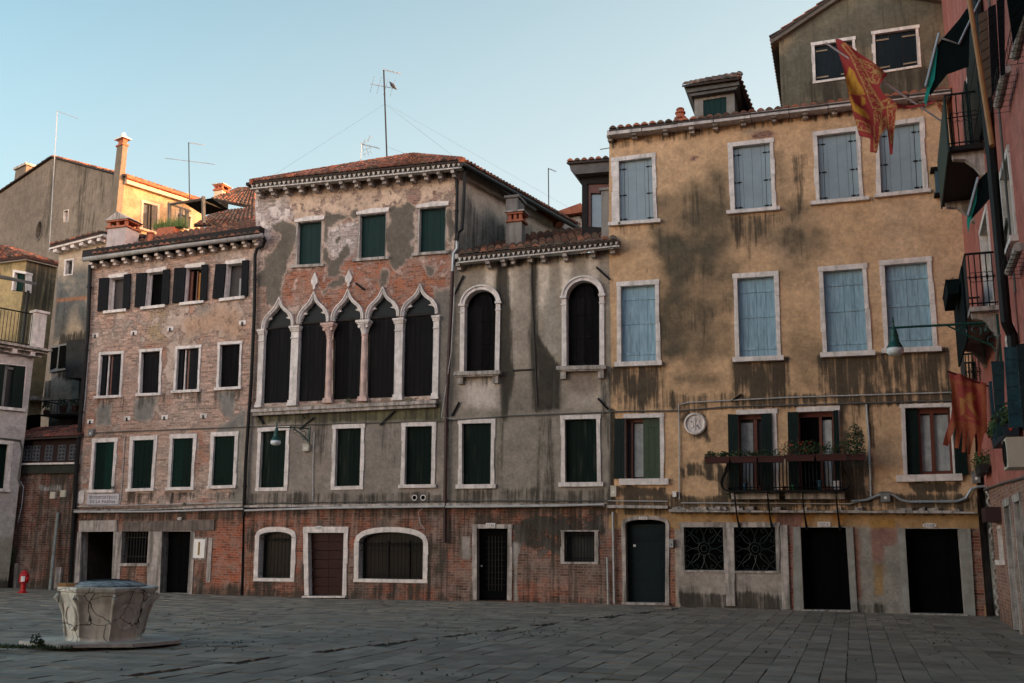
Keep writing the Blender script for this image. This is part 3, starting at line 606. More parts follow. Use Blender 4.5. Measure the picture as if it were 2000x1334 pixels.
    # iron pins in the frame
# pointed arches
OG = [(1, 0), (.995, .28), (.95, .55), (.85, .82), (.68, 1.05), (.48, 1.24), (.30, 1.42), (.16, 1.62), (.06, 1.82), (0, 2.05)]
arches = [((213, 462), (442, 432), (340, 232), [(190, 1100), (415, 1094)]), ((522, 412), (747, 396), (640, 184), [(497, 1082), (727, 1074)]), ((818, 388), (1047, 372), (938, 162), [(800, 1065), (1030, 1056)]), ((1118, 367), (1357, 347), (1240, 143), [(1100, 1052), (1330, 1043)]), ((1423, 347), (1692, 327), (1565, 120), [(1408, 1040), (1672, 1030)])]
def offs(line, w):
    line = [np.array(p) for p in line]; r = []
    for i, p in enumerate(line):
        t = line[min(i+1, len(line)-1)]-line[max(i-1, 0)]; t = t/np.linalg.norm(t); n = np.array((-t[1], t[0])); r.append(p+n*w)
    return r
for i, (L_, R_, T_, bt) in enumerate(arches):
    l, r, t = [F.uv(*c7([p])[0]) for p in (L_, R_, T_)]; bl, brr = [F.uv(*c7([p])[0]) for p in bt]; cen = (l+r)/2; hw = (r-l)/2; up = (t-cen)
    pl_ = [cen-hw*x+up*(y/2.05) for x, y in OG]; pr_ = [cen+hw*x+up*(y/2.05) for x, y in reversed(OG)][1:]; line = pl_+pr_
    # a left-to-right walk: outward is +normal
    o1 = offs(line, .07); o2 = offs(line, .105); apex = len(OG)-1; o1[apex] = t+(0, .14); o2[apex] = t+(0, .20); w_ = MB()
    for a in range(len(line)-1):
        w_.prism(F, [line[a], line[a+1], o1[a+1], o1[a]], -.32, .05); w_.prism(F, [o1[a], o1[a+1], o2[a+1], o2[a]], -.05, .09)
        m0, m1 = lerp(line[a], o1[a], .35), lerp(line[a+1], o1[a+1], .35); m2, m3 = lerp(line[a], o1[a], .6), lerp(line[a+1], o1[a+1], .6); w_.prism(F, [m0, m1, m3, m2], .04, .07)
    for sg in (-1, 1):                       # cusps
        e = [cen+sg*hw*np.array(v[0])+up*(v[1]/2.05) if False else cen+np.array((sg*abs(hw[0])*v[0], 0))+up*(v[1]/2.05) for v in ((.99, .35), (.95, .55), (.85, .82), (.68, 1.05), (.56, 1.16), (.66, .98), (.66, .88), (.50, .82), (.64, .76), (.82, .68), (.93, .45))]
        w_.prism(F, e, -.12, -.02)
    wo = w_.build('pointed_window', STONE, PA)
    hole = [bl+(0, -.02)]+[np.array(p) for p in offs(line, .05)]+[brr+(0, -.02)]; hp_.append(hole)
    fn = QF([l, r, brr, bl]); leaf(F, fn, 0, .5, 3, BLACKW, wo, -.09); leaf(F, fn, .5, 1, 3, BLACKW, wo, -.09)
    mb = MB(); mb.prism(F, list(line), -.16, -.13); mb.build('pane', NAVY, wo)
    bars(F, fn, wo, WOODD, [(0, 1, 1.0, 1.03)], -.13, -.05, 'transom')
    if i in (1, 2):                          # carved finials
        c = t+(0, .25); mb = MB(); prof = [(0, 0), (.05, .05), (.035, .12), (.11, .22), (.12, .32), (.05, .46), (.015, .56)]
        mb.prism(F, [c+(-x, y) for x, y in prof]+[c+(x, y) for x, y in reversed(prof)], -.05, .07); mb.build('finial', STONE, wo)
# columns
cols = [((190, 465), (163, 1140), .11, STONE), ((482, 435), (455, 1125), .155, STONE), ((772, 410), (762, 1100), .0, STONEP), ((1077, 385), (1065, 1085), .0, STONEP), ((1382, 368), (1368, 1078), .155, STONE), ((1707, 345), (1692, 1068), .11, STONE)]
for i, (T_, B_, hw, m) in enumerate(cols):
    t, b = F.uv(*c7([T_])[0]), F.uv(*c7([B_])[0]); mb = MB(); ax = lambda k: lerp(b, t, k); H_ = t[1]-b[1]
    if hw:
        w2 = hw*.85
        for k0, k1, ww, dd in ((0, .03, hw*1.15, .12), (.031, .07, hw*1.0, .09), (.071, .845, w2, .05), (.846, .86, w2*1.12, .08), (.861, .935, w2*1.0, .06), (.936, .955, hw*1.02, .09), (.956, .975, hw*1.1, .11), (.976, 1., hw*1.22, .14)):
            a0, a1 = ax(k0), ax(k1); mb.prism(F, [a0-(ww, 0), a0+(ww, 0), a1+(ww, 0), a1-(ww, 0)], -.3, dd)
        mb.build('pillar', m, PA)
    else:
        pts = []; rr = []
        for k, r in ((.06, .13), (.09, .115), (.10, .105), (.5, .105), (.80, .092), (.82, .115), (.835, .092)): a0 = ax(k); pts.append(F.W(a0[0], -.03, a0[1])); rr.append(r)
        mb.tube(pts, rr, 14)
        for k0, k1, ww in ((0, .03, .17), (.031, .058, .145)): a0, a1 = ax(k0), ax(k1); mb.prism(F, [a0-(ww, 0), a0+(ww, 0), a1+(ww, 0), a1-(ww, 0)], -.3, .11)
        o = mb.build('column', m, PA, smooth=False); cp_ = MB(); pts = []; rr = []
        for k, r in ((.836, .10), (.85, .115), (.88, .13), (.92, .17), (.95, .215)): a0 = ax(k); pts.append(F.W(a0[0], -.03, a0[1])); rr.append(r)
        cp_.tube(pts, rr, 12)
        for sg in (-1, 1): a0 = ax(.935); cp_.lathe(F.W(a0[0]+sg*.13, .1, a0[1]-.03), [(.05, -.03), (.055, .0), (.05, .03)], 10, ax=tuple(F.N))
        for k0, k1, ww, dd in ((.951, .97, .2, .15), (.971, 1., .235, .18)): a0, a1 = ax(k0), ax(k1); cp_.prism(F, [a0-(ww, 0), a0+(ww, 0), a1+(ww, 0), a1-(ww, 0)], -.3, dd)
        cp_.build('capital', STONEP if i == 2 else STONE, o)
mb = MB(); a, b = F.uv(*c7([(118, 1160)])[0]), F.uv(*c7([(1722, 1080)])[0])
mb.prism(F, [a+(-.0, -.10), b+(0, -.10), b, a], -.3, .20); mb.prism(F, [a+(.05, -.2), b+(-.05, -.2), b+(-.05, -.101), a+(.05, -.101)], -.1, .14)
a2, b2 = F.uv(*c7([(190, 1102)])[0]), F.uv(*c7([(1690, 1032)])[0]); mb.prism(F, [a+(.08, .002), b+(-.05, .002), b2, a2], -.3, -.02); mb.build('long_sill', STONE2, PA)
# ground floor openings
def arch_open(rt, P, q, rise, fw, holes, m=STONE, bottom=.1, inner=DARK, name='window', rec=-.25, sides=True):
    """q px: spring L, spring R, bottom R, bottom L ; rise px above the springs"""
    sl, sr2, br2, bl2 = [P.uv(*p) for p in q]; c = (sl+sr2)/2; h = P.uv((q[0][0]+q[1][0])/2, (q[0][1]+q[1][1])/2-rise)[1]-c[1]; n = 12
    arc = [np.array((c[0]-(sr2[0]-sl[0])/2*math.cos(math.pi*k/n), c[1]+h*math.sin(math.pi*k/n)**.85)) for k in range(n+1)]; oa = offs(arc, fw); oa[0] = arc[0]-(fw, 0); oa[-1] = arc[-1]+(fw, 0)
    mb = MB()
    for k in range(n):
        if k % 3 == 0 and k: pass
        mb.prism(P, [arc[k], arc[k+1], oa[k+1], oa[k]], -.34, .03+.006*(k % 3 == 0))
    for A, B, sg in ((bl2, sl, -1), (br2, sr2, 1)):
        for k in range(3): a = lerp(A, B, k/3+.002); b = lerp(A, B, (k+1)/3-.002); mb.prism(P, [a, a+(sg*(fw+random.uniform(-.02, .02)), 0), b+(sg*fw, 0), b], -.34, .03+.004*(k == 1))
    if bottom: mb.prism(P, [bl2+(-fw, -bottom), br2+(fw, -bottom), br2+(fw, -.002), bl2+(-fw, -.002)], -.34, .04)
    o = mb.build(name, m, rt); holes.append([bl2+(-.02, -.03)]+offs(arc, .05)+[br2+(.02, -.03)])
    mb = MB(); mb.prism(P, [bl2, br2]+list(reversed(arc)), rec-.04, rec); mb.build('pane' if name == 'window' else 'door_leaf', inner, o); return o, QF([sl, sr2, br2, bl2]), arc
def grille(P, o, fn, arc, n, rows, top=1.0, r=.009):
    mb = MB(); xs = [p[0] for p in arc]; ys = [p[1] for p in arc]
    for k in range(1, n):
        s = k/n; a = fn(s, 0); ztop = np.interp(fn(s, 1)[0], xs, ys)-.01; mb.tube([P.W(a[0], -.06, a[1]), P.W(fn(s, 1)[0], -.06, ztop)], r, 5)
    for t in rows: a, b = fn(0, t), fn(1, t); mb.tube([P.W(a[0], -.06, a[1]), P.W(b[0], -.06, b[1])], r, 5)
    for k in range(n):
        s = (k+.5)/n; a = fn(s, top-.07); mb.tube([P.W(a[0]+.05*math.cos(t), -.06, a[1]+.05*math.sin(t)) for t in np.linspace(0, 2*math.pi, 9)], r*.7, 4)
    mb.build('grille', IRON, o)
o, fn, arc = arch_open(PA, F, c8([(118, 852), (320, 857), (310, 1110), (108, 1108)]), 10.5, .15, hp_, inner=GLASS); grille(F, o, fn, arc, 9, (.1, .95))
o, fn, arc = arch_open(PA, F, c8([(735, 887), (1135, 887), (1132, 1118), (732, 1112)]), 20, .15, hp_, inner=GLASS); grille(F, o, fn, arc, 17, (.1, .78, .98)); bars(F, fn, o, WOODD, [(.40, .42, 0, 1.05), (.73, .75, 0, 1.05)], -.24, -.2)
q = c8([(420, 828), (643, 828), (633, 1218), (425, 1218)]); o, fn = win(PA, F, q, 'none', f=.16, ft=.18, fr=.14, holes=hp_, name='door', rec=.1)
mb = MB()
for k in range(7):
    qprism(mb, F, fn, 0.004, .496, k/7+.004, (k+1)/7-.004, -.22, -.17); qprism(mb, F, fn, .504, .996, k/7+.004, (k+1)/7-.004, -.22, -.17)
mb.build('door_leaf', DOORR, o); mb = MB(); mb.prism(F, [F.uv(*p) for p in c8([(395, 1219), (662, 1220), (662, 1230), (395, 1229)])], -.3, .15); mb.build('doorstep', STONE, o)
def paint_pa(p):
    p.pl[:] = (.50, .37, .30); p.br[:] = (.38, .20, .15); p.b[:] = .47; p.C_(sstep(p.nz(.8), -.1, .5), (.42, .30, .25), .8)
    up_ = p.m([(470, 300), (920, 300), (910, 400), (700, 420), (560, 440), (480, 450)], .3, .5); p.B_(up_, .43); p.B_(up_*sstep(p.nz(1.8), .3, .5), .62); p.P_(up_, (.54, .39, .29)); p.C_(up_*sstep(p.nz(1.2), -.2, .3), (.50, .33, .26), .8)
    for q in ([(170, 480), (420, 430), (480, 620), (300, 700), (230, 850), (160, 960)], [(760, 700), (1000, 640), (990, 900), (900, 960), (780, 940), (750, 800)]): mk = p.m(c6(q), .12, .2); p.P_(mk, (.64, .54, .50)); p.C_(mk, (.62, .50, .46)); p.B_(mk, .5)
    mid = p.m(c6([(380, 1180), (440, 1040), (760, 1010), (860, 960), (1440, 930), (1790, 900), (1780, 1334), (380, 1334)]), .12, .3); p.C_(mid, (.44, .145, .07)); p.B_(mid, .57); p.P_(mid, (.48, .31, .25)); p.C_(mid*sstep(p.nz(1.5), .1, .5), (.50, .29, .22), .8)
    for q in ([(285, 650), (390, 630), (490, 650), (490, 870), (440, 950), (400, 1050), (385, 1170), (370, 1334), (160, 1334), (180, 1080), (230, 950), (270, 870), (350, 820), (375, 740), (300, 700)],
              [(735, 565), (830, 600), (990, 530), (985, 600), (800, 640), (750, 720), (760, 880), (780, 940), (920, 800), (930, 880), (850, 1010), (860, 1060), (760, 1080), (715, 960), (710, 700)],
              [(1250, 530), (1330, 480), (1400, 470), (1450, 560), (1460, 640), (1460, 890), (1380, 960), (1300, 1020), (1230, 900)], [(1180, 1040), (1260, 1040), (1240, 1150), (1190, 1170)], [(1725, 530), (1790, 540), (1780, 940), (1730, 930)],
              [(700, 1200), (760, 1130), (880, 1080), (900, 1110), (760, 1200), (720, 1250)], [(830, 760), (870, 730), (860, 800), (810, 800)], [(1550, 1000), (1620, 1000), (1600, 1080), (1550, 1060)]):
        mk = p.m(c6(q), .04, .26, 2.6); p.B_(mk, .1); p.P_(mk, (.135, .113, .09))
    mk = p.m([(487, 560), (520, 560), (512, 800), (487, 800)], .1, .1); p.B_(mk, .75); p.C_(mk, (.36, .22, .16))
    mk = p.m([(845, 560), (890, 560), (875, 800), (850, 800)], .1, .15); p.B_(mk, .15); p.P_(mk, (.19, .165, .14))
    lo = p.m([(440, 796), (920, 785), (920, 990), (440, 990)], .04, .05); p.B_(lo, 0); p.P_(lo, (.24, .205, .175)); p.P_(lo*sstep(p.nz(.8, .3), .0, .5), (.33, .27, .225), .7)
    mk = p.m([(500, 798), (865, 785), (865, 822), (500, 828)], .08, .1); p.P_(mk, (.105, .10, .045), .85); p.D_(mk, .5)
    for x0, x1, y1 in ((560, 590, 900), (745, 775, 960), (870, 905, 990), (690, 720, 850), (610, 640, 900)): p.drip(x0, x1, 812, y1, .45)
    p.D_(p.m([(470, 962), (905, 962), (905, 992), (470, 992)], .06, .12), .5)
    gf = p.m([(440, 990), (920, 990), (920, 1190), (440, 1190)], .03, .02); p.B_(gf, .70); p.C_(gf, (.34, .10, .05)); p.C_(gf*sstep(p.nz(1.2), -.2, .3), (.17, .105, .08), .9); p.P_(gf, (.20, .15, .12)); p.D_(gf, .34); p.D_(gf*sstep(p.nz(.9), .1, .5), .6)
    p.B_(gf*sstep(p.nz(1.6), .3, .6), .45); p.D_(p.m([(480, 990), (900, 990), (900, 1012), (480, 1012)], .1, .1), .55); p.D_(p.m([(480, 1150), (900, 1155), (900, 1180), (480, 1170)], .1, .1), .55)
    mk = p.m([(478, 1060), (500, 1060), (498, 1170), (475, 1170)], .1, .1); p.C_(mk, (.38, .12, .05)); p.B_(mk, .9)
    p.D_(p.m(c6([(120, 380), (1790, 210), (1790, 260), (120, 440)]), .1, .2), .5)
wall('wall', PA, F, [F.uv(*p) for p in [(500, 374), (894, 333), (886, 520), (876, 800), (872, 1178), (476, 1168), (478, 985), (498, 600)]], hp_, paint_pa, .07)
uL, uR = F.uv(500, 500)[0], F.uv(893, 400)[0]; u0 = F.uv(480, 1100)[0]
body(PA, F, uL+.01, uR-.01, -.1, 12.9, -.42, -9.5, GPLAIN)
# side wall facing right, at a slant
SP = Pl(F.W(F.uv(895, 400)[0], -.01, 0), -60)
def paint_side(p):
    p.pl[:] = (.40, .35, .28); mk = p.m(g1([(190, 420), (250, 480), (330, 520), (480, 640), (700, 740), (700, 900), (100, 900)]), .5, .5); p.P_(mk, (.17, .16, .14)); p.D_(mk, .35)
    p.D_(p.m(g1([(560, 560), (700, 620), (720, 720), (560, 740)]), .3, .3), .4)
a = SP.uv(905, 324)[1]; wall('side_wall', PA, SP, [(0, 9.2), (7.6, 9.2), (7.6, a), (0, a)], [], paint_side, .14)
# eaves
mb = MB(); a, b = F.uv(490, 368, .1), F.uv(899, 326, .1); mb.prism(F, [a, b, b+(0, .10), a+(0, .10)], -.3, .40); mb.build('eave_board', WOODD, PA)
def dentils(rt, P, A, B, d, n, h=.13):
    mb = MB(); a, b = P.uv(*A, d), P.uv(*B, d)
    mb.prism(P, [a+(0, h), b+(0, h), b+(0, h+.05), a+(0, h+.05)], d-.25, d+.02); mb.prism(P, [a+(0, -.04), b+(0, -.04), b+(0, 0), a+(0, 0)], d-.25, d-.02)
    mb.mi = 1; mb.prism(P, [a+(0, .001), b+(0, .001), b+(0, h-.001), a+(0, h-.001)], d-.25, d-.06); mb.mi = 0  # darker backing colour puts in the shade between the teeth
    for k in range(n): p0 = lerp(a, b, k/n); p1 = lerp(a, b, (k+1)/n); mb.prism(P, [p0+(.01, h-.002), p1+(-.01, h-.002), lerp(p0, p1, .5)+(0, .0)], d-.07, d)
    return mb.build('zigzag_cornice', [ZIG, WOODG], rt)
dentils(PA, F, (488, 367), (901, 325), .48, 44, .15)
corbels(PA, F, [(501+i*27.3, 381-i*2.75) for i in range(15)], -.05, .40, STONE2, h=.2, w=.12)
E1 = Fd(489, 355, .56); E2 = Fd(902, 312, .56); AP = Fd(805, 303, -4.2); EB = SP.W(7.7, .45, SP.uv(905, 322)[1]+.12); BK = EB+(E1-E2)*.9
roof('roof', PA, E1, E2, AP+(E2-E1)/np.linalg.norm(E2-E1)*.05, AP-(E2-E1)/np.linalg.norm(E2-E1)*.05, seed=2)
roof('roof', PA, E2, EB, AP+(EB-E2)*.35, AP, seed=3, tw=.2); roof('roof', PA, BK, E1, AP, AP+(BK-E1)*.3, seed=4, tw=.3)
mb = MB(); mb.tube([E2, AP], .1, 8); mb.tube([E1, AP], .1, 8); mb.build('ridge_tiles', TERRA, PA)
mb = MB(); a = SP.uv(905, 322)[1]; mb.tube([E2-np.array([0, 0, .14]), EB-np.array([0, 0, .14])], .08, 8); mb.build('gutter', PIPE, PA)
mb = MB(); p = Fd(652, 340, -.9); mb.lathe(p-np.array([0, 0, .25]), [(.2, 0), (.2, .18), (.22, .2), (.17, .22), (.14, .5), (.12, .52)], 14); mb.build('chimney_pot', TERRA, PA)
pipe('drainpipe', PA, F, c6([(1760, 225), (1770, 260), (1800, 290), (1805, 400), (1797, 720), (1805, 780)]), .05, PIPE, .12, 8, 1.2); pipe('drainpipe', PA, F, c6([(1866, 180), (1862, 400), (1845, 700), (1815, 725), (1805, 790)]), .05, PIPE, .2, 8, 1.2)
pipe('drainpipe', PA, F, c6([(1804, 795), (1803, 860), (1775, 900), (1768, 1045)]), .05, ZINC, .12); pipe('drainpipe', PA, F, [(884, 530), (879, 640), (872, 790), (869, 990), (869, 1060)], .055, RUSTP, .12, 8, 1.5)
pipe('cable', PA, F, [(888, 560), (881, 690), (862, 815), (888, 818)], .012, CONDUIT, .16, 5)
for a, b in (((497, 800), (515, 828)), ((612, 815), (585, 838)), ((770, 802), (742, 830)), ((695, 553), (712, 566))): pipe('tie_rod', PA, F, [a, b], .03, IRON, .05, 5)
for px in (740, 758): mb = MB(); u, z = F.uv(px+70 if px == 740 else 827, 972); mb.lathe(F.W(u, -.04, z), [(.085, 0), (.085, .07), (.065, .07), (.06, .0)], 16, ax=tuple(F.N)); mb.mi = 1; mb.lathe(F.W(u, .02, z), [(.062, 0), (.062, .015)], 14, ax=tuple(F.N)); mb.build('vent', [WHITEP, DARK], PA)
# ================================================================== grey plaster house (two round arches)
hg = []; GH = house('plaster_house', F.uv(1030, 1175)[0], 'narrow grey plaster house with two tall round arched windows and dark streaks down its wall', F)
for (L_, R_, top, bt, osx) in [(g2([(190, 300)])[0], g2([(430, 283)])[0], 182, g2([(420, 808), (185, 815)]), .1), (g2([(968, 240)])[0], g2([(1222, 226)])[0], 112, g2([(1222, 768), (970, 772)]), .1)]:
    l, r = F.uv(*L_), F.uv(*R_); br_, bl_ = F.uv(*bt[0]), F.uv(*bt[1]); c = (l+r)/2; hw = (r[0]-l[0])/2; h = F.uv((L_[0]+R_[0])/2, 520+top/3.924)[1]-c[1]; n = 16
    arc = [np.array((c[0]-hw*math.cos(math.pi*k/n), lerp(l[1], r[1], k/n)+h*math.sin(math.pi*k/n))) for k in range(n+1)]; mb = MB(); o1 = offs(arc, .1); o2 = offs(arc, .15); o1[0] = arc[0]-(.1, 0); o1[-1] = arc[-1]+(.1, 0); o2[0] = arc[0]-(.15, 0); o2[-1] = arc[-1]+(.15, 0)
    for k in range(n): mb.prism(F, [arc[k], arc[k+1], o1[k+1], o1[k]], -.3, .05); mb.prism(F, [o1[k], o1[k+1], o2[k+1], o2[k]], -.05, .09)
    for A, B, sg in ((bl_, l, -1), (br_, r, 1)):
        mb.prism(F, [A, A+(sg*.14, 0), B+(sg*.14, -.001), B+(0, -.001)], -.3, .05)
        mb.prism(F, [B+(-.02*sg, -.03), B+(sg*.18, -.03), B+(sg*.18, .04), B+(-.02*sg, .04)], -.1, .10); q0 = lerp(B, A, .1); mb.prism(F, [q0+(-.01*sg, -.03), q0+(sg*.165, -.03), q0+(sg*.165, .01), q0+(-.01*sg, .01)], -.1, .075)
    o = mb.build('arched_window', STONE, GH); hg.append([bl_+(0, -.02)]+offs(arc, .04)+[br_+(0, -.02)])
    fn = QF([l, r, br_, bl_]); leaf(F, fn, 0, .5, 2, BLACKW, o, -.18, battens=(.1, .42, .75)); leaf(F, fn, .5, 1, 2, BLACKW, o, -.18, battens=(.1, .42, .75))
    mb = MB(); mb.prism(F, [a for a in [(c[0]-hw*.62, c[1]), (c[0]+hw*.62, c[1])]]+[(c[0]+hw*.62*math.cos(t), c[1]+h*.97*math.sin(t)) for t in np.linspace(.0, math.pi, 12)], -.215, -.19); mb.build('shutter', BLACKW, o); mb = MB(); mb.prism(F, list(arc), -.29, -.26); mb.build('pane', DARK, o)
    s = MB(); s.prism(F, [bl_+(-.26, -.11), br_+(.22, -.11), br_+(.22, -.001), bl_+(-.26, -.001)], -.3, .22); s.prism(F, [bl_+(-.2, -.15), br_+(.16, -.15), br_+(.16, -.111), bl_+(-.2, -.111)], -.1, .17)
    for A, e in ((bl_, -.12), (br_, .02)): s.prism(F, [A+(e-.04, -.36), A+(e+.12, -.36), A+(e+.12, -.151), A+(e-.04, -.151)], -.1, .13)
    s.build('sill', STONE2, o)
for q in ([(130, 145), (303, 140), (298, 502), (130, 505)], [(738, 120), (925, 115), (930, 490), (740, 492)]): win(GH, F, g3(q), 'shut', GREENF, f=.12, sill=(.06, .12, .05), holes=hg, rec=.1)
q = g3([(218, 765), (400, 765), (397, 1190), (218, 1187)]); o, fn = win(GH, F, q, 'none', f=.14, ft=.12, holes=hg, name='door', stone=STONE2)
mb = MB(); qprism(mb, F, fn, 0, 1, 0, 1, -.24, -.2); qprism(mb, F, fn, .0, .2, 0, 1, -.2, -.17); qprism(mb, F, fn, .84, 1, 0, 1, -.2, -.17); qprism(mb, F, fn, .2, .84, .9, 1, -.2, -.17); qprism(mb, F, fn, .2, .84, 0, .12, -.2, -.17)
mb.mi = 1
for k in range(1, 6): qprism(mb, F, fn, .2+k*.107-.008, .2+k*.107+.008, .12, .9, -.2, -.185)
for k in range(1, 9): qprism(mb, F, fn, .2, .84, .12+k*.087-.003, .12+k*.087+.003, -.2, -.187)
dl = mb.build('door_leaf', [DOORB, IRON], o); mb = MB(); a = fn(.1, .47); mb.lathe(F.W(a[0], -.17, a[1]), [(.015, 0), (.015, .03), (.03, .035), (.03, .06), (.01, .07)], 10, ax=tuple(F.N)); mb.build('door_knob', ZINC, dl)
q = g3([(735, 783), (915, 783), (915, 962), (735, 962)]); o, fn = win(GH, F, q, 'none', f=.10, ft=.04, fb=.06, holes=hg, rec=.1, stone=STONE2); pane(F, fn, o, GLASSM)
mb = MB()
for k in range(10): s = .03+k*.104; a, b = fn(s, 0), fn(s, 1); mb.tube([F.W(a[0], .0, a[1]), F.W(b[0], .0, b[1])], .010, 5)
for t in (.02, .12, .86, .97): a, b = fn(0, t), fn(1, t); mb.tube([F.W(a[0], 0, a[1]), F.W(b[0], 0, b[1])], .010, 5)
for k in range(9):
    for t in (.07, .915): a = fn(.08+k*.104, t); mb.tube([F.W(a[0]+.045*math.cos(x), 0, a[1]+.04*math.sin(x)) for x in np.linspace(0, 6.283, 9)], .008, 4)
mb.build('grille', IRON, o)
def paint_gh(p):
    p.pl[:] = (.30, .25, .195); p.P_(sstep(p.nz(.35, .2), -.2, .5), (.19, .165, .14), .7)
    for x in (955, 1003, 1062, 1105, 1160): mk = p.m([(x-11, 500), (x+11, 500), (x+8, 590), (x-6, 605)], .06, .08, 2, .6); p.P_(mk, (.62, .52, .42), .95)
    mk = p.m(g2([(545, -60), (695, -60), (700, 200), (725, 760), (560, 790), (550, 300)]), .06, .08, 2, .6); p.P_(mk, (.34, .28, .225), .7)
    for q in ([(970, 505), (990, 505), (998, 600), (1000, 730), (985, 820), (968, 650)], [(1035, 505), (1052, 505), (1045, 640), (1055, 800), (1040, 800), (1035, 650)], [(1052, 660), (1100, 720), (1095, 800), (1045, 805)]): mk = p.m(q, .1, .15, 1.2, .4); p.D_(mk, .8); p.P_(mk, (.085, .075, .062), .85)
    mk = p.m([(898, 745), (975, 740), (970, 795), (905, 800)], .15, .15, 2, .6); p.P_(mk, (.50, .43, .37)); mk = p.m([(1060, 560), (1090, 560), (1095, 700), (1065, 690)], .15, .2, 1, .5); p.P_(mk, (.35, .30, .245)); mk = p.m([(1108, 765), (1180, 760), (1180, 800), (1100, 800)], .2, .15); p.P_(mk, (.38, .32, .265)); mk = p.m([(1105, 730), (1178, 725), (1165, 765), (1115, 765)], .1, .1); p.P_(mk, (.24, .19, .15))
    p.drip(970, 1000, 735, 810, .6); p.drip(900, 975, 738, 775, .35); p.drip(1095, 1110, 728, 800, .5); p.drip(1172, 1196, 728, 990, .75)
    lo = p.m([(880, 812), (1215, 800), (1215, 990), (880, 990)], .1, .1); p.P_(lo, (.27, .235, .195), .7)
    mk = p.m([(965, 820), (990, 820), (975, 985), (940, 985)], .2, .2, 1, .5); p.D_(mk, .4); mk = p.m([(1045, 815), (1095, 805), (1085, 985), (1055, 985)], .25, .25, 1, .4); p.D_(mk, .4)
    p.D_(p.m([(880, 955), (1215, 950), (1215, 990), (880, 990)], .1, .15), .45); p.D_(p.m([(885, 508), (1215, 478), (1215, 500), (885, 530)], .1, .2), .5)
    gf = p.m([(860, 990), (1215, 988), (1215, 1190), (860, 1190)], .03, .02); p.B_(gf, .70); p.C_(gf, (.34, .105, .055)); p.C_(gf*sstep(p.nz(1.1), -.2, .3), (.18, .115, .085), .85); p.P_(gf, (.19, .15, .12)); p.B_(gf*sstep(p.nz(1.5), .2, .5), .42); p.D_(gf, .3); p.D_(gf*sstep(p.nz(.9), .1, .5), .6)
    mk = p.m([(1010, 1010), (1085, 1000), (1180, 1000), (1180, 1040), (1090, 1080), (1010, 1060)], .2, .25); p.D_(mk, .6); p.P_(mk, (.10, .085, .07)); p.B_(mk, .45)
    p.D_(p.m([(880, 990), (1190, 990), (1190, 1010), (880, 1010)], .08, .1), .5); p.D_(p.m([(880, 1158), (1190, 1165), (1190, 1190), (880, 1180)], .1, .1), .5)
    mk = p.m([(1003, 1060), (1010, 1060), (1012, 1175), (1003, 1175)], .05, .1); p.B_(mk, 0); p.P_(mk, (.4, .36, .32)); mk = p.m([(903, 1050), (916, 1050), (916, 1090), (903, 1090)], .03, .04); p.B_(mk, 0); p.P_(mk, (.33, .29, .26))
wall('wall', GH, F, [F.uv(*p) for p in [(889, 518), (1189, 490), (1194, 700), (1190, 992), (1183, 1188), (873, 1178), (877, 800), (887, 520)]], hg, paint_gh, .08)
uL, uR = F.uv(889, 700)[0], F.uv(1190, 700)[0]; body(GH, F, uL+.02, uR-.02, -.1, 9.9, -.42, -9, GPLAIN)
# the slanting flue between the arches: its edge shadow drawn as a dark line
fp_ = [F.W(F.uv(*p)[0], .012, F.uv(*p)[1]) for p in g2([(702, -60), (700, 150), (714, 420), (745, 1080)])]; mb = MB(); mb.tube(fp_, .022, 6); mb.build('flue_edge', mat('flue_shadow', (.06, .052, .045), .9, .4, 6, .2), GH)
mb = MB(); mb.prism(F, [F.uv(*p) for p in g2([(555, 795), (730, 785), (730, 797), (555, 807)])], -.01, .03); mb.build('flue_band', IRON, GH)
dentils(GH, F, (893, 511), (1209, 478), .40, 32, .14)
mb = MB(); a, b = F.uv(893, 512, .1), F.uv(1203, 480, .1); mb.prism(F, [a+(0, .05), b+(0, .05), b+(0, .2), a+(0, .2)], -.3, .3); mb.build('eave_board', STONE2, GH)
corbels(GH, F, [g1([(x, y)])[0] for x, y in ((132, 960), (360, 945), (475, 930), (545, 912), (677, 898), (780, 900), (950, 888), (1162, 862), (1312, 832))], -.05, .33, STONE2, h=.2, w=.13)
roof('roof', GH, Fd(895, 498, .46), Fd(1206, 467, .46), Fd(1190, 440, -5), Fd(900, 474, -5), seed=6, cols=((.25, .11, .07), (.14, .085, .065), (.10, .08, .06)))
a = F.uv(987, 486, -1.2); b = F.uv(1011, 385, -1.2); mb = MB(); mb.box(F, a[0], b[0], a[1]-.7, b[1], -1.9, -1.2); mb.box(F, a[0]-.05, b[0]+.05, b[1]+.002, b[1]+.08, -1.95, -1.15); mb.build('chimney', GPLAIN, GH)
a = F.uv(992, 486, -.9); b = F.uv(1019, 432, -.9); chimney(GH, F, a[0], b[0], a[1]-.6, b[1], -1.3, -.9, GPLAIN, style='flat')
a = F.uv(1174, 468, -.1); b = F.uv(1191, 370, -.1); mb = MB(); mb.box(F, a[0], b[0], a[1]-.3, b[1], -.7, -.15); mb.box(F, a[0]-.06, b[0]+.06, b[1]+.002, b[1]+.08, -.75, -.1); mb.build('chimney', GPLAIN, GH)
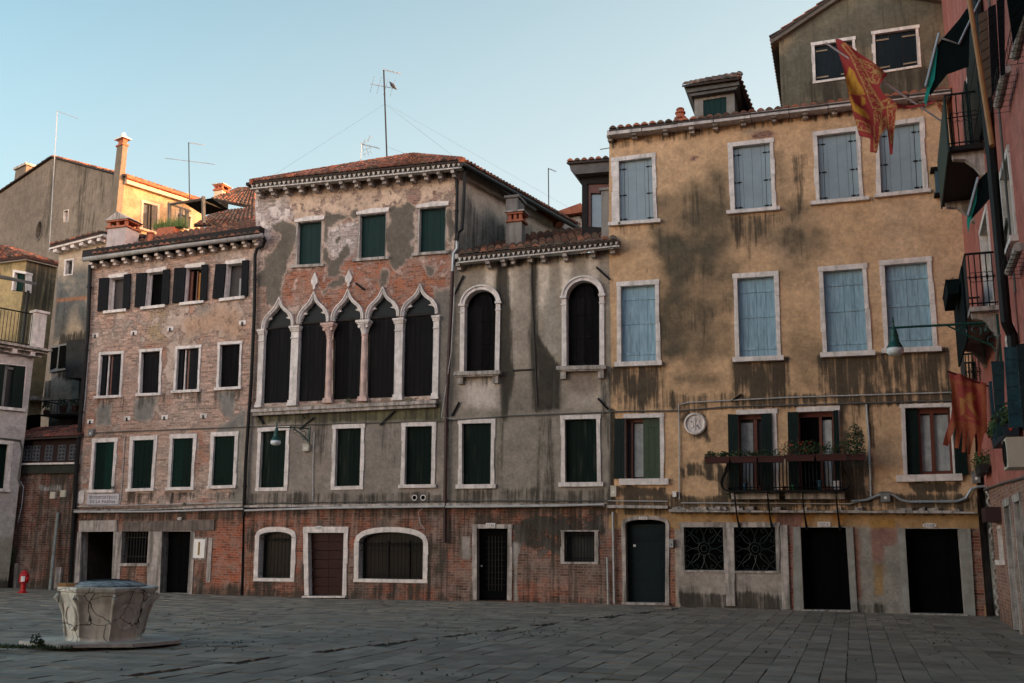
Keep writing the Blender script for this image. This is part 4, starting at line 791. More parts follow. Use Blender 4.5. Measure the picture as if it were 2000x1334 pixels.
# dormer of the grey house
D0 = -1.6; dq = [F.uv(*p, D0) for p in g1([(1085, 245), (1300, 235), (1300, 740), (1085, 720)])]; fn = QF(dq); mb = MB()
qprism(mb, F, fn, 0, .2, 0, 1, D0-2.5, D0); qprism(mb, F, fn, .2, 1, .0, .18, D0-2.5, D0-.001); qprism(mb, F, fn, .2, 1, .86, 1, D0-2.5, D0-.001); dm = mb.build('dormer', WOODD, GH)
mb = MB(); qprism(mb, F, fn, .25, 1, .18, .86, D0-.2, D0-.15); mb.build('pane', GLASSL, dm); bars(F, fn, dm, WOODR, [(.2, .3, .18, .86), (.3, 1, .72, .86)], D0-.14, D0-.06)
c = F.uv(*g1([(1045, 235)])[0], D0+.3); e = F.uv(*g1([(1300, 215)])[0], D0+.3); mb = MB(); mb.prism(F, [c+(-.05, 0), e, e+(0, .33), c+(-.25, .38), c+(-.2, .15)], D0-2.4, D0+.3); mb.build('eave', mat('grey_eave', (.11, .10, .095), .8, .4, 5, .3), dm)
roof('roof', dm, F.W(c[0]-.3, D0+.4, c[1]+.4), F.W(e[0], D0+.4, e[1]+.38), F.W(e[0], D0-2.4, e[1]+.9), F.W(c[0]-.3, D0-2.4, c[1]+.95), seed=8, tw=.2)
# ================================================================== yellow house
hy = []; YH = house('yellow_house', F.uv(1540, 1191)[0], 'tall ochre plaster house with pale blue shutters and a long iron balcony', F)
HG = (.06, .45, .88)
for q, fl in (([(143, 725), (382, 695), (397, 1150), (150, 1165)], .22), ([(968, 620), (1235, 590), (1253, 1060), (985, 1082)], .13)):
    win(YH, F, y4(q), 'shut', BLUES, f=.11, fl=fl, ft=.13, sill=(.10, .10, .08), holes=hy, rec=.1, planks=2, hinges=HG)
for q, fr in (([(368, 845), (607, 815), (632, 1228), (385, 1250)], .10), ([(748, 795), (1003, 757), (1027, 1178), (766, 1206)], .11)):
    win(YH, F, y5(q), 'shut', BLUES, f=.11, fr=fr, ft=.13, sill=(.06 if fr == .11 else .14, .10, .08), holes=hy, rec=.1, planks=2, hinges=HG)
for q in (y6([(158, 370), (405, 355), (415, 912), (162, 920)]), y6([(1000, 312), (1265, 295), (1290, 875), (1017, 885)]), r1([(175, 262), (460, 240), (500, 838), (205, 850)]), r1([(620, 218), (928, 190), (975, 808), (650, 820)])):
    win(YH, F, q, 'shut', BLUEW, f=.115, ft=.14, sill=(.06, .13, .12), holes=hy, rec=.12, planks=2, battens=(.10, .5, .82))
# first floor
q = y7([(150, 140), (352, 135), (356, 488), (150, 490)]); o, fn = win(YH, F, q, 'none', f=.02, fr=.11, ft=.12, sill=(.12, .17, .08), holes=hy, rec=.1)
pane(F, fn, o, GLASSM); pane(F, fn, o, CURT, .22, .50, .04, .92, -.23, 'curtain'); bars(F, fn, o, WOODR, [(0, .04, 0, 1), (.14, .2, 0, 1), (.0, 1, .94, 1)], -.22, -.16); leaf(F, fn, .5, 1, 3, mat('mossy_green_paint', (.022, .045, .02), .5, .3, 8, .1), o, -.1, battens=(.1, .85))
c = [F.uv(*p) for p in y7([(92, 143), (150, 141), (150, 490), (88, 490)])]; leaf(F, QF(c), 0, 1, 3, GREENO, o, .08, .04)
fl_z = F.uv(1530, 955)[1]
def down(p): u, z = F.uv(*p); return (u, z)
for k, (q, ls, rs, cas) in enumerate(((y8([(480, 238), (795, 228), (812, 945), (490, 945)]), [(390, 235), (482, 240), (492, 945), (403, 945)], [(702, 232), (797, 228), (815, 945), (712, 945)], (.45, .55)), (y8([(1040, 215), (1372, 203), (1395, 945), (1055, 945)]), [(945, 217), (1042, 215), (1056, 945), (958, 945)], [(1368, 205), (1415, 195), (1440, 945), (1388, 945)], (.58, .66)))):
    o, fn = win(YH, F, q, 'none', f=.02, fr=.14 if not k else .15, ft=.13, holes=hy, rec=.1); pane(F, fn, o, GLASSM if not k else DARK)
    bars(F, fn, o, WOODR, [(cas[0], cas[1], 0, .96), (0, .05, 0, 1), (.95, 1, 0, 1), (0, 1, .94, 1), (cas[1], .95, .0, .06)], -.22, -.15)
    pane(F, fn, o, CURT, (.07, .68)[k], (.42, .93)[k], .03, .9, -.235, 'curtain')
    for j, s in enumerate((ls, rs)): cc = [F.uv(*p) for p in y8(s)]; leaf(F, QF(cc), 0, 1, 2, GREENO, o, .09, .04)
q = r2([(775, 50), (1032, 43), (1052, 422), (790, 430)]); o, fn = win(YH, F, q, 'none', f=.11, fr=.02, ft=.10, sill=(.16, .17, .08), holes=hy, rec=.1)
pane(F, fn, o, GLASSM); pane(F, fn, o, CURT, .34, .98, .06, .9, -.23, 'curtain'); leaf(F, fn, 0, .28, 2, GREENO, o, -.08); bars(F, fn, o, WOODR, [(.28, .34, 0, 1), (.55, .63, 0, .93), (.95, 1, 0, 1), (.3, 1, .92, 1), (.3, 1, 0, .05)], -.2, -.14)
c = [F.uv(*p) for p in r2([(1047, 44), (1110, 42), (1133, 428), (1062, 430)])]; leaf(F, QF(c), 0, 1, 3, GREENO, o, .08, .04)
# ground floor
o, fn, arc = arch_open(YH, F, y7([(152, 752), (386, 752), (384, 1212), (160, 1208)]), 9.5, .10, hy, m=STONE2, bottom=0, inner=DARK, name='door')
mb = MB(); qprism(mb, F, fn, .03, .99, 0, 1, -.24, -.2); qprism(mb, F, fn, .1, .9, .79, .80, -.2, -.17)
ds = MB(); a_, b_ = fn(0, 0), fn(1, 0); ds.prism(F, [(a_[0]-.12, a_[1]-.04), (b_[0]+.12, b_[1]-.04), (b_[0]+.12, b_[1]+.02), (a_[0]-.12, a_[1]+.02)], -.34, .12); ds.build('doorstep', STONE2, o)
for t0, t1 in ((.04, .13), (.16, .34), (.38, .75), (.83, .96)): qprism(mb, F, fn, .14, .88, t0, t1, -.199, -.185); qprism(mb, F, fn, .18, .84, t0+.012, t1-.012, -.184, -.178)
dl = mb.build('door_panel', DOORG, o); mb = MB(); qprism(mb, F, fn, .16, .22, .71, .74, -.199, -.17); mb.build('door_plate', WHITEP, dl); mb = MB(); p_ = fn(.90, .42); p2_ = fn(.90, .55); mb.tube([F.W(p_[0], -.17, p_[1]), F.W(p_[0]+.01, -.13, (p_[1]+p2_[1])/2), F.W(p2_[0], -.17, p2_[1])], .012, 6); mb.build('door_handle', IRON, dl)
for q in ([(490, 770), (718, 770), (725, 1018), (497, 1018)], [(780, 770), (1020, 770), (1027, 1022), (787, 1022)]):
    o, fn = win(YH, F, y7(q), 'none', f=.09, ft=.10, fb=.06, holes=hy, stone=STONE2, rec=.1); pane(F, fn, o, DARK)
    mb = MB(); C_ = np.array(fn(.5, .5)); A_ = (np.array(fn(1, .5))-np.array(fn(0, .5)))[0]/2; B_ = (np.array(fn(.5, 1))-np.array(fn(.5, 0)))[1]/2
    def cur(pts): mb.tube([F.W(C_[0]+x*A_, -.03, C_[1]+y*B_) for x, y in pts], .009, 5)
    cur([(.3*math.cos(t), .3*math.sin(t)) for t in np.linspace(0, 6.283, 25)]); cur([(.16*math.cos(t), .16*math.sin(t)) for t in np.linspace(0, 6.283, 17)])
    for a in range(4):
        ca, sa = math.cos(a*math.pi/2), math.sin(a*math.pi/2); rt_ = lambda pts: [(x*ca-y*sa, x*sa+y*ca) for x, y in pts]
        cur(rt_([(.2, .2), (.45, .3), (.7, .65), (.95, .95)])); cur(rt_([(.2, .2), (.3, .45), (.65, .7)])); cur(rt_([(.3, .05), (.6, .0), (.85, .12), (.98, .2)])); cur(rt_([(.3, -.05), (.6, 0), (.85, -.12), (.98, -.2)]))
        cur(rt_([(.7, .66), (.95, .5), (.9, .3), (.75, .35), (.8, .45)])); cur(rt_([(.66, .7), (.5, .95), (.3, .9), (.35, .75), (.45, .8)]))
    for a, b in (((-1, -1), (1, -1)), ((1, -1), (1, 1)), ((1, 1), (-1, 1)), ((-1, 1), (-1, -1))): cur([(a[0]*.985, a[1]*.985), (b[0]*.985, b[1]*.985)])
    mb.build('grille', mat('green_black_iron', (.012, .022, .02), .5, .3, 9, 0), o)
for q, arcf in ((r2([(183, 725), (440, 725), (470, 1195), (203, 1190)]), 0), (r2([(775, 733), (1078, 733), (1115, 1217), (805, 1210)]), 0)):
    o, fn = win(YH, F, q, 'none', f=.03, ft=.02, holes=hy, name='door', stone=STONE2, rec=.15); mb = MB(); qprism(mb, F, fn, 0, 1, 0, 1, -.30, -.26)
    for s0, s1, t0, t1 in ((.2, .8, .12, .6), (.2, .8, .64, .88)): qprism(mb, F, fn, s0, s1, t0, t1, -.259, -.245); qprism(mb, F, fn, s0+.04, s1-.04, t0+.02, t1-.02, -.244, -.235)
    mb.build('door_leaf', DOORB, o); mb = MB(); a, b = fn(0, 0), fn(1, 0); mb.prism(F, [(a[0]-.05, a[1]-.03), (b[0]+.05, b[1]-.03), (b[0]+.05, b[1]), (a[0]-.05, a[1])], -.3, .12); mb.build('doorstep', STONE2, o)
for px in (r2([(142, 722), (183, 722), (203, 1195), (146, 1195)]), r2([(440, 722), (480, 722), (508, 1205), (470, 1200)]), r2([(735, 730), (775, 730), (805, 1212), (770, 1210)]), r2([(1078, 733), (1145, 733), (1175, 1228), (1117, 1222)])): jamb(px, 'door_jamb', rt=YH, m=mat('grey_cement', (.26, .25, .225), .9, .35, 3, .25, streak=.3, amt=.5, dirt=(.15, .12, .08)), d1=.05)
jamb(y7([(462, 742), (1048, 742), (1048, 757), (462, 757)]), 'lintel', rt=YH, d0=-.1, d1=.045)
jamb(y7([(727, 757), (780, 757), (790, 1225), (737, 1225)]), 'pilaster', rt=YH, d0=-.1, d1=.04, m=STONE2); jamb(y7([(1050, 757), (1090, 757), (1107, 1245), (1060, 1245)]), 'pilaster', rt=YH, d0=-.1, d1=.06, m=STONEP if 0 else STONE2)
jamb(y7([(1130, 766), (1150, 760), (1160, 1246), (1125, 1246)]), 'pilaster', rt=YH, d0=-.1, d1=.05, m=STONE2) if 0 else None
def paint_yh(p):
    Y = np.array((.57, .365, .21)); p.pl[:] = Y; p.br[:] = (.33, .11, .065); p.b[:] = 0
    n = p.nz(.35); p.P_(sstep(n, 0, .6), (.58, .395, .25), .8); OL = (.092, .078, .052)
    for q, a in ((y4([(850, 760), (945, 790), (940, 1334), (425, 1334), (425, 980), (620, 880)]), .6), (y4([(1275, 670), (1330, 660), (1350, 1000), (1560, 1020), (1570, 1334), (1290, 1334)]), .5), (y4([(900, 1100), (1320, 1100), (1320, 1334), (900, 1334)]), .2),
                 (y6([(400, -20), (965, -20), (960, 540), (860, 640), (800, 860), (440, 900), (440, 330)]), .65), (y6([(480, 970), (900, 975), (900, 1115), (480, 1110)]), .55), (y6([(1300, -20), (1560, -20), (1570, 160), (1500, 300), (1300, 290)]), .45),
                 (y6([(1300, 760), (1480, 700), (1600, 780), (1590, 860), (1320, 860)]), .35), (y6([(1370, 880), (1600, 860), (1590, 1160), (1380, 1160)]), .3), (y6([(440, 640), (900, 640), (980, 900), (440, 900)]), .3)):
        mk = p.m(q, .3, .55, 1.1); mk2 = mk*(.55+.45*sstep(p.nz(1.4), -.4, .4)); p.P_(mk2, OL, min(1, a+.3)); p.D_(mk*(.5+.5*sstep(p.nz(1.3, 2.2), -.3, .4)), a*.42)
    for x0, x1, y, y1, v in ((1190, 1300, 716, 800, .95), (1428, 1545, 702, 785, .9), (1598, 1722, 696, 790, .9), (1722, 1858, 686, 775, .8), (1420, 1530, 424, 520, .6), (1200, 1294, 440, 465, .35), (1700, 1740, 385, 410, .3), (1540, 1560, 310, 420, .3)): p.drip(x0, x1, y, y1, v, 1.9 if y > 600 else 1)
    p.D_(p.m([(1190, 270), (1850, 190), (1850, 205), (1190, 290)], .08, .15), .45); p.D_(p.m([(1545, 300), (1575, 300), (1572, 410), (1550, 430)], .1, .1, 2), .6)
    for q in (y4([(1085, 560), (1120, 520), (1240, 500), (1270, 530), (1240, 550)]), y4([(650, 710), (740, 665), (755, 675), (690, 715)])): mk = p.m(q, .03, .08, 4); p.B_(mk, .55); p.P_(mk, (.26, .14, .11)); p.C_(mk, (.3, .14, .1))
    mk = p.m(y4([(1040, 520), (1090, 470), (1180, 490), (1100, 520)]), .1, .12); p.P_(mk, (.30, .25, .19), .7)
    # band of the first floor
    p.D_(p.m([(1190, 768), (1870, 760), (1870, 790), (1190, 805)], .08, .2), .5); p.D_(p.m([(1430, 772), (1870, 758), (1870, 788), (1430, 796)], .06, .15), .75)
    p.D_(p.m([(1186, 800), (1204, 800), (1200, 990), (1186, 990)], .04, .1, 3), .95)
    for x, y, r_ in ((1336, 925, 7), (1350, 920, 8), (1366, 915, 9), (1385, 918, 14), (1345, 880, 4)): mk = p.m([(x-r_, y-r_*1.4), (x+r_, y-r_*1.4), (x+r_, y+r_*1.5), (x-r_, y+r_*1.2)], .1, .15, 3); p.D_(mk, .85)
    p.D_(p.m([(1336, 806), (1380, 806), (1383, 856), (1330, 850)], .1, .15, 3), .75); p.drip(1345, 1375, 850, 900, .4)
    p.D_(p.m([(1640, 890), (1700, 900), (1705, 985), (1640, 985)], .2, .3), .85); p.D_(p.m([(1395, 905), (1440, 905), (1440, 975), (1410, 975)], .15, .2), .8); p.D_(p.m([(1770, 940), (1880, 940), (1870, 962), (1790, 965)], .08, .12), .95); p.D_(p.m([(1205, 950), (1300, 950), (1300, 972), (1215, 972)], .08, .1), .9)
    p.D_(p.m([(1190, 968), (1915, 965), (1915, 998), (1190, 992)], .06, .15), .75); p.D_(p.m([(1620, 790), (1680, 790), (1700, 930), (1640, 900)], .2, .3), .45); p.D_(p.m([(1690, 820), (1715, 830), (1715, 880), (1695, 880)], .1, .1), .5)
    # ground floor
    gf = p.m([(1180, 990), (1935, 998), (1935, 1230), (1180, 1200)], .02, .01); p.P_(gf, (.40, .25, .12)); p.d = p.d*(1-gf); p.D_(gf*sstep(p.nz(1.0), .0, .5), .35)
    p.D_(p.m([(1185, 985), (1935, 992), (1935, 1008), (1185, 1004)], .03, .05), .5)
    for x in (1443, 1510, 1575, 1640): mk = p.m([(x-18, 1003), (x+18, 1003), (x+10, 1022), (x-10, 1022)], .05, .05); p.P_(mk, (.33, .14, .03), .8)
    q = p.m([(1186, 1032), (1215, 1032), (1218, 1190), (1180, 1190)], .03, .05); p.B_(q, .85); p.C_(q, (.30, .12, .075)); q = p.m([(1305, 1030), (1320, 1030), (1322, 1190), (1307, 1190)], .02, .05); p.B_(q, .85); p.C_(q, (.30, .11, .06))
    q = p.m([(1318, 1035), (1548, 1026), (1548, 1198), (1322, 1190)], .02, .02); p.P_(q, (.36, .31, .27)); p.B_(q, 0); p.P_(q*sstep(p.nz(2.5), -.1, .4), (.24, .21, .18), .6); p.D_(q, .15)
    p.D_(p.m([(1325, 1158), (1545, 1160), (1545, 1195), (1325, 1190)], .08, .18, 2), .75)
    q = p.m([(1528, 1020), (1562, 1018), (1566, 1196), (1545, 1196)], .02, .03); p.B_(q, .9); p.C_(q, (.33, .085, .05)); p.d = p.d*(1-q*.5)
    q = p.m([(1515, 1005), (1575, 1000), (1565, 1025), (1520, 1028)], .05, .06); p.B_(q, .3); p.P_(q, (.22, .11, .085))
    q = p.m([(1655, 1028), (1758, 1028), (1772, 1198), (1670, 1198)], .02, .02); p.P_(q, (.27, .25, .215)); p.d = p.d*(1-q)
    q = p.m([(1665, 1030), (1678, 1030), (1683, 1170), (1670, 1170)], .03, .03, 2); p.P_(q, (.24, .12, .085)); q = p.m([(1700, 1020), (1752, 1018), (1752, 1063), (1726, 1066), (1726, 1100), (1704, 1100)], .02, .03); p.P_(q, (.26, .145, .115)); q = p.m([(1706, 1102), (1726, 1102), (1728, 1160), (1708, 1165)], .03, .05, 3); p.P_(q, (.30, .19, .09)); q = p.m([(1700, 1015), (1750, 1015), (1750, 1030), (1700, 1032)], .02, .04); p.P_(q, (.36, .20, .06))
    p.D_(p.m([(1672, 1175), (1735, 1175), (1735, 1205), (1672, 1205)], .08, .1), .5)
    q = p.m([(1893, 1030), (1925, 1030), (1925, 1220), (1905, 1220)], .02, .02); p.B_(q, .9); p.C_(q, (.26, .085, .05))
wall('wall', YH, F, [F.uv(*p) for p in [(1190, 272), (1848, 196), (1862, 330), (1893, 480), (1902, 800), (1910, 1000), (1928, 1215), (1183, 1190), (1190, 990), (1194, 700), (1189, 480)]], hy, paint_yh, .075)
uL, uR = F.uv(1190, 500)[0]+.02, F.uv(1920, 1180)[0]; body(YH, F, uL, uR, -.1, 13.25, -.42, -8.5, YPLAIN); body(YH, F, uR+.002, uR+1.6, 3.0, 13.2, -.5, -6, YPLAIN); body(YH, F, uR+.002, uR+1.6, -.1, 2.998, -.5, -6, STONE2, 'alley_wall')
# cornice
mb = MB(); a, b = F.uv(1189, 271, .1), F.uv(1856, 190, .1)
n = 9
for k in range(n): p0, p1 = lerp(a, b, k/n+.001), lerp(a, b, (k+1)/n-.001); mb.prism(F, [p0, p1, p1+(0, .15), p0+(0, .15)], -.3, .36+random.uniform(-.015, .015))
mb.build('cornice', CORN, YH)
corbels(YH, F, [y4([(x, y)])[0] for x, y in ((72, 562), (250, 545), (477, 518), (667, 506), (838, 478), (1042, 447), (1263, 420), (1493, 398))]+[y5([(x, y)])[0] for x, y in ((475, 695), (828, 650), (1020, 626))], -.05, .30, STONE2, h=.15, w=.14)
roof('roof', YH, Fd(1189, 253, .38), Fd(1870, 173, .38), F.W(F.uv(1870, 178)[0], -6, 14.6), F.W(F.uv(1189, 258)[0], -6, 14.6), seed=9)
p = F.W(F.uv(1329, 232, -1.2)[0], -1.2, F.uv(1329, 237, -1.2)[1]); mb = MB(); mb.lathe(p-np.array([0, 0, .5]), [(.15, 0), (.15, .55), (.19, .57), (.19, .61), (.14, .63), (.12, .73), (.16, .75), (.16, .79), (.11, .81), (.10, .86), (.13, .88), (.10, .92)], 14); mb.build('chimney_pot', TERRA, YH)
# dormer
D1 = -2.2; dq = [F.uv(*p, D1) for p in y4([(690, 262), (980, 215), (982, 440), (692, 470)])]; fn = QF(dq); u0, z0 = dq[3]; u1, z1 = dq[1]; DP = F.at(0, 0)
mb = MB(); qprism(mb, F, fn, 0, .22, -.5, 1, D1-3, D1); qprism(mb, F, fn, .8, 1, -.5, 1, D1-3, D1); qprism(mb, F, fn, .22, .8, .86, 1, D1-3, D1); qprism(mb, F, fn, .0, 1, -.5, 1, D1-3, D1-.1); dm = mb.build('dormer', mat('dormer_plaster', (.20, .185, .165), .9, .35, 3, .2, streak=.3, amt=.5), YH)
leaf(F, fn, .23, .51, 2, TEALS, dm, D1-.04, .03); leaf(F, fn, .51, .79, 2, TEALS, dm, D1-.04, .03)
c = F.uv(*y4([(640, 228)])[0], D1+.25); e = F.uv(*y4([(1010, 172)])[0], D1+.25); mb = MB(); mb.prism(F, [c+(.1, -.1), e+(-.1, -.1), e, c], D1-2.8, D1+.2); mb.prism(F, [c+(-.02, .002), e+(.02, .002), e+(.02, .24), c+(-.12, .27)], D1-2.8, D1+.27); mb.build('eave', mat('dark_eave', (.085, .08, .075), .8, .4, 5, .3), dm)
apx = F.uv(*y4([(1040, 60)])[0], D1+.3); roof('roof', dm, F.W(c[0]-.14, D1+.42, c[1]+.2), F.W(e[0]+.04, D1+.42, e[1]+.18), F.W(e[0]+.04, D1-1.0, apx[1]+.55), F.W(c[0]+.3, D1-1.0, apx[1]+.45), seed=11, cols=((.20, .13, .10), (.14, .10, .085), (.11, .09, .08)))
a_ = F.W(e[0]+.02, D1+.42, e[1]+.2); b_ = F.W(e[0]+.45, D1-3.0, e[1]-.55); c_ = F.W(e[0]-.1, D1-3.0, e[1]+.2); roof('roof', dm, a_, b_, c_, F.W(e[0]-.1, D1+.3, e[1]+.42), seed=12)
# stone ledge above the ground floor, all houses
def ledge(rt, x0, y0, x1, y1, h, d1, m, n, jag=.0):
    a, b = F.uv(x0, y0, d1), F.uv(x1, y1, d1); mb = MB()
    for k in range(n):
        p0, p1 = lerp(a, b, k/n+.0008), lerp(a, b, (k+1)/n-.0008); j = random.uniform(-jag, jag); mb.prism(F, [p0, p1, p1+(0, h+j), p0+(0, h+j*.5)], -.05, d1+random.uniform(-.02, .02))
    return mb.build('ledge', m, rt)
ledge(BH, 140, 1000, 474, 990, .07, .16, STONE2, 6, .01); ledge(PA, 476, 991, 869, 988, .07, .17, STONE2, 8, .012); ledge(GH, 871, 988, 1182, 989, .07, .17, STONE2, 6, .012); ledge(YH, 1184, 992, 1304, 993, .08, .22, STONE2, 3, .012); ledge(YH, 1306, 1000, 1908, 1003, .06, .25, STONE2, 14, .02)
mb = MB()
for k in range(34):
    x = random.choice([random.uniform(1320, 1420), random.uniform(1420, 1900)]); u, z = F.uv(x, 1000+.005*(x-1306), .15); s = random.uniform(.05, .16); q = [(u-s, z+.062), (u+s*.8, z+.062), (u+s*random.uniform(.5, 1), z+.062+random.uniform(.03, .10)), (u-s*random.uniform(.4, 1), z+.062+random.uniform(.03, .09))]; mb.prism(F, q, -.02, random.uniform(.1, .22))
tag(mb.build('ledge_rubble', STONE2, None, frame=F.frame(5, 0, 2.5)), 'loose stones and rubble lying on the ledge above the doors of the ochre house', 'rubble', kind='stuff')
# cables and conduits
def cable(rt, pts, r=.012, d=.06, m=CABLE, sag=0, name='cable'):
    return pipe(name, rt, F, pts, r, m, d, 5)
for rt, pts, r, d in ((BH, [(140, 990), (475, 981)], .014, .06), (BH, [(142, 995), (300, 992), (400, 985)], .011, .2), (PA, [(476, 983), (868, 978)], .016, .06), (GH, [(870, 978), (1185, 978)], .016, .06), (YH, [(1187, 978), (1304, 979)], .014, .06), (YH, [(1330, 982), (1660, 984), (1700, 975)], .014, .06), (BH, [(176, 846), (260, 842), (478, 834)], .016, .05), (PA, [(480, 834), (640, 828), (868, 822)], .016, .05), (GH, [(870, 822), (1000, 812), (1186, 805)], .016, .05), (YH, [(1188, 804), (1330, 802), (1420, 795), (1870, 782)], .02, .05)): cable(rt, pts, r, d, CONDUIT if r == .014 else CABLE)
pipe('conduit', YH, F, [(1325, 788), (1327, 850), (1327, 975)], .018, CONDUIT, .05, 6, .18); pipe('conduit', YH, F, [(1328, 790), (1345, 786), (1540, 776), (1870, 766)], .016, CONDUIT, .06, 6, .18); pipe('conduit', YH, F, [(1692, 790), (1698, 870), (1701, 970)], .03, ZINC, .06, 6, .9)
pipe('conduit', YH, F, r2([(470, 578), (560, 570), (620, 545), (690, 530), (760, 572), (800, 580), (1070, 578), (1120, 560), (1150, 510), (1190, 495), (1240, 492)]), .035, ZINC, .08, 8, .5)
pipe('conduit', BH, F, [(145, 1000), (310, 999), (475, 994)], .03, CONDUIT, .22, 8, 2); pipe('conduit', PA, F, [(478, 997), (640, 992), (868, 989)], .032, CONDUIT, .24, 8, 1.4); pipe('conduit', GH, F, [(870, 990), (1080, 988), (1180, 985)], .032, CONDUIT, .24, 8, 1.6)
pipe('conduit', GH, F, [(1197, 1000), (1200, 1178)], .035, ZINC, .08, 8, 1.0); pipe('conduit', GH, F, [(1186, 1088), (1188, 1180)], .03, ZINC, .08, 8); pipe('conduit', PA, F, [(614, 845), (611, 910), (611, 978)], .014, CONDUIT, .04, 6, .2); pipe('cable', PA, F, [(832, 986), (817, 1000), (820, 1022), (829, 1034)], .012, CONDUIT, .1, 5); pipe('cable', GH, F, [(1180, 745), (1178, 790), (1192, 800), (1192, 975)], .012, CABLE, .05, 5)
pipe('drainpipe', PA, F, [(869, 990), (869, 1060)], .055, RUSTP, .12, 8)
for a, b in (((888, 575), (905, 538)), ((1165, 522), (1191, 546)), ((883, 812), (897, 785)), ((1168, 778), (1188, 800))): pipe('tie_rod', GH, F, [a, b], .03, IRON, .05, 5)
pipe('tie_rod', YH, F, [(1428, 784), (1449, 770)], .03, IRON, .05, 5)
for rt, x, y, w_, h_, m, nm in ((BH, 179, 846, .10, .11, GREYB, 'junction_box'), (PA, 599, 875, .105, .10, BEIGE, 'junction_box'), (YH, 1199, 960, .08, .14, BEIGE, 'meter_box'), (YH, 1318, 966, .05, .06, WHITEP, 'junction_box'), (YH, 1729, 971, .11, .12, GREYB, 'junction_box'), (YH, 1906, 933, .09, .13, GREYB, 'meter_box'), (YH, 1312, 1062, .05, .10, ZINC, 'door_intercom')):
    u, z = F.uv(x, y, .05); mb = MB(); mb.box(F, u-w_, u+w_, z-h_, z+h_, .0, .12); mb.box(F, u-w_-.012, u+w_+.012, z+h_+.001, z+h_+.02, .0, .14); mb.mi = 1; mb.box(F, u-w_*.3, u+w_*.3, z-h_*.4, z+h_*.1, .12, .126)
    lab = {179: 'grey metal junction box above the left green shuttered window', 599: 'cream junction box below the green street lamp', 1199: 'cream meter box at the left corner of the ochre house', 1318: 'tiny white junction box at the foot of the pale conduit', 1729: 'grey junction box in the bend of the thick conduit', 1906: 'grey meter box below the small planter at the right corner', 1312: 'steel door intercom right of the arched green door'}[x]
    tag(mb.build(nm, [m, WHITEP if x != 1312 else INK], None, frame=F.frame(u, 0, z)), lab, 'box')
# balcony of the yellow house
zf = F.uv(1530, 957, .5)[1]; ua, ub = F.uv(1422, 955, .5)[0], F.uv(1645, 955, .5)[0]; BD = .62; mb = MB(); mb.box(F, ua, ub, zf-.05, zf, .0, BD)
bal = mb.build('balcony', IRON, YH); mb = MB(); mb.box(F, ua+.05, (ua+ub)/2-.15, zf-.22, zf-.052, -.02, .3); mb.box(F, (ua+ub)/2, ub+.05, zf-.22, zf-.052, -.02, .3); mb.build('stone_slab', STONE2, bal)
zr = F.uv(1530, 893, .75)[1]
def baluster(mb, u, fx=0.):
    pr = [(0, 0), (.10, .02), (.17, .12), (.19, .25), (.15, .42), (.07, .60), (.02, .78), (0, .97)]
    mb.tube([F.W(u+fx*o_, BD-.05+(o_ if not fx else 0), zf+t*(zr-zf)) for o_, t in pr], .016, 5)
mb = MB(); N_ = 30
for k in range(N_+1): baluster(mb, lerp(ua+.03, ub-.03, k/N_))
for sg, u in ((-1, ua), (1, ub)):
    for j in range(1, 5):
        pr = [(0, 0), (.10, .02), (.17, .12), (.19, .25), (.15, .42), (.07, .60), (.02, .78), (0, .97)]; mb.tube([F.W(u+sg*o_, BD*j/5, zf+t*(zr-zf)) for o_, t in pr], .016, 5)
mb.build('balusters', IRON, bal); mb = MB(); mb.tube([F.W(ua, 0, zr), F.W(ua, BD-.05, zr), F.W(ub, BD-.05, zr), F.W(ub, 0, zr)], .022, 6); mb.tube([F.W(ua, 0, zf+.06), F.W(ua, BD-.05, zf+.06), F.W(ub, BD-.05, zf+.06), F.W(ub, 0, zf+.06)], .016, 6); mb.build('handrail', IRON, bal)
for x in (1437, 1501, 1569, 1634):
    u = F.uv(x, 975, .3)[0]; mb = MB(); mb.tube([F.W(u, .55, zf-.05), F.W(u, .46, zf-.3), F.W(u+.01, .28, zf-.62), F.W(u+.03, .1, zf-.85), F.W(u+.04, .0, zf-.98)], [.018, .02, .022, .03, .035], 6); mb.tube([F.W(u, .0, zf-.07), F.W(u, .55, zf-.07)], .016, 5); mb.build('bracket', IRON, bal)
def planter(P, u0, u1, z, d0, d1, m, label, h=.16, name='planter', leaves=70, size=.035, sp=.13, lm=LEAFD, fl=0., group='flower boxes on the balcony rails'):
    mb = MB(); s = .02; mb.add([P.W(u0+s, d1-s, z-h), P.W(u1-s, d1-s, z-h), P.W(u1-s, d0+s, z-h), P.W(u0+s, d0+s, z-h), P.W(u0, d1, z), P.W(u1, d1, z), P.W(u1, d0, z), P.W(u0, d0, z)], [(3, 2, 1, 0), (4, 5, 6, 7), (0, 1, 5, 4), (1, 2, 6, 5), (2, 3, 7, 6), (3, 0, 4, 7)]); mb.box(P, u0-.01, u1+.01, z-.03, z+.001, d0-.01, d1+.01)
    rt = root(name, P.frame((u0+u1)/2, (d0+d1)/2, z-h), label, 'flower box', group); mb.build('trough', m, rt); n = max(1, int((u1-u0)/.22))
    foliage('foliage', [(P.W(lerp(u0, u1, (k+.5)/n), (d0+d1)/2, z+sp*.5*random.uniform(.6, 1.2)), (.17+sp*.15, .12+sp*.2, sp*random.uniform(.6, 1.1))) for k in range(n)], leaves, size, lm, rt, flowers=fl); return rt
zz = zr+.03; xs = [F.uv(x, 890, .75)[0] for x in (1376, 1426, 1480, 1532, 1592, 1655)]
labs = ['trough of low green plants overhanging the left end of the balcony', 'red-brown trough with trailing green in front of the left balcony door', 'red-brown trough with sparse sprigs between the two balcony doors', 'red-brown trough with red geraniums in front of the right balcony door', 'red-brown trough with thin green stems near the right end of the balcony']
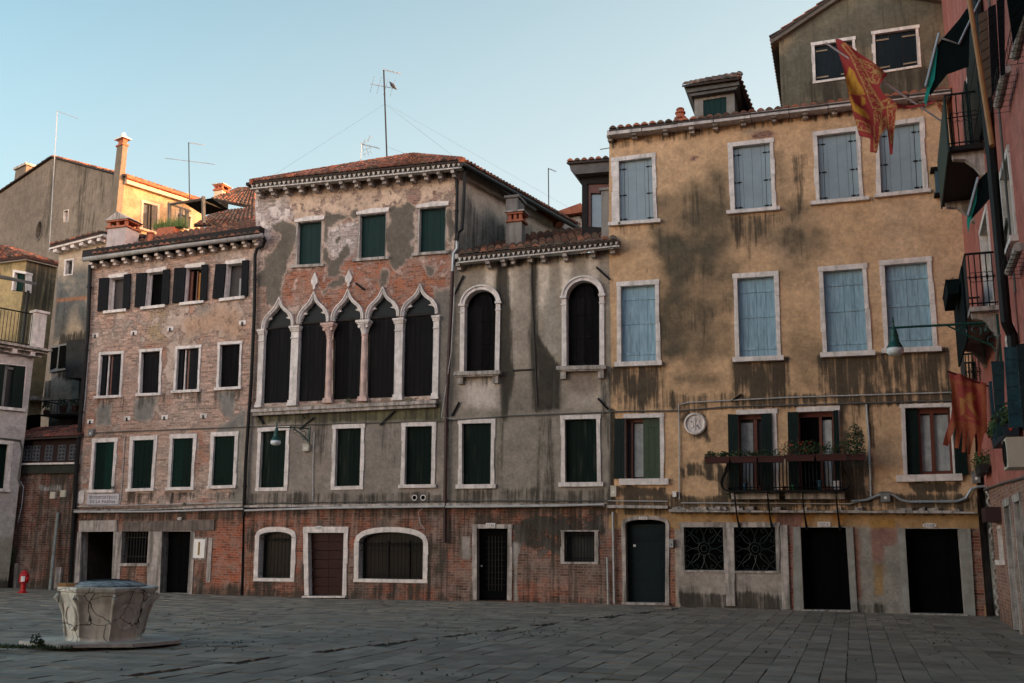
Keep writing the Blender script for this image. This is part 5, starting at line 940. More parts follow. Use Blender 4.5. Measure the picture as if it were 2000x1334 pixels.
for k in range(5): planter(F, xs[k]+.01, xs[k+1]-.01, zz+.02*(k > 2), BD-.0, BD+.24, TERRAP, labs[k], leaves=(260, 150, 120, 220, 190)[k], sp=(.12, .13, .15, .30, .26)[k], fl=(0, 0, 0, .12, .02)[k])
planter(F, xs[5]+.02, F.uv(1690, 890, .7)[0], zz+.02, BD-.1, BD+.2, TERRAP, 'leafy bush in a dark trough at the right end of the balcony', leaves=700, sp=.5, size=.045, lm=LEAFD)
pots = [(1455, .07, .16, mat('blue_pot', (.01, .06, .12), .5), 'dark blue flower pot standing left on the balcony floor'), (1531, .06, .08, TERRA, 'small red flower pot on the middle of the balcony floor'), (1549, .07, .10, mat('green_pot', (.02, .16, .06), .5), 'small green flower pot on the middle of the balcony floor'), (1601, .08, .22, mat('teal_pot', (.01, .09, .14), .5), 'teal flower pot standing right on the balcony floor'), (1630, .045, .2, WHITEP, 'left of two small cream pots on the balcony floor'), (1637, .045, .2, WHITEP, 'right of two small cream pots on the balcony floor')]
for x, r_, h_, m, lab in pots:
    u = F.uv(x, 950, .45)[0]; p = F.W(u, .4, zf+.002); mb = MB(); mb.lathe(p, [(r_*.7, 0), (r_, h_), (r_*1.12, h_+.002), (r_*1.12, h_+.025), (r_*.85, h_+.026)], 14); tag(mb.build('flower_pot', m, None, frame=Matrix.Translation(Vector(p))), lab, 'flower pot', 'flower pots on the balcony floor')
# small blue wooden box on the ochre facade
a, b = F.uv(*r3([(75, 965)])[0], .25), F.uv(*r3([(165, 1085)])[0], .25); mb = MB(); mb.box(F, a[0], b[0], b[1], a[1], -.02, .25); mb.mi = 1; mb.box(F, a[0]-.1, b[0]+.1, a[1]+.002, a[1]+.07, -.02, .33); mb.box(F, a[0]-.05, b[0]+.05, b[1]-.06, b[1]-.002, -.02, .28); tag(mb.build('shutter_box', [mat('slate_blue_paint', (.03, .075, .10), .5, .2, 4, 0), DKW], None, frame=F.frame(a[0], 0, b[1])), 'slate blue wooden box bay fixed high on the right end of the ochre facade', 'box')
# carved roundel
u, z = F.uv(1358, 828); p = F.W(u, 0, z); nx = tuple(F.N); mb = MB(); mb.lathe(p, [(.30, -.02), (.30, .06), (.265, .085), (.245, .08), (.235, .035), (.01, .035)], 32, ax=nx); rd = tag(mb.build('roundel', STONE, None, frame=F.frame(u, 0, z)), 'round carved stone roundel with a worn monogram on the ochre wall', 'relief')
mb = MB(); mb.box(F, u-.012, u+.012, z-.15, z+.17, .036, .055); mb.tube([F.W(u-.10+.055*math.cos(t), .045, z-.03+.08*math.sin(t)) for t in np.linspace(-2.6, 1.2, 10)], .012, 5); mb.tube([F.W(u+.06+.045*math.cos(t), .045, z+.06+.05*math.sin(t)) for t in np.linspace(-1.5, 3.6, 10)], .012, 5); mb.mi = 1; mb.tube([F.W(u+.06, .045, z-.04), F.W(u+.11, .045, z-.13)], .012, 5); mb.tube([F.W(u-.10, .045, z+.08), F.W(u-.09, .045, z+.04)], .013, 5); mb.build('monogram', [STONE, INK], rd)
# ================================================================== gabled house behind (tower)
TD = -.9; TP = F.at(0, TD); ht = []; TW = root('gabled_house', TP.frame(7, 0, 0), 'dark olive plaster gable wall with two shuttered windows rising behind the ochre roof', 'house')
for q in ([(352, 285), (585, 250), (600, 470), (360, 505)], [(727, 215), (980, 178), (993, 405), (735, 448)]):
    o, fn = win(TW, TP, y5(q), 'none', f=.09, ft=.10, fb=.07, holes=ht, rec=.06); mm = NAVY
    for s0, s1 in ((0, .33), (.33, .66), (.66, 1)): leaf(TP, fn, s0, s1, 2, mm, o, -.07)
    ps = bpy.data.materials.get('pale_strap') or mat('pale_strap', (.30, .22, .14), .6, .3, 6, 0)
    for s0 in (.02, .66):
        for t in (.10, .84): mb = MB(); qprism(mb, TP, fn, s0, s0+.32, t, t+.035, -.065, -.045); mb.build('strap_hinge', ps, o)
def paint_tw(p):
    p.pl[:] = (.125, .112, .08); n = p.nz(.8); p.P_(sstep(n, .15, .6), (.26, .20, .12), .8); p.D_(p.m(y5([(300, 480), (560, 480), (560, 700), (300, 700)]), .3, .4), .6); p.D_(p.m(y5([(700, 440), (1100, 420), (1150, 640), (700, 640)]), .3, .4), .6); p.D_(np.ones_like(p.u), .22)
    mk = p.m(y5([(600, 320), (720, 300), (720, 460), (620, 430)]), .2, .3); p.P_(mk, (.28, .21, .13), .7)
L1, T0, R1, R2_ = TP.uv(*y5([(130, 258)])[0]), TP.uv(*y5([(510, 5)])[0]), TP.uv(*y5([(970, 0)])[0]), TP.uv(*y5([(1200, 35)])[0])
slope = (T0[1]-L1[1])/(T0[0]-L1[0]); sr_ = (R2_[1]-R1[1])/(R2_[0]-R1[0]); ux = (R1[1]-L1[1]+slope*L1[0]-sr_*R1[0])/(slope-sr_); zx = L1[1]+slope*(ux-L1[0]); RE = (R2_[0]+.25, R2_[1]+sr_*.25)
wall('wall', TW, TP, [(L1[0], 13.2), (RE[0], 13.2), RE, (ux, zx), tuple(L1)], ht, paint_tw, .12)
mb = MB(); mb.prism(TP, [(L1[0]+.01, 12.8), (RE[0]-.01, 12.8), (RE[0]-.01, RE[1]-.05), (ux, zx-.05), (L1[0]+.01, L1[1]-.05)], -17, -.4); mb.build('side_wall', GPLAIN, TW)  # unseen depth added to the body to keep low sun off the rear roofs
for A, B in ((L1, (ux, zx)), (RE, (ux, zx))):
    A, B = np.array(A), np.array(B); dr = (B-A)/np.linalg.norm(B-A); e = A-dr*.25; mb = MB(); mb.prism(TP, [e, B, B+(0, .13), e+(0, .13)], -7, .18); mb.build('verge', WOODG, TW)
    roof('roof', TW, *((TP.W(e[0], -7, e[1]+.2), TP.W(e[0], .22, e[1]+.2), TP.W(B[0], .22, B[1]+.2), TP.W(B[0], -7, B[1]+.2)) if e[0] < B[0] else (TP.W(e[0], .22, e[1]+.2), TP.W(e[0], -7, e[1]+.2), TP.W(B[0], -7, B[1]+.2), TP.W(B[0], .22, B[1]+.2))), seed=14)
# ================================================================== pink house on the right
hk = []; PH = root('pink_house', K.frame(3, 0, 0), 'pink plaster house along the right edge with brick base, balconies and dark shutters', 'house')
def paint_ph(p):
    p.pl[:] = (.38, .125, .10); p.P_(sstep(fbm(p.u, p.z, 3, .5, 4, 4), -.1, .6), (.42, .18, .145), .8); p.br[:] = (.33, .15, .10)
    lo = sstep(3.02-.035*p.u-p.z, -.02, .02); p.B_(lo, .85); p.P_(lo, (.3, .2, .16)); p.D_(sstep(.5-p.z, -.2, .3), .4)
    g = sstep(1.12-p.u, -.03, .03)*sstep(3.0-p.z, -.1, .1); p.B_(g, 0); p.P_(g, (.24, .225, .19)); p.D_(g*sstep(p.z-1.6+p.nz(1)*.3, -.2, .4), .85); p.D_(g*sstep(.4-p.z, 0, .2), .8)
def kwin(u0, u1, z0, z1, kind, m=None, f=.1, sill=True, hole=True, name='window', **k):
    q = [(u0, z1), (u1, z1), (u1, z0), (u0, z0)]; c = [np.array(x) for x in q]; fn = QF(c); mb = MB(); stone_frame(mb, K, c[0], c[1], c[2], c[3], f, f, f, -.3, .03); o = mb.build(name, STONE, PH)
    if sill: s_ = MB(); s_.box(K, u0-f-.05, u1+f+.05, z0-.1, z0-.001, -.3, .12); s_.build('sill', STONE, o)
    hk.append([(u0-f*.5, z1+f*.5), (u1+f*.5, z1+f*.5), (u1+f*.5, z0-.02), (u0-f*.5, z0-.02)]); pane(K, fn, o, m or GLASSM, d=-.2); return o, fn
MOLV = mat('olive_shutter_paint', (.12, .10, .065), .7, .25, 4, .1)
# tall balcony doors and windows, far to near
for a, b, z0, z1, m, f in ((4.5, 6.1, 6.3, 8.15, MOLV, .12), (8.9, 10.1, 6.4, 7.8, MOLV, .12), (3.6, 4.8, 9.7, 11.6, DARK, .1), (7.6, 8.6, 3.7, 5.2, DARK, .1), (2.7, 3.3, 1.35, 2.0, DARK, .08), (14, 15, 6.6, 8.4, DARK, .1), (12, 13, 3.8, 5.3, DARK, .1), (17, 18, 3.8, 5.5, DARK, .1), (18, 19, 6.8, 9, DARK, .1)):
    kwin(a, b, z0, z1, '', m, f)
for a, b, zt in ((4.6, 5.6, 2.4), (6.5, 7.4, 2.4), (12, 13.2, 2.3), (16, 17.2, 2.3)):
    q = [(a, zt), (b, zt), (b, .02), (a, .02)]; fn = QF(q); mb = MB(); stone_frame(mb, K, *q[:4], .14, .14, .14, -.3, .04); o = mb.build('door', STONE2, PH); hk.append([(a-.06, zt+.06), (b+.06, zt+.06), (b+.06, -.05), (a-.06, -.05)])
    mb = MB(); qprism(mb, K, fn, 0, 1, 0, 1, -.25, -.2); qprism(mb, K, fn, .15, .85, .1, .45, -.199, -.18); qprism(mb, K, fn, .15, .85, .52, .9, -.199, -.18); mb.build('door_leaf', WOODD, o)
wall('wall', PH, K, [(-.7, -.08), (26, -.08), (26, 17.5), (-.7, 17.5)], hk, paint_ph, .14)
mb = MB(); mb.box(K, 0.005, 26, -.1, 17.4, -9, -.42); mb.box(K, 0.0, .1, -.1, 17.45, -.42, -.005); mb.build('side_wall', PPLAIN, PH); roof('roof', PH, K.W(0, .5, 17.5), K.W(26, .5, 17.5), K.W(26, -5, 19.5), K.W(0, -5, 19.5), tw=.35, tl=.6, seed=20)
mb = MB(); 
for k in range(70): t0 = .1+k*.04; mb.tube([K.W(1.14+.03*math.cos(k*1.1), .03+.03*math.sin(k*1.1), t0), K.W(1.14+.03*math.cos(k*1.1+1.1), .03+.03*math.sin(k*1.1+1.1), t0+.045)], .03, 6)
mb.build('rope_moulding', STONE2, PH)
# balconies
def iron_balcony(u0, u1, zf_, dp, label_m, panel=False, n=9, zr_=1.05, slabm=STONE2):
    mb = MB(); mb.box(K, u0, u1, zf_-.09, zf_, -.02, dp); bo = mb.build('balcony', slabm, PH); m = MB()
    for side in (0, 1):
        uu = u1 if side else u0
        for k in range(5): d_ = dp*(k+.5)/5; m.tube([K.W(uu, d_, zf_), K.W(uu, d_, zf_+zr_)], .012, 5)
        for k in range(4): d_ = dp*(k+1)/5; m.tube([K.W(uu, d_+.07*math.cos(t), zf_+zr_*.55+.10*math.sin(t)) for t in np.linspace(0, 6.283, 11)], .007, 4)
        m.tube([K.W(uu, 0, zf_+zr_*.55), K.W(uu, dp, zf_+zr_*.55)], .012, 4)
    for k in range(int((u1-u0)/.12)+1): uu = min(u1, u0+k*.12); m.tube([K.W(uu, dp, zf_), K.W(uu, dp, zf_+zr_)], .011, 4)
    m.tube([K.W(u0, 0, zf_+zr_), K.W(u0, dp, zf_+zr_), K.W(u1, dp, zf_+zr_), K.W(u1, 0, zf_+zr_)], .025, 6); m.tube([K.W(u0, 0, zf_+.06), K.W(u0, dp, zf_+.06), K.W(u1, dp, zf_+.06), K.W(u1, 0, zf_+.06)], .015, 4); m.build('railing', IRON, bo)
    for uu in (u0+.25, u1-.25):
        b_ = MB(); pr = [(0, -.09), (dp*.95, -.09), (dp*.9, -.2), (dp*.55, -.24), (dp*.3, -.4), (dp*.1, -.6), (0, -.62)]
        A = [K.W(uu-.09, x, zf_+z) for x, z in pr]; B = [K.W(uu+.09, x, zf_+z) for x, z in pr]; n_ = len(pr); b_.add(A+B, [tuple(range(n_)), tuple(range(2*n_-1, n_-1, -1))]+[(i, i+n_, (i+1) % n_+n_, (i+1) % n_) for i in range(n_)]); b_.build('bracket', STONE2, bo)
    return bo
b1 = iron_balcony(2.9, 6.6, 6.12, .5, ''); mb = MB(); mb.box(K, 2.85, 6.0, 5.6, 7.1, .52, .55); mb.build('screen', AWN, b1)
b2 = iron_balcony(3.1, 6.6, 9.42, .62, '', zr_=1.1, slabm=WOODD); mb = MB(); mb.box(K, 3.05, 6.65, 9.3, 10.45, .63, .66); mb.build('boarding', mat('dark_green_boards', (.012, .035, .027), .6, .3, 5, .1), b2)
b3 = iron_balcony(.5, 1.7, 5.15, .35, '', n=4, zr_=.95)
# planters and wire baskets on the pink house
def kplant(u0, u1, z, d0, d1, m, lab, **k): return planter(K, u0, u1, z, d0, d1, m, lab, group='flower boxes on the pink house', **k)
kplant(4.0, 5.6, 6.95, .58, .82, AWN, 'dark box in a wire cradle hanging outside the middle balcony', h=.3, leaves=6, size=.03)
kplant(.6, 1.6, 5.2, .36, .56, mat('dark_trough', (.015, .02, .018), .6), 'dark trough with bushy white flowering plant at the narrow far balcony', h=.16, leaves=150, size=.04, sp=.25, lm=LEAFD)
kplant(6.3, 8.6, 3.62, .05, .30, mat('blue_black_trough', (.01, .02, .03), .6), 'row of leafy plants below the petrol blue shutters', h=.2, leaves=150, size=.05, sp=.3, lm=LEAF, fl=.03)
kplant(.9, 2.3, 3.45, .05, .25, mat('black_trough', (.012, .012, .014), .6), 'small black trough of drooping plants beside the ochre house corner', h=.18, leaves=90, size=.04, sp=.25, lm=LEAF)
def bracket_planter(u0, u1, z, lab):
    mb = MB(); mb.tube([K.W(u0, .16, z), K.W(u1, .16, z)], .07, 10); rt = root('flower_trough', K.frame((u0+u1)/2, .2, z-.1), lab, 'flower box', 'flower boxes on the pink house'); mb.build('trough', STONE2, rt); m = MB()
    for k in range(7): u = lerp(u0, u1, k/6); m.tube([K.W(u, .0, z+.15), K.W(u, .0, z-.12), K.W(u, .28, z-.12), K.W(u, .28, z+.05)], .005, 4)
    for d_, zz_ in ((.28, .05), (.28, -.12), (.15, -.12)): m.tube([K.W(u0, d_, z+zz_), K.W(u1, d_, z+zz_)], .006, 4)
    m.build('wire_basket', IRON, rt)
bracket_planter(10.7, 12.0, 8.4, 'pale round trough in a wire basket beside the dark top shutters'); bracket_planter(10.1, 11.5, 5.85, 'pale round trough below the olive shuttered window'); bracket_planter(13, 14.2, 8.1, 'pale trough in a wire basket at the top right corner')
# drainpipe and poles
def kpipe(name, pts, r, m, par=PH): mb = MB(); mb.tube([K.W(*p) for p in pts], r, 8); return mb.build(name, m, par)
kpipe('drainpipe', [(9.6, .18, 17), (9.3, .18, 5.2), (9.2, .1, 5.0), (9.2, .1, 4.4)], .09, PIPE); kpipe('drainpipe', [(8.9, .12, 17), (8.7, .12, 9.0)], .05, PIPE); kpipe('cable', [(9.9, .05, 11), (9.7, .05, 5.6)], .02, CABLE); kpipe('cable', [(7.3, .1, 5.4), (6.8, .15, 4.9), (6.0, .1, 4.4)], .03, CABLE); kpipe('cable', [(.2, .04, 3.0), (5.0, .04, 2.86), (12, .04, 2.6)], .02, CABLE); kpipe('cable', [(7.6, .05, 6.2), (9.5, .05, 6.9)], .03, CABLE)
mb = MB(); mb.tube([Fd(1892, -8, 0, K.at(0, .9)), Fd(1938, 285, 0, K.at(0, .9))], .028, 8); tag(mb.build('wooden_pole', mat('orange_pole_varnish', (.45, .20, .06), .45, .2, 5, 0)), 'long orange-brown pole leaning across the top green balcony', 'pole')
# shutters of the pink house, opened away from the wall
XP = lambda u: F.at(0, 0).at(0, 0)
def across(u): q = Pl(K.W(u, 0, 0), F.az); return q      # plane across the wall at distance u
def leafx(u, px, m, name='shutter', planks=1, rows=6, lab=None, th=.03):
    P = across(u); c = [P.uv(*p) for p in px]; fn = QF(c); mb = MB()
    for i in range(rows): qprism(mb, P, fn, 0, 1, i/rows+.006, (i+1)/rows-.006, -th, 0+random.uniform(-.004, .004))
    qprism(mb, P, fn, .02, .98, .02, .98, -th*.8, -.012); return mb.build(name, m, PH)
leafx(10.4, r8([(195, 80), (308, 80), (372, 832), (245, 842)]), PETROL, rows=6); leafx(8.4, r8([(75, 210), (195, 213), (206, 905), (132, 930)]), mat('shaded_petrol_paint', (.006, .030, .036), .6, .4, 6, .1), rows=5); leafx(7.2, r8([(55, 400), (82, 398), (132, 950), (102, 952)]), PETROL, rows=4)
leafx(11.6, r8([(312, 60), (400, 40), (420, 900), (374, 860)]), mat('blackish_teal_paint', (.005, .018, .022), .6, .3, 6, .1), rows=5)
leafx(10.6, r3([(320, 80), (372, 50), (400, 540), (352, 580)]), mat('brown_shutter_paint', (.10, .065, .04), .7, .3, 6, .1), rows=9); leafx(11.4, r3([(376, 40), (420, 20), (445, 430), (400, 560)]), DKW, rows=8); leafx(12.4, r3([(425, 0), (470, -20), (474, 420), (448, 430)]), DKW, rows=8)
leafx(15.5, r3([(482, -20), (585, -30), (590, 60), (520, 250)]), AWN, rows=4); leafx(2.2, r3([(180, 1075), (240, 1070), (235, 1165), (190, 1180)]), DKW, rows=3)
for a, b, z0, z1 in ((3.4, 4.6, 9.5, 11.7), (5.2, 7.2, 9.5, 12.4), (7.3, 8.6, 8.9, 10.6)):
    mb = MB()
    for k in range(6): mb.box(K, a, b, lerp(z0, z1, k/6)+.01, lerp(z0, z1, (k+1)/6)-.01, .02, .07+.004*(k % 2))
    mb.build('shutter', GREENO, PH)
# awnings
def awning(name, lab, front, d_front, back, tealstrip):
    pass
AP1 = across(10.2); rt = root('awning', AP1.frame(0, 0, 11.5), 'dark cloth awning with a turquoise edge above the top green balcony', 'awning')
def xprism(P, px, d0, d1, m, par, name): mb = MB(); mb.prism(P, [P.uv(*p) for p in px], d0, d1); return mb.build(name, m, par)
xprism(AP1, r3([(96, 185), (230, 30), (270, -30), (330, -20), (290, 90), (284, 300), (160, 345), (60, 470), (45, 420)]), -.5, -.46, AWN, rt, 'cloth'); xprism(AP1, r3([(96, 185), (104, 200), (85, 380), (60, 440), (35, 540), (24, 500)]), -.46, -.44, AWNT, rt, 'valance')
m_ = MB(); m_.tube([Fd(*r3([(98, 188)])[0], -.42, AP1), Fd(*r3([(22, 490)])[0], -.42, AP1)], .022, 6); m_.tube([Fd(*r3([(110, 215)])[0], -.42, AP1), Fd(*r3([(210, 250)])[0], -.42, AP1), Fd(*r3([(330, 0)])[0], -.42, AP1)], .02, 6); m_.build('frame', ZINC, rt)
AP2 = across(8.2); rt = root('awning', AP2.frame(0, 0, 7.7), 'dark folded awning with a turquoise edge under the top green balcony', 'awning')
xprism(AP2, r3([(325, 1000), (405, 920), (410, 1080), (350, 1150), (290, 1215)]), -.3, -.26, AWN, rt, 'cloth'); xprism(AP2, r3([(322, 1010), (328, 1030), (318, 1120), (285, 1230), (272, 1300), (264, 1225)]), -.26, -.24, AWNT, rt, 'valance'); m_ = MB(); m_.tube([Fd(*r3([(320, 1005)])[0], -.22, AP2), Fd(*r3([(262, 1222)])[0], -.22, AP2)], .025, 6); m_.build('frame', ZINC, rt)
mb = MB(); mb.box(K, 2.5, 3.6, 2.15, 2.45, .0, .3); tag(mb.build('awning_box', mat('maroon_box', (.035, .012, .012), .7), None, frame=K.frame(3.8, 0, 2.2)), 'small dark red canopy box over the slit window in the brick base', 'canopy')
mb = MB(); mb.box(K, 9.8, 10.5, 2.75, 3.2, .12, .45); o = tag(mb.build('air_conditioner', BEIGE, None, frame=K.frame(10.5, 0, 3.3)), 'air conditioning unit on the pink wall at the right edge of the picture', 'air conditioner'); m_ = MB(); m_.lathe(K.W(10.15, .45, 2.98), [(.2, 0), (.2, .02), (.16, .02), (.16, .005)], 16, ax=tuple(K.N)); m_.build('fan_grille', IRON, o)
# ================================================================== street lamps
def lamp_head(par, p, s=1.):
    mb = MB(); mb.lathe(p, [(.02*s, .12*s), (.028*s, .02*s), (.06*s, -.02*s), (.07*s, -.10*s), (.075*s, -.12*s), (.085*s, -.13*s), (.085*s, -.15*s), (.08*s, -.17*s), (.10*s, -.28*s), (.155*s, -.38*s), (.165*s, -.41*s), (.14*s, -.41*s)], 20); a = mb.build('lamp_shade', LAMPG, par, smooth=False)
    mb = MB(); mb.lathe(p, [(.155*s, -.412*s), (.175*s, -.45*s), (.165*s, -.52*s), (.12*s, -.56*s), (.02, -.575*s)], 20); mb.build('lamp_glass', LAMPW, par, smooth=True)
    mb = MB(); mb.lathe(p, [(.015*s, .12*s), (.03*s, .15*s), (.012*s, .19*s), (.02*s, .21*s), (.003, .26*s)], 10); mb.build('lamp_finial', LAMPG, par)
def scroll(mb, P, c, r, d, t0, t1, k=.012): mb.tube([P.W(c[0]+r*(1-.12*abs(t-t0))*math.cos(t), d, c[1]+r*(1-.12*abs(t-t0))*math.sin(t)) for t in np.linspace(t0, t1, 16)], k, 5)
LP = across(6.4); LP = Pl(LP.p, F.az); rt = root('wall_lamp', LP.frame(0, 0, 4.6), 'green street lamp on a long iron arm reaching in from the pink house', 'street lamp', 'green iron street lamps on brackets')
hd = np.array(LP.uv(1745, 640)); wl = np.array(LP.uv(1995, 627)); e = np.array((0.1, wl[1])); e = hd+(wl-hd)*((0-hd[0])/(wl[0]-hd[0]))
mb = MB(); mb.tube([LP.W(hd[0]-.1, 0, hd[1]), LP.W(hd[0], 0, hd[1]), LP.W(e[0], 0, e[1])], [.01, .022, .028], 8)
for cx, rr in ((-.18, .10), (-.42, .12), (-.66, .10), (-.30, .06)): scroll(mb, LP, (e[0]+cx, e[1]-.13), rr, 0, -1, 5.2)
mb.tube([LP.W(e[0]-.9, 0, e[1]-.02), LP.W(e[0]-.5, 0, e[1]-.26), LP.W(e[0]-.15, 0, e[1]-.45), LP.W(e[0], 0, e[1]-.75)], .018, 6); scroll(mb, LP, (e[0]-.15, e[1]-.36), .12, 0, 0, 5.5); mb.box(LP, e[0]-.05, e[0]+.0, e[1]-.85, e[1]+.15, -.06, .06); mb.build('arm', LAMPG, rt); lamp_head(rt, LP.W(hd[0], 0, hd[1]-.02), .95)
rt = root('wall_lamp', F.frame(F.uv(600, 860)[0], 0, 4.8), 'green street lamp on a scrolled bracket on the grey wall of the pointed arch house', 'street lamp', 'green iron street lamps on brackets')
a = F.uv(604, 845); b_ = F.uv(549, 836, .7); mb = MB(); mb.tube([F.W(a[0], .02, a[1]+.12), F.W(lerp(a[0], b_[0], .5), .5, b_[1]+.03), F.W(b_[0], .95, b_[1]-.02)], .02, 6); mb.tube([F.W(a[0], .02, a[1]-.28), F.W(lerp(a[0], b_[0], .2), .18, a[1]-.1), F.W(lerp(a[0], b_[0], .5), .45, b_[1]-.0)], .018, 6)
PL2 = Pl(F.W(a[0], 0, 0), F.az-47); 
for cx, cz, rr in ((.10, -.08, .09), (.24, -.02, .06), (.08, -.2, .05)): mb.tube([F.W(a[0], 0, 0)*0+np.array([0, 0, 0])+F.W(lerp(a[0], b_[0], cx*1.9), .0+cx*1.7, a[1]+cz+.02)+np.array([0, 0, rr*math.sin(t)])+F.U*(-rr*.75*math.cos(t))+F.N*(rr*.6*math.cos(t)) for t in np.linspace(0, 5.6, 14)], .012, 5)
mb.box(F, a[0]-.03, a[0]+.03, a[1]-.36, a[1]+.2, 0, .03); mb.build('arm', LAMPG, rt); lamp_head(rt, F.W(b_[0], .95, b_[1]-.04), .9)
# ================================================================== signs
u0, z1 = F.uv(172, 965); u1, z0 = F.uv(232, 986); mb = MB(); mb.box(F, u0, u1, z0-.01, z1+.01, 0, .03); sg = tag(mb.build('street_sign', mat('whitewashed_panel', (.50, .48, .50), .8, .15, 6, .05, streak=.2, amt=.3), None, frame=F.frame(u0, 0, z0)), 'white painted street name panel reading SOTOPORTEGO DE LA PASINA', 'street sign')
hh = z1-z0; text('SOTOPORTEGO', F, (u0+u1)/2, z0+hh*.56, .032, hh*.27, INK, sg, wid=(u1-u0)*.86); text('DE LA PASINA', F, (u0+u1)/2, z0+hh*.16, .032, hh*.27, INK, sg, wid=(u1-u0)*.80)
mb = MB(); mb.prism(F, [(u0+.006, z0+.0), (u1-.006, z0), (u1-.006, z0+.012), (u0+.006, z0+.012)], .03, .034); mb.build('border_line', INK, sg)
def plate(x, y, w_, h_, t, oval, lab, d=.03):
    u, z = F.uv(x, y, d); pts = [(u+w_*math.cos(a), z+h_*math.sin(a)) for a in np.linspace(0, 2*math.pi, 21)[:-1]] if oval else [(u-w_, z-h_), (u+w_, z-h_), (u+w_, z+h_), (u-w_, z+h_)]
    mb = MB(); mb.prism(F, pts, d-.04, d); o = tag(mb.build('house_number', mat('plate_white', (.62, .58, .56), .5, .15, 9, 0), None, frame=F.frame(u, -d, z)), lab, 'house number', 'house number plates above the doors')
    text(t, F, u, z-h_*.55, d+.002, h_*1.1, INK, o, wid=w_*1.35)
plate(350, 1013, .085, .045, '1124', True, 'small oval plate reading 1124 on the lintel of the brick house', .07); plate(622, 1031, .135, .06, '1125', True, 'oval plate reading 1125 above the reddish door', .05); plate(958, 1026, .14, .065, '1126', False, 'rectangular plate reading 1126 above the narrow black door', .06)
plate(1256, 1012, .115, .04, '1127', False, 'rectangular plate reading 1127 over the arched green door', .05); plate(1609, 1024, .16, .065, '1127 A', False, 'rectangular plate reading 1127 A above the black door of the ochre house', .03); plate(1815, 1026, .165, .06, '1128', True, 'oval plate reading 1128 above the last door on the right', .03)
u0, z1 = F.uv(381, 1053); u1, z0 = F.uv(400, 1090); mb = MB(); mb.box(F, u0-.05, u1+.05, z0-.05, z1+.05, 0, .03); o = tag(mb.build('bell_plate', STONE2, None, frame=F.frame(u0, 0, z0)), 'white marble bell plate with a long brass strip beside the brick house door', 'plaque'); m_ = MB(); m_.box(F, u0, u1, z0, z1, .031, .05); m_.build('marble_face', WHITEP, o); m_ = MB(); c_ = (u0+u1)/2; m_.prism(F, [(c_+.03*math.cos(t), (z0+.12 if math.sin(t) < 0 else z1-.12)+.04*math.sin(t)) for t in np.linspace(.01, 6.27, 20)], .051, .065); m_.build('brass_strip', mat('old_brass', (.12, .085, .03), .4, .2, 8, 0, metal=.6), o)
u, z = F.uv(159, 972); mb = MB(); mb.prism(F, [(u-.12, z-.2), (u+.1, z-.2), (u+.14, z-.1), (u+.13, z+.2), (u+.05, z+.24), (u-.08, z+.22), (u-.12, z+.1)], 0, .04); tag(mb.build('stone_tablet', STONE, None, frame=F.frame(u, 0, z)), 'blank rounded white tablet left of the street name panel', 'plaque')
# ================================================================== flags
GOLD = np.array((.50, .27, .03)); RED = np.array((.27, .03, .028)); LGOLD = np.array((.42, .27, .09))
def flag(name_rt, P, outline, paint, fold, res=.022, th=.006, dark=None):
    poly = [P.uv(*p) for p in outline]; V, Fc = sheet(P, poly, [], res); dd = fold(V[:, 0], V[:, 1]); c = paint(V[:, 0], V[:, 1]); n = len(V); mb = MB()
    A = [P.W(V[i, 0], dd[i], V[i, 1]) for i in range(n)]; B = [P.W(V[i, 0], dd[i]-th, V[i, 1]) for i in range(n)]; mb.v = [tuple(p) for p in A+B]; mb.c = [tuple(x) for x in np.vstack([c, c])]
    a, b, cc = (A[i] for i in Fc[0]); fl_ = np.cross(b-a, cc-a)@P.N < 0; T = [tuple(int(i) for i in (t[::-1] if fl_ else t)) for t in Fc]; mb.f = T+[tuple(i+n for i in t[::-1]) for t in T]; mb.m = [0]*len(mb.f); return mb.build('cloth', FLAGM, name_rt, colors=True, smooth=True)
def swirl(u, z, s, seed=3): a = fbm(u, z, s, s, seed, 2); b = fbm(u, z, s*1.1, s*1.1, seed+9, 2); return sstep(-np.abs(np.sin(a*10+b*5)), -.40, -.22)
FP = across(4.2); FP = Pl(FP.p, F.az); f1 = lambda pts: [FP.uv(1600+x/4.94, 60+y/4.94) for x, y in pts]; fpx = cv(1600, 60, 4.94)
rt = root('flag', FP.frame(0, 0, 8), 'large red and gold lion flag hanging from a slanted pole high on the right', 'flag', 'red and gold flags with tails')
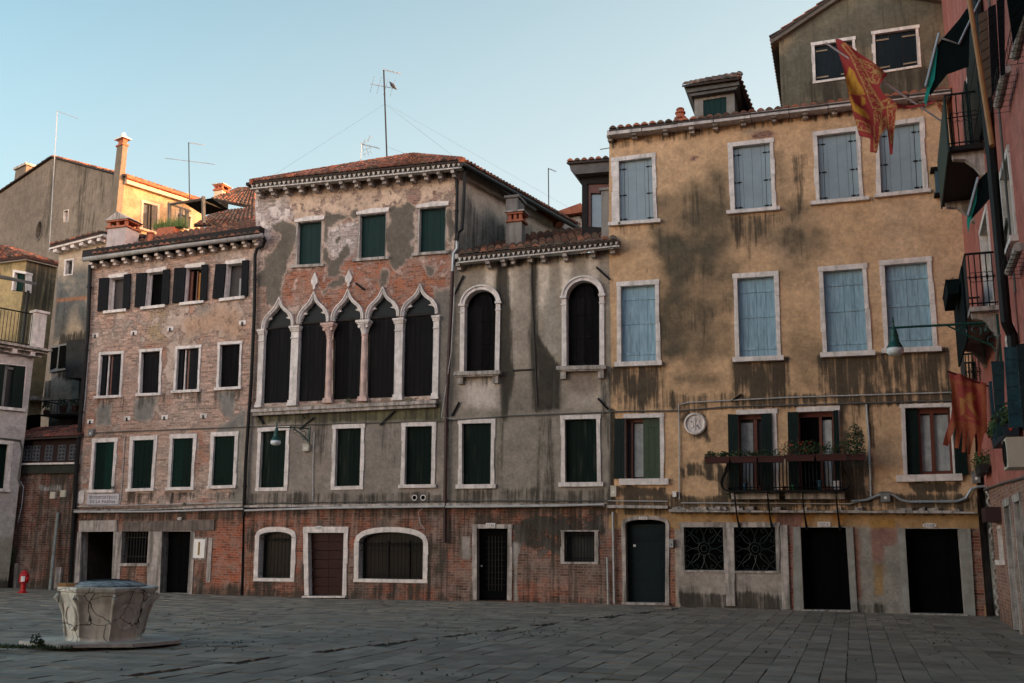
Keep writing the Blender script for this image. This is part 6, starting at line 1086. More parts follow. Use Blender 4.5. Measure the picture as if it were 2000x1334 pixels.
def paint_f1(u, z):
    c = np.tile(RED, (len(u), 1))
    def put(poly, col, k=1., soft=.006, extra=None):
        nonlocal c
        m = sstep(sdf(u, z, f1(poly)), -soft, soft)*k; m = m if extra is None else m*extra; c = c*(1-m[:, None])+col*m[:, None]
    sw = swirl(u, z, 5.5); lines = []
    for q in ([(250, 230), (370, 380), (520, 470), (510, 600), (440, 540), (590, 780), (600, 840), (515, 830), (440, 640), (300, 340), (220, 240)], [(530, 850), (600, 850), (580, 1060), (560, 1240), (525, 1240)], [(650, 830), (735, 830), (715, 1060), (690, 1180), (665, 1000)], [(350, 950), (490, 1010), (490, 1080), (370, 1030)], [(600, 770), (700, 750), (730, 815), (600, 830)], [(380, 370), (620, 480), (560, 610), (500, 590)], [(590, 960), (640, 900), (640, 1010), (585, 1090)], [(1100, 800), (1160, 830), (1180, 890), (1120, 850)]):
        put(q, LGOLD, .85, extra=sw); d_ = sdf(u, z, f1(q)); m = sstep(-np.abs(d_), -.014, -.006); c = c*(1-.8*m[:, None])+LGOLD*.8*m[:, None]
    for q in ([(290, 430), (335, 480), (370, 560), (420, 640), (440, 700), (380, 700), (300, 720), (270, 640), (255, 540)], [(400, 700), (440, 730), (450, 780), (410, 810), (400, 740)], [(310, 800), (340, 800), (400, 840), (440, 850), (480, 910), (480, 945), (400, 920), (330, 870)], [(285, 700), (310, 700), (330, 800), (305, 790)]):
        put(q, GOLD, .95, extra=.55+.45*sstep(fbm(u, z, 16, 5, 21, 3), -.3, .1))
    put([(300, 715), (390, 710), (400, 790), (330, 790)], RED, 1); put([(345, 640), (365, 640), (352, 560), (340, 560)], RED, .5); put([(275, 560), (300, 600), (330, 690), (300, 640)], RED*1.4, .6); put([(310, 470), (325, 480), (322, 540), (308, 520)], RED, .5); put([(528, 478), (600, 490), (580, 545), (530, 520)], LGOLD, .7, extra=sstep(fbm(u, z, 14, 14, 5, 2), -.2, .0))
    return c
out1 = fpx([(160, 170), (190, 180), (330, 280), (500, 400), (655, 500), (620, 560), (575, 640), (620, 720), (690, 770), (745, 805), (900, 800), (1090, 785), (1180, 820), (1210, 850), (1165, 905), (1130, 860), (1100, 800), (900, 825), (780, 840), (735, 875), (715, 1060), (698, 1283), (675, 1280), (660, 1130), (648, 1010), (590, 1090), (575, 1150), (552, 1265), (488, 1245), (490, 1135), (385, 1085), (345, 950), (290, 760), (255, 560), (225, 400), (180, 260)])
def fold1(u, z):
    q = f1([(200, 200), (480, 830)]); a = (u-q[0][0])*.9+(z-q[0][1])*.45; return .5+.07*np.sin(a*9)+.04*np.sin(u*15+z*5)
flag(rt, FP, out1, paint_f1, fold1)
pa_, pb = Fd(1616, 86, .60, FP), Fd(1838, 236, .0, FP); mb = MB(); mb.tube([pa_, pb], .022, 8); mb.tube([pa_, pa_+(pa_-pb)/np.linalg.norm(pa_-pb)*.05], .03, 8); q_ = pb+(pb-pa_)/np.linalg.norm(pb-pa_)*.15; mb.tube([pb, q_], .03, 8); mb.build('pole', POLEM, rt)
FQ = across(3.3); FQ = Pl(FQ.p, F.az); f5 = cv(1800, 680, 4.17); g5 = lambda pts: [FQ.uv(*p) for p in f5(pts)]
rt = root('flag', FQ.frame(-.6, .2, 4.2), 'smaller faded red lion banner with five tails hanging below the long armed lamp', 'flag', 'red and gold flags with tails')
def paint_f2(u, z):
    R2c = np.array((.24, .04, .03)); G2 = np.array((.27, .105, .035)); c = np.tile(R2c, (len(u), 1)); sw = swirl(u, z, 9., 8)
    for q in ([(235, 250), (275, 280), (295, 560), (250, 600), (245, 400)], [(440, 330), (510, 300), (525, 690), (480, 640), (480, 400)], [(240, 590), (380, 610), (520, 660), (520, 700), (380, 660), (240, 620)], [(260, 270), (500, 310), (470, 340), (270, 300)], [(230, 610), (290, 620), (210, 790), (170, 790)], [(280, 625), (325, 640), (290, 815), (262, 820)], [(325, 640), (375, 655), (345, 850), (320, 855)], [(380, 655), (435, 675), (385, 860), (365, 870)], [(445, 680), (495, 700), (465, 885), (450, 885)]):
        d_ = sdf(u, z, g5(q)); m = sstep(d_, -.005, .005)*(.35+.6*sw); c = c*(1-m[:, None])+G2*m[:, None]
    for q in ([(350, 385), (400, 365), (420, 400), (440, 380), (440, 430), (400, 440), (410, 500), (450, 560), (470, 600), (440, 590), (380, 500), (340, 450)], [(300, 410), (345, 430), (345, 540), (310, 560)], [(345, 550), (400, 580), (450, 600), (350, 580)]):
        m = sstep(sdf(u, z, g5(q)), -.01, .01)*.85*(.6+.4*sstep(fbm(u, z, 20, 9, 2, 2), -.3, .2)); c = c*(1-m[:, None])+np.array((.32, .15, .045))*m[:, None]
    return c
out2 = f5([(212, 192), (360, 245), (515, 300), (522, 500), (528, 690), (500, 705), (480, 800), (468, 893), (448, 885), (450, 800), (436, 690), (410, 760), (385, 875), (366, 870), (376, 780), (378, 665), (360, 760), (345, 857), (318, 855), (325, 760), (326, 650), (308, 740), (292, 825), (262, 822), (268, 730), (276, 635), (240, 720), (210, 805), (165, 795), (190, 700), (228, 590), (240, 500), (238, 350)])
flag(rt, FQ, out2, paint_f2, lambda u, z: .2+.035*np.sin(u*14+z*3)+.015*np.sin(u*30), res=.02)
mb = MB(); mb.tube([Fd(*f5([(205, 188)])[0], .2, FQ), Fd(*f5([(530, 305)])[0], .2, FQ), Fd(*f5([(640, 350)])[0], .0, FQ)], .014, 6); mb.build('pole', IRON, rt)
# ================================================================== left side of the square
WP = Pl(F.W(F.uv(15, 1143, .3)[0], .3, 0), -51.5); hw_ = []
WHT = root('white_house', WP.frame(-2, 0, -.09), 'white plaster house at the left edge with a railed terrace on top', 'house'); WCOL = (.42, .39, .37)
for q, kind in (([(-30, 708), (49, 716), (42, 798), (-40, 790)], 1), ([(-40, 864), (17, 868), (9, 955), (-50, 950)], 0)):
    o, fn = win(WHT, WP, q, 'none', f=.12 if not kind else .04, sill=(.04, .1, .06), holes=hw_, rec=.1); pane(WP, fn, o, GLASSM if kind else GREENF, d=-.12)
    if kind: leaf(WP, fn, .72, 1.0, 2, GREENO, o, .05, .05); bars(WP, fn, o, GREYB, [(.52, .58, 0, 1), (.0, 1, .9, .96)], -.1, -.05); leaf(WP, fn, .32, .5, 1, GREENO, o, .02, .04)
def paint_w(p):
    p.pl[:] = (.44, .40, .375); lo = sstep(1.62-p.z, -.05, .05); p.P_(lo, (.33, .30, .235)); p.D_(sstep(.25-p.z, -.2, .2), .8); p.D_(np.ones_like(p.u), .08); p.D_(sstep(p.u+.35, -.1, .3)*.5, .3)
zt = WP.uv(62, 690)[1]; wall('wall', WHT, WP, [(-9, -.15), (0, -.15), (0, zt), (-9, zt)], hw_, paint_w, .12); mb = MB(); mb.box(WP, -9, -.01, -.15, zt-.02, -8, -.42); mb.box(WP, -.02, 0, -.15, zt-.02, -8, -.005); mb.build('side_wall', mat('white_house_plaster', (.42, .39, .36), .9, .25, 2, .1, streak=.3, amt=.4), WHT)
mb = MB(); mb.box(WP, -9, .30, zt+.002, zt+.09, -8, .30); mb.box(WP, -9, .42, zt+.092, zt+.17, -8, .42); mb.box(WP, -9, .2, zt-.12, zt, 0.0, .14); mb.build('cornice', STONE2, WHT); 
for k in range(8): mb = MB(); mb.box(WP, -.25-k*.62, -.10-k*.62, zt-.14, zt, .002, .3); mb.build('corbel', STONE, WHT)
pb_ = WP.uv(64, 672, .25); ph = WP.uv(66, 610, .25)[1]; mb = MB(); mb.box(WP, -.25, .15, zt+.17, ph, .02, .32); mb.box(WP, -.31, .21, ph+.001, ph+.09, -.04, .38); mb.build('parapet_pillar', STONE, WHT)
mb = MB()
for k in range(46): u = -.3-k*.12; mb.tube([WP.W(u, .2, zt+.2), WP.W(u, .2, ph-.1)], .012, 4)
mb.tube([WP.W(-.3, .2, ph-.06), WP.W(-6, .2, ph-.06)], .025, 6); mb.tube([WP.W(-.3, .2, zt+.25), WP.W(-6, .2, zt+.25)], .02, 5); mb.build('railing', IRON, WHT)
ca, cb = WP.uv(53, 560, .1), WP.uv(70, 553, .3); mb = MB(); mb.tube([WP.W(-.5, .1, zt+.17), WP.W(-.5, .1, zt+2.15)], .05, 6); mb.build('canopy_post', PIPE, WHT)
A0 = Fd(72, 552, .5, WP); za = A0[2]; mb = MB(); ua_ = WP.uv(72, 552, .5)[0]; mb.hexa([WP.W(ua_, .5, za-.10), WP.W(-7, .5, za-.10), WP.W(-7, -3, za+.75), WP.W(ua_, -3, za+.75)], [WP.W(ua_, .5, za), WP.W(-7, .5, za), WP.W(-7, -3, za+.85), WP.W(ua_, -3, za+.85)]); mb.build('canopy_roof', mat('canopy_metal', (.05, .06, .06), .6, .3, 4, .1), WHT)
roof('roof', WHT, WP.W(-7, -.6, za+.35), WP.W(-1.2, -.6, za+.35), WP.W(-1.6, -4, za+1.1), WP.W(-7, -4, za+1.1), seed=31)
pipe('cable', WHT, WP, [(0, 856), (40, 860), (44, 880), (36, 935), (40, 950)], .03, CABLE, .05, 6)
# low brick wall with the tiled loggia
LW = root('brick_wall', F.frame(F.uv(90, 1150)[0], 0, -.09), 'low dirty red brick wall carrying a tiled loggia with pierced rosette panels', 'wall'); fxw = F.uv(20, 1150)[0]
def paint_lw(p):
    p.br[:] = (.18, .062, .038); p.b[:] = .72; p.pl[:] = (.15, .12, .095); p.C_(sstep(p.nz(1), -.1, .4), (.11, .075, .055), .8); p.B_(sstep(p.nz(1.4), .15, .5), .42); p.d[:] = .42; p.D_(sstep(p.nz(.8), 0, .5), .65); p.D_(sstep(.3-p.z, -.2, .2), .7)
    mk = p.m([(75, 950), (120, 948), (120, 956), (75, 958)], .02, .05, 3); p.B_(mk, 0); p.P_(mk, (.38, .36, .33)); p.D_(p.m([(100, 1000), (145, 1000), (145, 1150), (120, 1150)], .15, .2), .5)
zl = F.uv(90, 925)[1]; uR_ = F.uv(148, 1000)[0]; wall('wall', LW, F, [(fxw-2.2, -.2), (uR_, -.2), (uR_, zl), (fxw-2.2, zl)], [], paint_lw, .1, d=-.03)
mb = MB(); mb.box(F, fxw-2.2, uR_, -.2, zl, -1.8, -.06); mb.build('wall_body', GPLAIN, LW); mb = MB(); za, zb = F.uv(90, 908)[1], zl; uA = F.uv(40, 905)[0]; mb.box(F, uA-.6, uR_-.02, zb+.001, za, -1.6, .08); mb.mi = 0; mb.build('ledge', mat('mossy_ledge', (.025, .028, .02), .9, .4, 4, .3), LW); mb = MB(); mb.box(F, uA-.5, uR_-.1, za+.001, za+.06, -1.6, .16); mb.build('ledge_slab', STONE, LW)
z2 = F.uv(90, 856)[1]; RB = mat('dark_red_boards', (.022, .007, .005), .8, .3, 7, .1); mb = MB(); mb.box(F, uA-.5, uR_-.05, za+.062, z2, -1.4, -.06); lg = mb.build('loggia', RB, LW)
for k, x in enumerate((52, 69, 94, 119, 141)):
    u = F.uv(x, 885)[0]; z0, z1 = za+.16, z2-.25; m_ = MB(); hwid = .15
    for a in (-hwid, 0, hwid): m_.box(F, u+a-.012, u+a+.012, z0, z1, -.055, -.03)
    for j in range(5): m_.box(F, u-hwid, u+hwid, lerp(z0, z1, j/4)-.012, lerp(z0, z1, j/4)+.012, -.056, -.031)
    for j in range(4):
        for sx in (-.5, .5): m_.tube([F.W(u+sx*hwid+.05*math.cos(t), -.04, lerp(z0, z1, (j+.5)/4)+.055*math.sin(t)) for t in np.linspace(0, 6.283, 9)], .012, 4)
    m_.build('pierced_panel', mat('panel_grey', (.10, .11, .12), .8, .3, 8, 0) if not k else bpy.data.materials['panel_grey'], lg)
roof('roof', LW, F.W(uA-.6, .28, z2-.02), F.W(uR_+.02, .28, z2+.02), F.W(uR_+.02, -1.2, z2+.60), F.W(uA-.6, -1.2, z2+.5), seed=33, cols=((.22, .07, .05), (.15, .055, .045), (.10, .06, .05)))
for x, y, m, lab in ((105, 967, BEIGE, 'left of two pale meter boxes on the low brick wall'), (125, 964, mat('cream_box', (.42, .40, .32), .5, .1, 4, 0), 'right of two pale meter boxes on the low brick wall')):
    u, z = F.uv(x, y); mb = MB(); mb.box(F, u-.11, u+.11, z-.12, z+.11, -.03, .06); mb.mi = 1; mb.box(F, u-.085, u+.085, z-.095, z+.085, .06, .066); tag(mb.build('meter_box', [m, m], None, frame=F.frame(u, 0, z)), lab, 'box')
pipe('cable', LW, F, [(150, 930), (147, 938), (135, 938), (134, 960), (130, 985)], .02, CABLE, .06, 6); pipe('cable', LW, F, [(40, 940), (46, 952), (42, 990), (35, 1020)], .014, CONDUIT, .04, 5)
rt = root('leaning_pole', F.frame(F.uv(97, 1155)[0], .15, -.09), 'weathered pole with peeling paint leaning against the low brick wall', 'pole'); mb = MB(); mb.tube([Fd(97, 1158, .35), Fd(113, 1001, .06)], [.055, .05], 8); mb.build('shaft', SNAKE, rt)
for x0, x1, y0, y1 in ((28, 33, 1100, 1148), (107, 118, 1108, 1150)): mb = MB(); mb.prism(F, [F.uv(*p) for p in [(x0, y1), (x1, y1), (x1+4, y0), (x0+3, y0)]], -.1, .06); mb.build('stone_post', STONE2, LW)
# fire hydrant
p = np.array(gz(44, 1158, -.09)); p[2] = -.09; fr = Matrix.Translation(Vector(p)); rt = root('fire_hydrant', fr, 'red fire hydrant with a white sticker standing by the low brick wall', 'hydrant')
mb = MB(); mb.lathe(p, [(.15, 0), (.15, .03), (.09, .05), (.075, .10), (.075, .28), (.13, .30), (.14, .32), (.14, .52), (.12, .57), (.10, .60), (.06, .65), (.03, .67)], 18); mb.build('body', REDH, rt); mb = MB(); mb.lathe(p+np.array([.1, -.05, .42]), [(.05, 0), (.05, .08), (.03, .09)], 10, ax=(.9, -.4, 0)); mb.build('outlet', REDH, rt); mb = MB()
V_ = []; 
for h_ in (.34, .50): V_ += [p+np.array([.146*math.sin(t), -.146*math.cos(t), h_]) for t in (-.2, .2, .6)]
mb.add(V_, [(0, 1, 4, 3), (1, 2, 5, 4)]); mb.build('sticker', WHITEP, rt)
foliage('climbing_weed', [(Fd(18, 1085, .18), (.22, .15, .40))], 420, .05, LEAFD, None, 'dark leafy weed climbing the wall corner above the red hydrant', 'plant')
# narrow grey house behind the loggia
NP = F.at(0, -2.4); hn = []; NH = root('narrow_house', NP.frame(NP.uv(140, 800)[0], 0, 0), 'narrow mottled grey house in the gap with a small barred white window and dark bay', 'house')
o, fn = win(NH, NP, [(130, 510), (143, 508), (141, 535), (128, 537)], 'none', f=.06, holes=hn, fb=.05); pane(NP, fn, o, DARK); bars(NP, fn, o, IRON, [(.28, .34, 0, 1), (.64, .7, 0, 1)], -.1, -.08, 'bars')
def paint_nh(p):
    p.pl[:] = (.42, .33, .24); mk = sstep(p.nz(.9), -.35, .25)*sstep(NP.uv(140, 505)[1]-p.z, 0, .8); p.P_(mk, (.13, .13, .12)); p.D_(mk, .2); mk = p.m([(110, 583), (180, 578), (180, 584), (110, 589)], .03, .03); p.P_(mk, (.40, .17, .08)); p.D_(p.m([(115, 655), (180, 650), (175, 735), (110, 740)], .15, .2), .8)
    mk = p.m([(95, 740), (170, 740), (170, 800), (95, 800)], .2, .3); p.P_(mk, (.34, .31, .27), .8)
q = [NP.uv(*p) for p in [(90, 900), (200, 900), (210, 470), (116, 484)]]; wall('wall', NH, NP, q, hn, paint_nh, .12); mb = MB(); mb.prism(NP, [a+np.array(b) for a, b in zip(q, [(.02, 0), (-.02, 0), (-.02, -.05), (.02, -.05)])], -7, -.42); mb.build('side_wall', GPLAIN, NH)
a, b = NP.uv(110, 492), NP.uv(212, 466); mb = MB(); mb.prism(NP, [a, b, b+(0, .12), a+(0, .12)], -7, .35); mb.build('cornice', STONE, NH)
for k in range(6): c_ = lerp(a, b, (k+.5)/6); mb = MB(); mb.box(NP, c_[0]-.08, c_[0]+.08, c_[1]-.14, c_[1]-.0, 0, .3); mb.build('corbel', STONE, NH)
roof('roof', NH, NP.W(a[0], .4, a[1]+.14), NP.W(b[0], .4, b[1]+.14), NP.W(b[0], -5, b[1]+1.5), NP.W(a[0], -5, a[1]+1.5), seed=35)
mb = MB(); mb.prism(NP, [NP.uv(*p, 1.0) for p in [(130, 665), (165, 662), (163, 738), (127, 738)]], .0, 1.0); bw = mb.build('bay', mat('blackened_boards', (.03, .03, .03), .9, .5, 4, .3), NH); mb = MB(); mb.prism(NP, [NP.uv(*p, .1) for p in [(100, 675), (133, 670), (128, 722), (96, 728)]], -.02, .1); o = mb.build('window', GREYB, NH); m_ = MB()
m_.prism(NP, [NP.uv(*p, .12) for p in [(117, 676), (131, 674), (127, 718), (113, 720)]], .1, .13); m_.prism(NP, [NP.uv(*p, .12) for p in [(101, 680), (113, 678), (109, 718), (98, 722)]], .1, .13); m_.build('pane', DARK, o)
mb = MB(); a, b = NP.uv(80, 812, .9), NP.uv(160, 806, .9); mb.box(NP, a[0], b[0], a[1]-.02, a[1]+.05, -.05, .9); bl2 = mb.build('balcony', IRON, NH); m_ = MB(); 
for k in range(14): u = lerp(a[0], b[0], k/13); m_.tube([NP.W(u, .88, a[1]), NP.W(u, .88, a[1]+.55)], .01, 4)
m_.tube([NP.W(a[0], .88, a[1]+.55), NP.W(b[0], .88, a[1]+.55)], .02, 5); m_.tube([NP.W(a[0], 0, a[1]+.55), NP.W(a[0], .88, a[1]+.55)], .02, 5); m_.build('railing', IRON, bl2)
xprism(NP, [(112, 785), (142, 783), (140, 900), (108, 900)], .0, .05, GREYB, NH, 'balcony_door'); xprism(NP, [(146, 738), (160, 737), (157, 800), (143, 800)], .1, .14, SNAKE, NH, 'lattice'); xprism(NP, [(50, 815), (92, 812), (88, 900), (46, 900)], .3, .4, DARK, NH, 'dark_opening'); xprism(NP, [(52, 830), (62, 829), (60, 900), (50, 900)], .4, .45, PETROL, NH, 'blue_shutter')
for x, y, lab in ((90, 808, 'left pot plant on the small iron balcony in the gap'), (122, 800, 'middle pot plant on the small iron balcony in the gap'), (146, 798, 'right pot plant on the small iron balcony in the gap')):
    p = Fd(x, y+6, .7, NP); rt = root('pot_plant', Matrix.Translation(Vector(p)), lab, 'pot plant', 'pot plants on the small iron balcony'); mb = MB(); mb.lathe(p, [(.09, 0), (.13, .2), (.14, .21), (.1, .21)], 10); mb.build('pot', TERRAP, rt); foliage('foliage', [(p+np.array([0, 0, .35]), (.22, .2, .2))], 110, .05, LEAFD, rt)
# olive house
OC = hp(52, 505, 38.5); OP1 = Pl(OC, 22); OP2 = Pl(OC, -51.5); ho = []; OH = root('olive_house', OP1.frame(0, 0, 0), 'olive yellow stained house behind the white terrace with a small green shutter', 'house')
win(OH, OP1, [(30, 531), (53-1.5, 536), (50, 570), (27, 567)], 'shut', GREENS, f=.10, holes=ho, planks=3, fr=.02)
def paint_oh(p): p.pl[:] = (.36, .265, .13); p.P_(sstep(p.nz(.7), -.3, .2), (.17, .14, .07), .85); p.D_(sstep(p.nz(.6), -.1, .4), .35)
def paint_oh2(p): p.pl[:] = (.22, .18, .11); zt_ = OP2.uv(90, 515)[1]; p.P_(sstep(p.nz(.6, .3), -.3, .3), (.13, .115, .06), .85); p.D_(sstep(p.z-zt_+2.2+p.nz(.9)*.8, -.5, .8), .6); p.D_(sstep(p.u-2.5, 0, 1.2), .3)
zt1 = OP1.uv(50, 508)[1]; wall('wall', OH, OP1, [(-5, 3), (0, 3), (0, zt1), (-5, zt1)], ho, paint_oh, .14); uE = OP2.uv(112, 520)[0]; wall('side_wall', OH, OP2, [(0, 3), (uE, 3), (uE, zt1), (0, zt1)], [], paint_oh2, .12)
mb = MB(); A_, B_, C_2, D_ = OP1.W(-5, -.42, 0), OP1.W(-.45, -.42, 0), OP2.W(uE-.02, -.35, 0), OP2.W(uE-.02, -4, 0); h3 = np.array([0, 0, zt1-.05]); l3 = np.array([0, 0, .0]); B2 = OP1.W(-.35, -.35, 0); mb.hexa([A_+l3, B2+l3, C_2+l3, D_+l3], [A_+h3, B2+h3, C_2+h3, D_+h3]); mb.build('core', GPLAIN, OH)
mb = MB(); mb.tube([OP1.W(-5, .2, zt1+.05), OP1.W(.15, .2, zt1+.05), OP2.W(.0, .2, zt1+.05), OP2.W(uE, .2, zt1+.05)], .07, 6); mb.build('gutter', RUSTP, OH); h4 = np.array([0, 0, zt1+.06]); apx = (A_+C_2)/2+np.array([0, 0, zt1+1.1]); E0 = OP1.W(.2, .25, zt1+.08)
roof('roof', OH, OP1.W(-5, .25, zt1+.08), E0, apx, apx+(A_-B_)*.4, seed=40); roof('roof', OH, E0, OP2.W(uE, .25, zt1+.08), apx+(C_2-B2)*.3, apx, seed=41)
xprism(OP2, [(88, 745), (104, 744), (101, 795), (84, 795)], .0, .3, GPLAIN, OH, 'flue'); xprism(OP2, [(54, 775), (86, 780), (86, 786), (54, 782)], .0, .5, STONE2, OH, 'shelf')
# gable house far behind with the sunlit wing
GC = hp(244, 345, 47); G1 = Pl(GC, 38.5); G2_ = Pl(GC, -51.5); hg1, hg2 = [], []; GB = root('grey_gable_house', G1.frame(-2, 0, 0), 'big grey gabled house far left with a tall chimney and a sunlit yellow wing', 'house')
zc = G1.uv(244, 347)[1]; ap_ = G1.uv(103, 309); sl_ = (zc-ap_[1])/(0-ap_[0]); le = (2*ap_[0]-.0, zc); l2 = G1.uv(-10, 385)
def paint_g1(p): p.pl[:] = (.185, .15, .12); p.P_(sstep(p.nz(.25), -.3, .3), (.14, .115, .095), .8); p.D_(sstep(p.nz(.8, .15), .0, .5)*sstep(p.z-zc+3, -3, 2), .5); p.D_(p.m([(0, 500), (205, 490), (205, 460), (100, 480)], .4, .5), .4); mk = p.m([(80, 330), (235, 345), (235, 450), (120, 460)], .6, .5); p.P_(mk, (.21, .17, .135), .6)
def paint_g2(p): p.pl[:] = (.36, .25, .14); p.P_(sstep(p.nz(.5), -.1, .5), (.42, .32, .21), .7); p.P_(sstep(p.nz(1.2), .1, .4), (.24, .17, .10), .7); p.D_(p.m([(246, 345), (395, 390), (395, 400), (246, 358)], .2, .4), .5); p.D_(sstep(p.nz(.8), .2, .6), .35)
for q, w_ in (([(126, 412), (134, 411), (133, 433), (125, 434)], 0),): o, fn = win(GB, G1, q, 'none', f=.03, holes=hg1); pane(G1, fn, o, DARK, d=-.2)
u, z = G1.uv(77, 450); mb = MB(); n_ = 16; ring = [(u+.42*math.cos(t), z+.62*math.sin(t)) for t in np.linspace(0, 2*math.pi, n_+1)]; r2_ = [(u+.32*math.cos(t), z+.5*math.sin(t)) for t in np.linspace(0, 2*math.pi, n_+1)]
for k in range(n_): mb.prism(G1, [r2_[k], r2_[k+1], ring[k+1], ring[k]], -.3, .04)
o = mb.build('oval_window', WOODG, GB); hg1.append(r2_[:-1]); pane(G1, QF([(u-.33, z+.5), (u+.33, z+.5), (u+.33, z-.5), (u-.33, z-.5)]), o, GLASSL, d=-.28)
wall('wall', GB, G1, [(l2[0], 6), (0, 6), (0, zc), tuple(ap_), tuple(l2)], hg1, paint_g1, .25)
for q in ([(280, 396), (307, 402), (306, 455), (278, 446)], [(347, 417), (372, 424), (370, 450), (345, 440)]):
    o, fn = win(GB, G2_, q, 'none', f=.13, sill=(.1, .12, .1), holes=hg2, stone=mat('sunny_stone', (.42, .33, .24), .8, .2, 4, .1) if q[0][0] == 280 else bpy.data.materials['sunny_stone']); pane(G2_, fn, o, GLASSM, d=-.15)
    if q[0][0] == 280: leaf(G2_, fn, .60, .98, 2, WOODG, o, .02, .05)
    bars(G2_, fn, o, WOODG, [(.46, .56, 0, 1), (0, .06, 0, 1)], -.14, -.08)
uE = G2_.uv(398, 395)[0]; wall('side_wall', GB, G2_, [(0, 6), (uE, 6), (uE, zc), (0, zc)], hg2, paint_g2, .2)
mb = MB(); P1, P2, P3 = G1.W(l2[0]+.1, -.45, 0), G1.W(-.45, -.45, 0), G2_.W(uE-.1, -.45, 0); P4 = P1+(P3-P2); hz = np.array([0, 0, zc-.3]); mb.hexa([P1, P2, P3, P4], [P1+hz, P2+hz, P3+hz, P4+hz]); mb.build('core', GPLAIN, GB)
RU = (G2_.U*uE); EA = G1.W(.35, .15, zc+.0)+np.array([0, 0, -.0]); AA = G1.W(ap_[0], .15, ap_[1]+.1); LA = G1.W(l2[0], .15, l2[1]+.1)
roof('roof', GB, EA, EA+RU, AA+RU, AA, seed=50, tw=.24, tl=.4, cols=((.40, .16, .08), (.26, .11, .07), (.18, .09, .06))); roof('roof', GB, LA+RU, LA, AA, AA+RU, seed=51, tw=.3, tl=.5)
mb = MB(); mb.prism(G2_, [(0, zc-.35), (uE, zc-.35), (uE, zc-.02), (0, zc-.02)], -.1, .25); mb.build('cornice', bpy.data.materials['sunny_stone'], GB); mb = MB(); mb.tube([G2_.W(-.1, .32, zc-.05), G2_.W(uE, .32, zc-.05)], .09, 8); mb.build('gutter', TERRA, GB)
b_ = G1.uv(222, 415)[0]; mb = MB(); zt_ = G1.uv(235, 292)[1]; za_ = G1.uv(230, 416)[1]-1.2; CM = mat('stack_plaster', (.15, .12, .09), .9, .25, 2, .15, streak=.3, amt=.4); mb.hexa([G1.W(-.62, -.01, za_), G1.W(.0, -.01, za_), G1.W(.0, .28, za_), G1.W(-.62, .28, za_)], [G1.W(-.58, .0, zt_), G1.W(-.02, .0, zt_), G1.W(-.02, .27, zt_), G1.W(-.58, .27, zt_)])
ck = mb.build('chimney', CM, GB); mb = MB(); mb.box(G1, -.63, .03, zt_+.001, zt_+.09, -.04, .32); mb.box(G1, -.54, -.06, zt_+.091, zt_+.36, .03, .24); mb.build('chimney_collar', TERRA, ck); mb = MB(); mb.box(G1, -.70, .1, zt_+.361, zt_+.42, -.12, .40); mb.lathe(G1.W(-.30, .13, zt_+.42), [(.04, 0), (.09, .1), (.12, .2), (.09, .30), (.03, .36)], 10); mb.build('chimney_cap', STONE, ck)
a, b = G1.uv(25, 362), G1.uv(50, 322); mb = MB(); mb.box(G1, a[0], b[0], a[1]-1.5, b[1], -.9, -.05); ck = mb.build('chimney', CM, GB); mb = MB(); mb.box(G1, a[0]-.1, b[0]+.1, b[1]+.001, b[1]+.14, -1, .05); mb.build('chimney_cap', STONE2, ck)
# rear houses with roofs between
RH = root('rear_house', F.at(0, -7).frame(F.uv(440, 420)[0], 0, 0), 'low rear house with patched tile roofs and a brick chimney behind the brick house', 'house')
mb = MB(); u0, u1 = F.uv(384, 440, -7.5)[0], F.uv(497, 440, -7.5)[0]; mb.box(F, u0, u1, 3, F.uv(440, 436, -7.5)[1]-.4, -16, -9.2); mb.build('wall', GPLAIN, RH); CO = ((.12, .075, .055), (.08, .06, .05), (.18, .07, .045))
roof('roof', RH, Fd(378, 441, -7.5), Fd(499, 440, -7.5), Fd(499, 405, -11), Fd(420, 414, -11), seed=60, cols=CO); roof('roof', RH, Fd(412, 388, -12), Fd(499, 406, -12), Fd(500, 366, -15), Fd(466, 368, -15), seed=61, cols=CO); mb = MB(); mb.hexa([Fd(414, 392, -12), Fd(499, 410, -12), Fd(499, 410, -15), Fd(420, 392, -15)], [Fd(414, 389, -12), Fd(499, 407, -12), Fd(499, 407, -15), Fd(420, 389, -15)]); mb.build('eave_board', WOODD, RH)
a, b = F.uv(417, 390, -13), F.uv(434, 371, -13); chimney(RH, F, a[0], b[0], a[1]-.6, b[1], -13.6, -13, mat('sunlit_chimney_plaster', (.55, .42, .30), .9, .2, 4, .1), style='flat')
# roof terrace
AT = root('roof_terrace', F.at(0, -6).frame(F.uv(380, 430)[0], 0, 10), 'wooden roof terrace with grey posts and a dark green canvas above the brick house roof', 'terrace')
for x0, y0, x1, y1, d_ in ((331, 396, 331, 440, -5.6), (397, 384, 398, 430, -5.6), (365, 409, 365, 440, -6.8), (354, 404, 354, 440, -7)): mb = MB(); mb.tube([Fd(x1, y1+6, d_), Fd(x0, y0, d_)], .085, 4); mb.build('post', WOODG, AT)
mb = MB(); mb.tube([Fd(328, 400, -5.6), Fd(400, 388, -5.6)], .06, 4); mb.tube([Fd(331, 398, -5.6), Fd(372, 412, -8)], .05, 4); mb.tube([Fd(397, 392, -5.6), Fd(440, 408, -8)], .05, 4); mb.build('beam', WOODG, AT)
mb = MB(); q = [Fd(360, 397, -5.7), Fd(414, 388, -5.7), Fd(446, 409, -8), Fd(398, 421, -8)]; dz = np.array([0, 0, .03]); mb.hexa(q, [x+dz for x in q]); mb.build('canvas', AWNT if 0 else AWN, AT)
